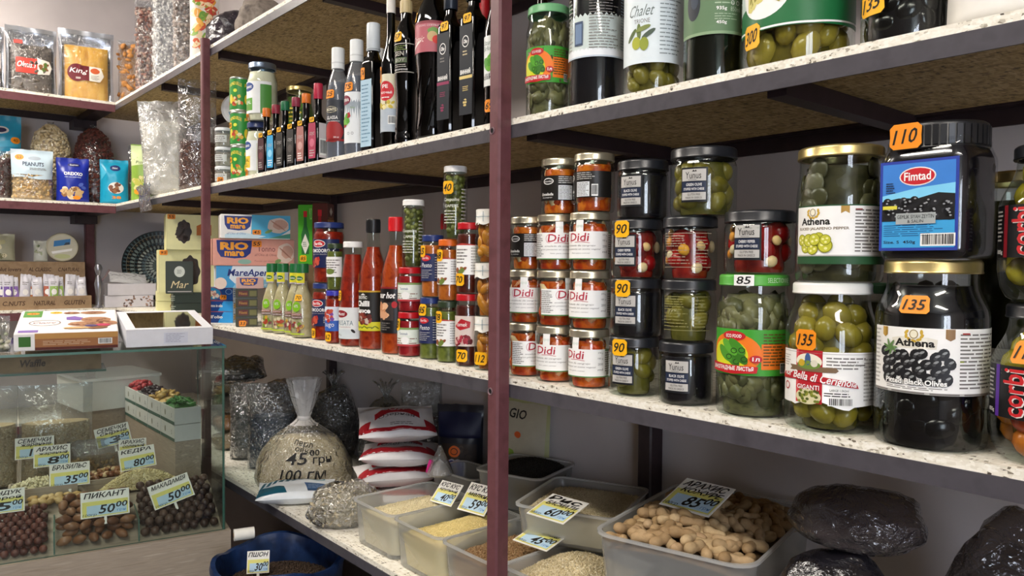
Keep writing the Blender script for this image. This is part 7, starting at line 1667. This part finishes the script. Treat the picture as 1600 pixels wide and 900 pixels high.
grain('basmati_rice', 'white basmati rice in the tub with the card reading 60', (-1.050, 1.085, T4 + .1145), 24, .182, .197, .050, .018, ['#cbbd98', '#dbcfae', '#bdae86'], (.0038, .0011, .0010), 6000, 15)
# peanuts in the shell
tub('hidden frosted tub under the peanuts', (-.725, 1.080, T4), 12, .22, .28, .1065)
GP, GR_ = (-.738, 1.055, T4 + .108), 14
tub('wide frosted tub of peanuts in the shell with the card reading 85', GP, GR_, .245, .335, .118, r=.035)
m = MB(); prof = [(0, -.0205), (.0050, -.0190), (.0078, -.0140), (.0086, -.0085), (.0074, -.0030), (.0067, .0), (.0074, .0032), (.0088, .0090), (.0080, .0145), (.0050, .0192), (0, .0207)]
m.lathe(prof, 12, varied(['#a4885f', '#b69a74', '#8f7350', '#c2a982', '#a98c6a'], .7, 'object', .2, .45))
PNUT = m.mesh('peanut', 60)
rdn = random.Random(21); a_ = RAD(GR_); placed = []
def pz(x, y): return .084 + .034 * max(0, 1 - (x / .15) ** 2) * max(0, 1 - (y / .22) ** 2)
heap_grid('peanut_bed', None, -.108, .108, -.150, .150, lambda x, y: pz(x, y) - .004, mottled(['#5a4630', '#7a6246', '#4a3826'], 70, .8, bump=.5))
o = bpy.data.objects['peanut_bed']; o.location = GP; o.rotation_euler = (0, 0, a_); tag(o, 'peanuts in the shell lying deep under the upper layer', 'peanuts', None, 'stuff')
tries = 0
while len(placed) < 165 and tries < 9000:
    tries += 1; x, y = rdn.uniform(-.100, .100), rdn.uniform(-.143, .143)
    if any((x - q[0]) ** 2 + (y - q[1]) ** 2 < .0148 ** 2 for q in placed): continue
    placed.append((x, y)); X_, Y_ = GP[0] + x * math.cos(a_) - y * math.sin(a_), GP[1] + x * math.sin(a_) + y * math.cos(a_)
    k = rdn.uniform(.85, 1.12)
    tag(inst('peanut', PNUT, None, (X_, Y_, GP[2] + pz(x, y) + .0065 + .0075 * (len(placed) % 2)), (math.pi / 2 + rdn.uniform(-.35, .35), rdn.uniform(-.3, .3), rdn.uniform(0, 6.28)), (k, k, k)), 'peanut in its shell heaped in the wide frosted tub', 'peanut', 'peanuts in the shell')
# cards lying on the grain
def flat_card(label, loc, rz, rx, w, h, *a): price_card(label, loc, rz, rx, w, h, *a, stick=False)
flat_card('price card reading 40 leaning on the coarse couscous', (-1.402, .990, T4 + .102), 10, -.80, .066, .056, 'КУС КУС', 'крупный', '40')
flat_card('price card reading 59 leaning on the fine couscous', (-1.305, 1.000, T4 + .104), 10, -.75, .078, .068, 'КУС КУС', 'мелкий', '59')
flat_card('price card reading 60 lying on the basmati rice', (-.993, .926, T4 + .187), 6, -1.30, .086, .076, 'Рис', 'БАСМАТИ', '60')
flat_card('price card reading 45 lying over the bulgur tub rim', (-1.046, .938, T4 + .121), 6, -1.35, .084, .072, 'БУЛГУР', 'с верміш', '45')
flat_card('price card reading 85 lying on the peanuts', (-.752, 1.004, T4 + .246), 4, -1.25, .092, .086, 'АРАХИС', 'КОЖУРЕ', '85')

# --- bags on the left half
CLEARB = clear('#eceff0', refl=3.0, rough=.07, crinkle=.9, veil=.07, cscale=40)
gb = thing('grain_bag', 'knotted clear bag of barley with handwritten price 45', 'bag', (-2.075, .985, T4), 62)
prg = [(.105, 0), (.134, .006), (.140, .025), (.134, .065), (.116, .105), (.092, .135), (.058, .160), (.028, .180), (.017, .194), (.022, .210), (.034, .245), (.044, .285), (.048, .305)]
def gsurf(a, z, off=0):
    r = float(np.interp(z, [q[1] for q in prg], [q[0] for q in prg])); 
    fold = 1 + (.05 * math.sin(a * 9 + 1) + .03 * math.sin(a * 17)) * min(1, max(0, (z - .11) / .06))
    r = r * fold * (1 + .05 * noise.noise(Vector((math.cos(a) * 2, math.sin(a) * 2, z * 14))))
    return Vector(((r + off) * math.sin(a), -(r * .62 + off) * math.cos(a), z))
def gshell(name, mat, z0, z1, nz, sc=1.0, cap=False, na=64):
    vs, fs = [], []
    for j in range(nz + 1):
        for k in range(na): p = gsurf(2 * math.pi * k / na, z0 + (z1 - z0) * j / nz); vs.append((p.x * sc, p.y * sc, p.z))
    for j in range(nz):
        for k in range(na): fs.append((j * na + k, j * na + (k + 1) % na, (j + 1) * na + (k + 1) % na, (j + 1) * na + k))
    if cap: fs.append(tuple(nz * na + k for k in range(na)))
    return MB().add(vs, fs, mat).build(name, gb, smooth=80)
gshell('film', CLEARB, 0, .172, 30); gshell('gathered_neck', clear('#f4f5f6', refl=2.2, rough=.12, crinkle=.7, veil=.5), .172, .305, 22); gshell('contents', mottled(['#dcc89c', '#ead8b2', '#c8b284'], 120, .6), .003, .136, 20, .965, True)
rdn = random.Random(5); pts = []
for k in range(4200):
    a, z = rdn.uniform(0, 6.283), rdn.uniform(.004, .136); p = gsurf(a, z); pts.append((p.x * .968, p.y * .968, p.z))
scatter('barley', pts, (.0030, .0017, .0016), varied(['#ead6a8', '#d8c292', '#f2e4c2', '#bca472'], .5), gb, 6)
d = Decal(); d.text('45', -.045, .074, .012, .106, INK, 1, shear=.15, bold=.01); d.text('00', .020, .096, .048, .112, INK, 1, shear=.15, bold=.01); d.text('грн', .026, .070, .078, .092, INK, 1, shear=.15, bold=.01); d.text('100 гм', -.055, .032, .055, .062, INK, 1, shear=.2, bold=.01); d.text('перл', -.030, .118, .030, .134, INK, 1, shear=.3, slope=-.2); d.text('овка', -.024, .106, .030, .116, INK, 1, shear=.3, slope=-.2)
d.build('handwriting', gb, lambda u, v, o: tuple(gsurf(u / .12, v, .0014 + o)), du=.008, dv=.012)
MB().lathe([(.0175, .186), (.0195, .189), (.0195, .194), (.0175, .197)], 24, clear('#ffffff', refl=1.5, veil=.6)).build('knot', gb)
food_bag('clear_bag', 'clear bag with slate blue seeds left of the barley bag', (-2.300, .985, T4), 64, .145, .265, .085, 91, 'clear bags on the lower shelf', CLEARB, .62, varied(['#3a4552', '#4a5866', '#2f3944'], .5), mottled(['#2f3a48', '#3f4c5c'], 60, .5), n=400, size=(.0035, .0025, .002), top=.04, crumple=.012)
food_bag('clear_bag', 'clear bag of grey sunflower seeds beside the slate blue one', (-2.465, .965, T4), 66, .095, .245, .080, 93, 'clear bags on the lower shelf', CLEARB, .72, varied(['#8a8880', '#6a6862', '#a8a69c'], .5), mottled(['#6f6d66', '#85837a'], 60, .5), n=420, size=(.005, .0028, .002), top=.04, crumple=.010)
for k in range(4):
    bundle('brown_bag', ('lowest small bag of the brown stack by the display case', 'second small bag of the brown stack, orange inside', 'third small bag of the brown stack by the display case', 'topmost small bag of the brown stack by the display case')[k], (-2.640 - .005 * k, .975, T4 + k * .062), 68 + 20 * k, .105, .075, .10, clear('#efeae2', refl=2.4, rough=.08, crinkle=.7, veil=.08), 13 + k, .05, None, 'small brown bags in a stack', mottled([('#c9b48a', '#b8a070'), ('#c98a34', '#b57828'), ('#8a7a6a', '#6f6052'), ('#bfa878', '#a89060')][k], 60, .5))
bundle('dark_bag', 'reddish brown bag of dried berries behind the top of the stack', (-2.540, 1.120, T4), 66, .18, .27, .13, clear('#d9d2cc', refl=2.2, rough=.08, crinkle=.7, veil=.05), 23, .04, None, None, mottled(['#3a201c', '#4d2c26', '#2c1816'], 50, .4, bump=.4), (varied(['#4a2a24', '#5f3830', '#331c18'], .4), (.007, .006, .006)), 500)
t, S = food_bag('clear_bag', 'long crumpled clear bag lying across the top of the bags', (-2.500, .935, T4 + .262), 70, .22, .26, .055, 97, 'clear bags on the lower shelf', CLEARB, .9, varied(['#8a8a86', '#a8a8a2', '#6a6a66'], .5), mottled(['#5a5854', '#74726c'], 50, .5), n=160, size=(.006, .004, .003), top=.03, crumple=.014, tilt=(-math.pi / 2 + .12, 0))
bundle('dark_bag', 'round knotted bag of dark seeds behind the barley bag', (-2.280, 1.185, T4), 62, .16, .290, .11, clear('#d0d2d2', refl=2.4, rough=.08, crinkle=.7, veil=.05), 33, .03, None, None, mottled(['#2a2420', '#3a332c', '#211c18'], 90, .5, bump=.3), (varied(['#3a332c', '#4d453c', '#28221d'], .5), (.0035, .003, .003)), 900, ties=.045, film=CLEARB)
bundle('dark_bag', 'round knotted grey green bag high behind the sugar bags', (-1.965, 1.190, T4), 58, .16, .285, .10, clear('#cdd0cc', refl=2.2, rough=.08, crinkle=.7, veil=.08), 37, .03, None, None, mottled(['#4a463a', '#5c574a', '#3d392f'], 80, .6), (varied(['#5a5548', '#6a6556', '#45402f'], .5), (.004, .003, .003)), 600, ties=.05, film=CLEARB)
# sugar bags lying in a stack
for k in range(4):
    t, S = printed_bag(('lowest red and white sugar bag of the stack', 'second red and white sugar bag from the bottom', 'third red and white sugar bag, skewed in the stack', 'topmost red and white sugar bag of the stack')[k], (-1.672 - .012 * (k % 2), 1.050 + .008 * (k % 2), T4 + .028 + k * .055), (60, 68, 54, 62)[k], .200, .150, .048, flat('#dcd8d8', .3), 101 + k, 'sugar bags in a stack', top=.06, tilt=(-math.pi / 2 + (.02, .03, .04, .36)[k], 0), name='sugar_bag')
    d = Decal(); RD = flat('#a01c26', .4); pts = [(-.060 + .120 * q / 14, .070 + .040 * math.sin(math.pi * (q + 1) / 16)) for q in range(15)]; d.poly(pts + [(p_[0], p_[1] - .026) for p_ in reversed(pts)], RD, 1)
    d.text('СОЛЬ', -.042, .092, .042, .112, flat('#d8cccc'), 2, bold=.04, arc=.004); d.text('Озерная', -.050, .050, .046, .070, flat('#3a2a2c'), 2, shear=.1, arc=.012); d.lines(-.02, .022, .04, .036, 2, GREY, 1, 3); d.rect(-.096, .004, .096, .016 if k == 3 else .034, RD, .5); d.poly([(-.10, .010), (-.075, .012), (-.07, .05), (-.10, .04)], RD, 1); d.poly([(.10, .010), (.072, .012), (.07, .05), (.10, .04)], RD, 1); bagdec(t, S, .2, .15, d)
# teal striped bag and pasta bag at the front edge
t, S = printed_bag('teal and white striped bag lying at the shelf front', (-1.885, .8700, T4 + .022), 62, .200, .12, .040, flat('#d8dde0', .3), 111, None, top=.05, tilt=(-math.pi / 2 + .12, 0), name='striped_bag')
d = Decal(); TE = flat('#17566a', .35); d.poly([(-.094, .004), (-.02, .004), (-.03, .04), (-.094, .06)], TE, 1)
for q in range(9): d.poly([(-.094 + q * .016, .058 + .004 * q), (-.084 + q * .016, .058 + .004 * q), (-.074 + q * .016, .098), (-.082 + q * .016, .098)], TE, 1)
d.ell(-.045, .102, .012, .008, ORANGE, 2); d.ring(.05, .09, .022, .012, .003, flat('#2f8a9a'), 1); d.poly([(.03, .01), (.094, .01), (.094, .06), (.02, .06)], flat('#3f5f8a'), 1); d.lines(.03, .02, .09, .05, 4, flat('#8aa4c4'), 2, 4); bagdec(t, S, .19, .13, d, du=.01)
bundle('pasta_bag', 'crumpled clear bag of pasta at the shelf front beside the couscous tub', (-1.685, .908, T4), 62, .180, .125, .105, clear('#f2f4f4', refl=4.0, rough=.06, crinkle=1.0, veil=.10, cscale=48), 61, .05, None, None, mottled(['#b8ac90', '#a6997c', '#cdc2a8'], 60, .5, bump=.4), (varied(['#cbbf9f', '#b8aa8a', '#ddd3ba', '#a39574'], .4), (.013, .003, .003)), 420)
t = thing('piping_bag', 'small clear piping bag with bright pink tip by the couscous', 'bag', (-1.500, 1.058, T4 + .1355), 40)
MB().lathe([(.030, 0), (.032, .004), (.026, .022), (.016, .042), (.007, .060), (.003, .070), (0, .071)], 24, clear('#eef0f0', refl=3, rough=.08, crinkle=.6, veil=.16)).build('film', t)
MB().lathe([(.024, .001), (.025, .004), (.018, .018), (.008, .030), (0, .034)], 20, mottled(['#8a8684', '#a09c98'], 40, .5)).build('contents', t)
MB().tube([(-.029, 0, .004), (-.024, -.006, .020), (-.020, -.004, .034)], .006, 8, flat('#d22a86', .35)).build('pink_tip', t)
t, S = printed_bag('black pack with blue butterfly and orange mark at the back', (-1.640, 1.222, T4), 40, .125, .265, .055, flat('#191b26', .3), 121, None, name='seed_pack')
d = Decal(); d.rect(-.058, .18, .058, .245, flat('#141a3a'), 1); d.rect(-.045, .03, .050, .165, flat('#2e2420'), 1); blob_pic(d, .0, .10, .04, .055, ['#3a2e28', '#4a3c34', '#241c18'], 40, .009, 1.5, 3); d.ell(-.010, .145, .016, .015, flat('#d8641c'), 5); d.ring(-.010, .145, .010, .009, .002, INK, 6)
for q, (x, y, rx, ry, ro) in enumerate(((-.022, .108, .016, .010, .9), (.006, .108, .016, .010, -.9), (-.020, .084, .013, .008, -.7), (.004, .084, .013, .008, .7))): d.ell(x, y, rx * 1.25, ry * 1.35, flat('#c2cbe0'), 6, 12, rot=ro); d.ell(x, y, rx, ry, flat('#2a3f94'), 7, 12, rot=ro)
bagdec(t, S, .125, .265, d)
t, S = printed_bag('yellow green bag with pictured rusks behind the centre post', (-1.425, 1.240, T4), 14, .185, .320, .05, flat('#9a9a6a', .35), 123, None, name='rusk_bag')
d = Decal(); d.rect(-.085, .17, .085, .30, flat('#a8a08c'), 1); d.poly([(-.09, .05), (-.06, .06), (-.05, .20), (-.09, .24)], flat('#8a9a3a'), 2); d.text('GIO', -.020, .262, .030, .284, INK, 2, bold=.02); d.ell(.012, .225, .010, .008, flat('#c8541c'), 2); blob_pic(d, .015, .12, .045, .035, ['#a8602a', '#c28a4a', '#8a4a22'], 12, .020, 2, 5); blob_pic(d, -.02, .16, .04, .02, ['#7a9a3a', '#5f7f2a'], 8, .014, 2, 6); bagdec(t, S, .185, .32, d)
food_bag('clear_bag', 'dim clear bag of brown flakes between the sugar and the black pack', (-1.835, 1.232, T4), 50, .12, .30, .04, 127, 'clear bags on the lower shelf', CLEARB, .7, varied(['#4a3832', '#5d4840', '#3a2b26'], .5), mottled(['#3f302b', '#52403a'], 60, .5), n=200, size=(.007, .005, .002), top=.05, crumple=.008)

# --- dark bags at the right end
DK1 = clear('#c8c4c4', refl=1.6, rough=.14, crinkle=.6, veil=.45, veilc='#6e6668')
bundle('dark_bag', 'shiny black bag at the bottom right carrying the hazy bag', (-.478, .960, T4), 20, .190, .325, .140, mottled(['#141318', '#1d1c22', '#111014'], 30, .18, bump=.9, spec=.9, dist=.012), 43, .025)
bundle('dark_bag', 'hazy dark bag with packs inside lying on the shiny black bag', (-.472, 1.005, T4 + .271), 26, .170, .092, .12, DK1, 41, .03, None, None, mottled(['#3a3032', '#4d3a3a', '#5a4a4c', '#443a42'], 14, .6))
bundle('dark_bag', 'wide dim bag in the bottom right corner', (-.310, 1.050, T4), 18, .160, .40, .16, DK1, 47, .03, None, None, mottled(['#2c2629', '#383135', '#322b2e'], 12, .7))
bundle('dark_bag', 'dark purple bag at the shelf front before the peanut tub', (-.745, .868, T4), 20, .17, .150, .052, mottled(['#2c2028', '#3a2c36', '#241a21'], 30, .25, bump=.7, spec=.7, dist=.008), 53, .03)

# --- open blue sacks on the floor under the lower shelf
def floor_sack(label, loc, r, h, cols, seed):
    t = thing('open_sack', label, 'sack', loc, 0, 'open blue sacks on the floor'); BL = mottled(['#16284a', '#1d3560', '#122040'], 20, .4, bump=.5, dist=.008)
    m = MB(); pr = [(r * .9, 0), (r, .03), (r * 1.02, h * .5), (r * .97, h * .9), (r * 1.02, h), (r * 1.06, h + .012), (r * 1.04, h + .026), (r * .97, h + .024), (r * .93, h), (r * .92, h - .06)]
    m.lathe(pr, 48, BL); m.v = [(x * (1 + .05 * math.sin(5 * math.atan2(y, x) + seed) + .02 * math.sin(13 * math.atan2(y, x))), y * (1 + .05 * math.sin(5 * math.atan2(y, x) + seed)), z + .012 * math.sin(4 * math.atan2(y, x) + seed) * (z / h)) for x, y, z in m.v]
    m.build('woven_body', t, smooth=60)
    MB().lathe([(r * .93, h - .045), (r * .5, h - .02), (0, h - .012)], 36, mottled(cols, 120, .8, bump=.5)).build('contents', t)
    rdn = random.Random(seed); pts = []
    for k in range(1400):
        q, a = r * .9 * math.sqrt(rdn.random()), rdn.uniform(0, 6.283); pts.append((q * math.cos(a), q * math.sin(a), float(np.interp(q, [0, r * .5, r * .93], [h - .011, h - .019, h - .044]))))
    scatter('grains', pts, (.0045, .003, .0026), varied(cols, .6), t, seed)
floor_sack('open blue sack of brown lentils with the card reading 30', (-1.808, .790, 0), .148, .755, ['#3a2c22', '#4d3c2e', '#2c2119'], 3)
floor_sack('open blue sack beside the one with the card, mostly in shade', (-1.470, .800, 0), .150, .735, ['#2c231c', '#3a2e25', '#211913'], 7)
price_card('price card reading 30 standing in the blue sack', (-1.800, .735, .752), 60, -.25, .052, .052, 'ПШОН', '', '30')
t = thing('paper_roll', 'white paper roll lying on the far sack by the wooden base', 'roll', (-1.955, .735, .803), 75); MB().lathe([(.006, 0), (.015, 0), (.015, .05), (.006, .05)], 20, PAPER).build('sheet', t, (0, 0, 0), (0, math.pi / 2, 0)); MB().lathe([(.005, -.001), (.0058, -.001), (.0058, .051), (.005, .051)], 16, KRAFT).build('core', t, (0, 0, 0), (0, math.pi / 2, 0))
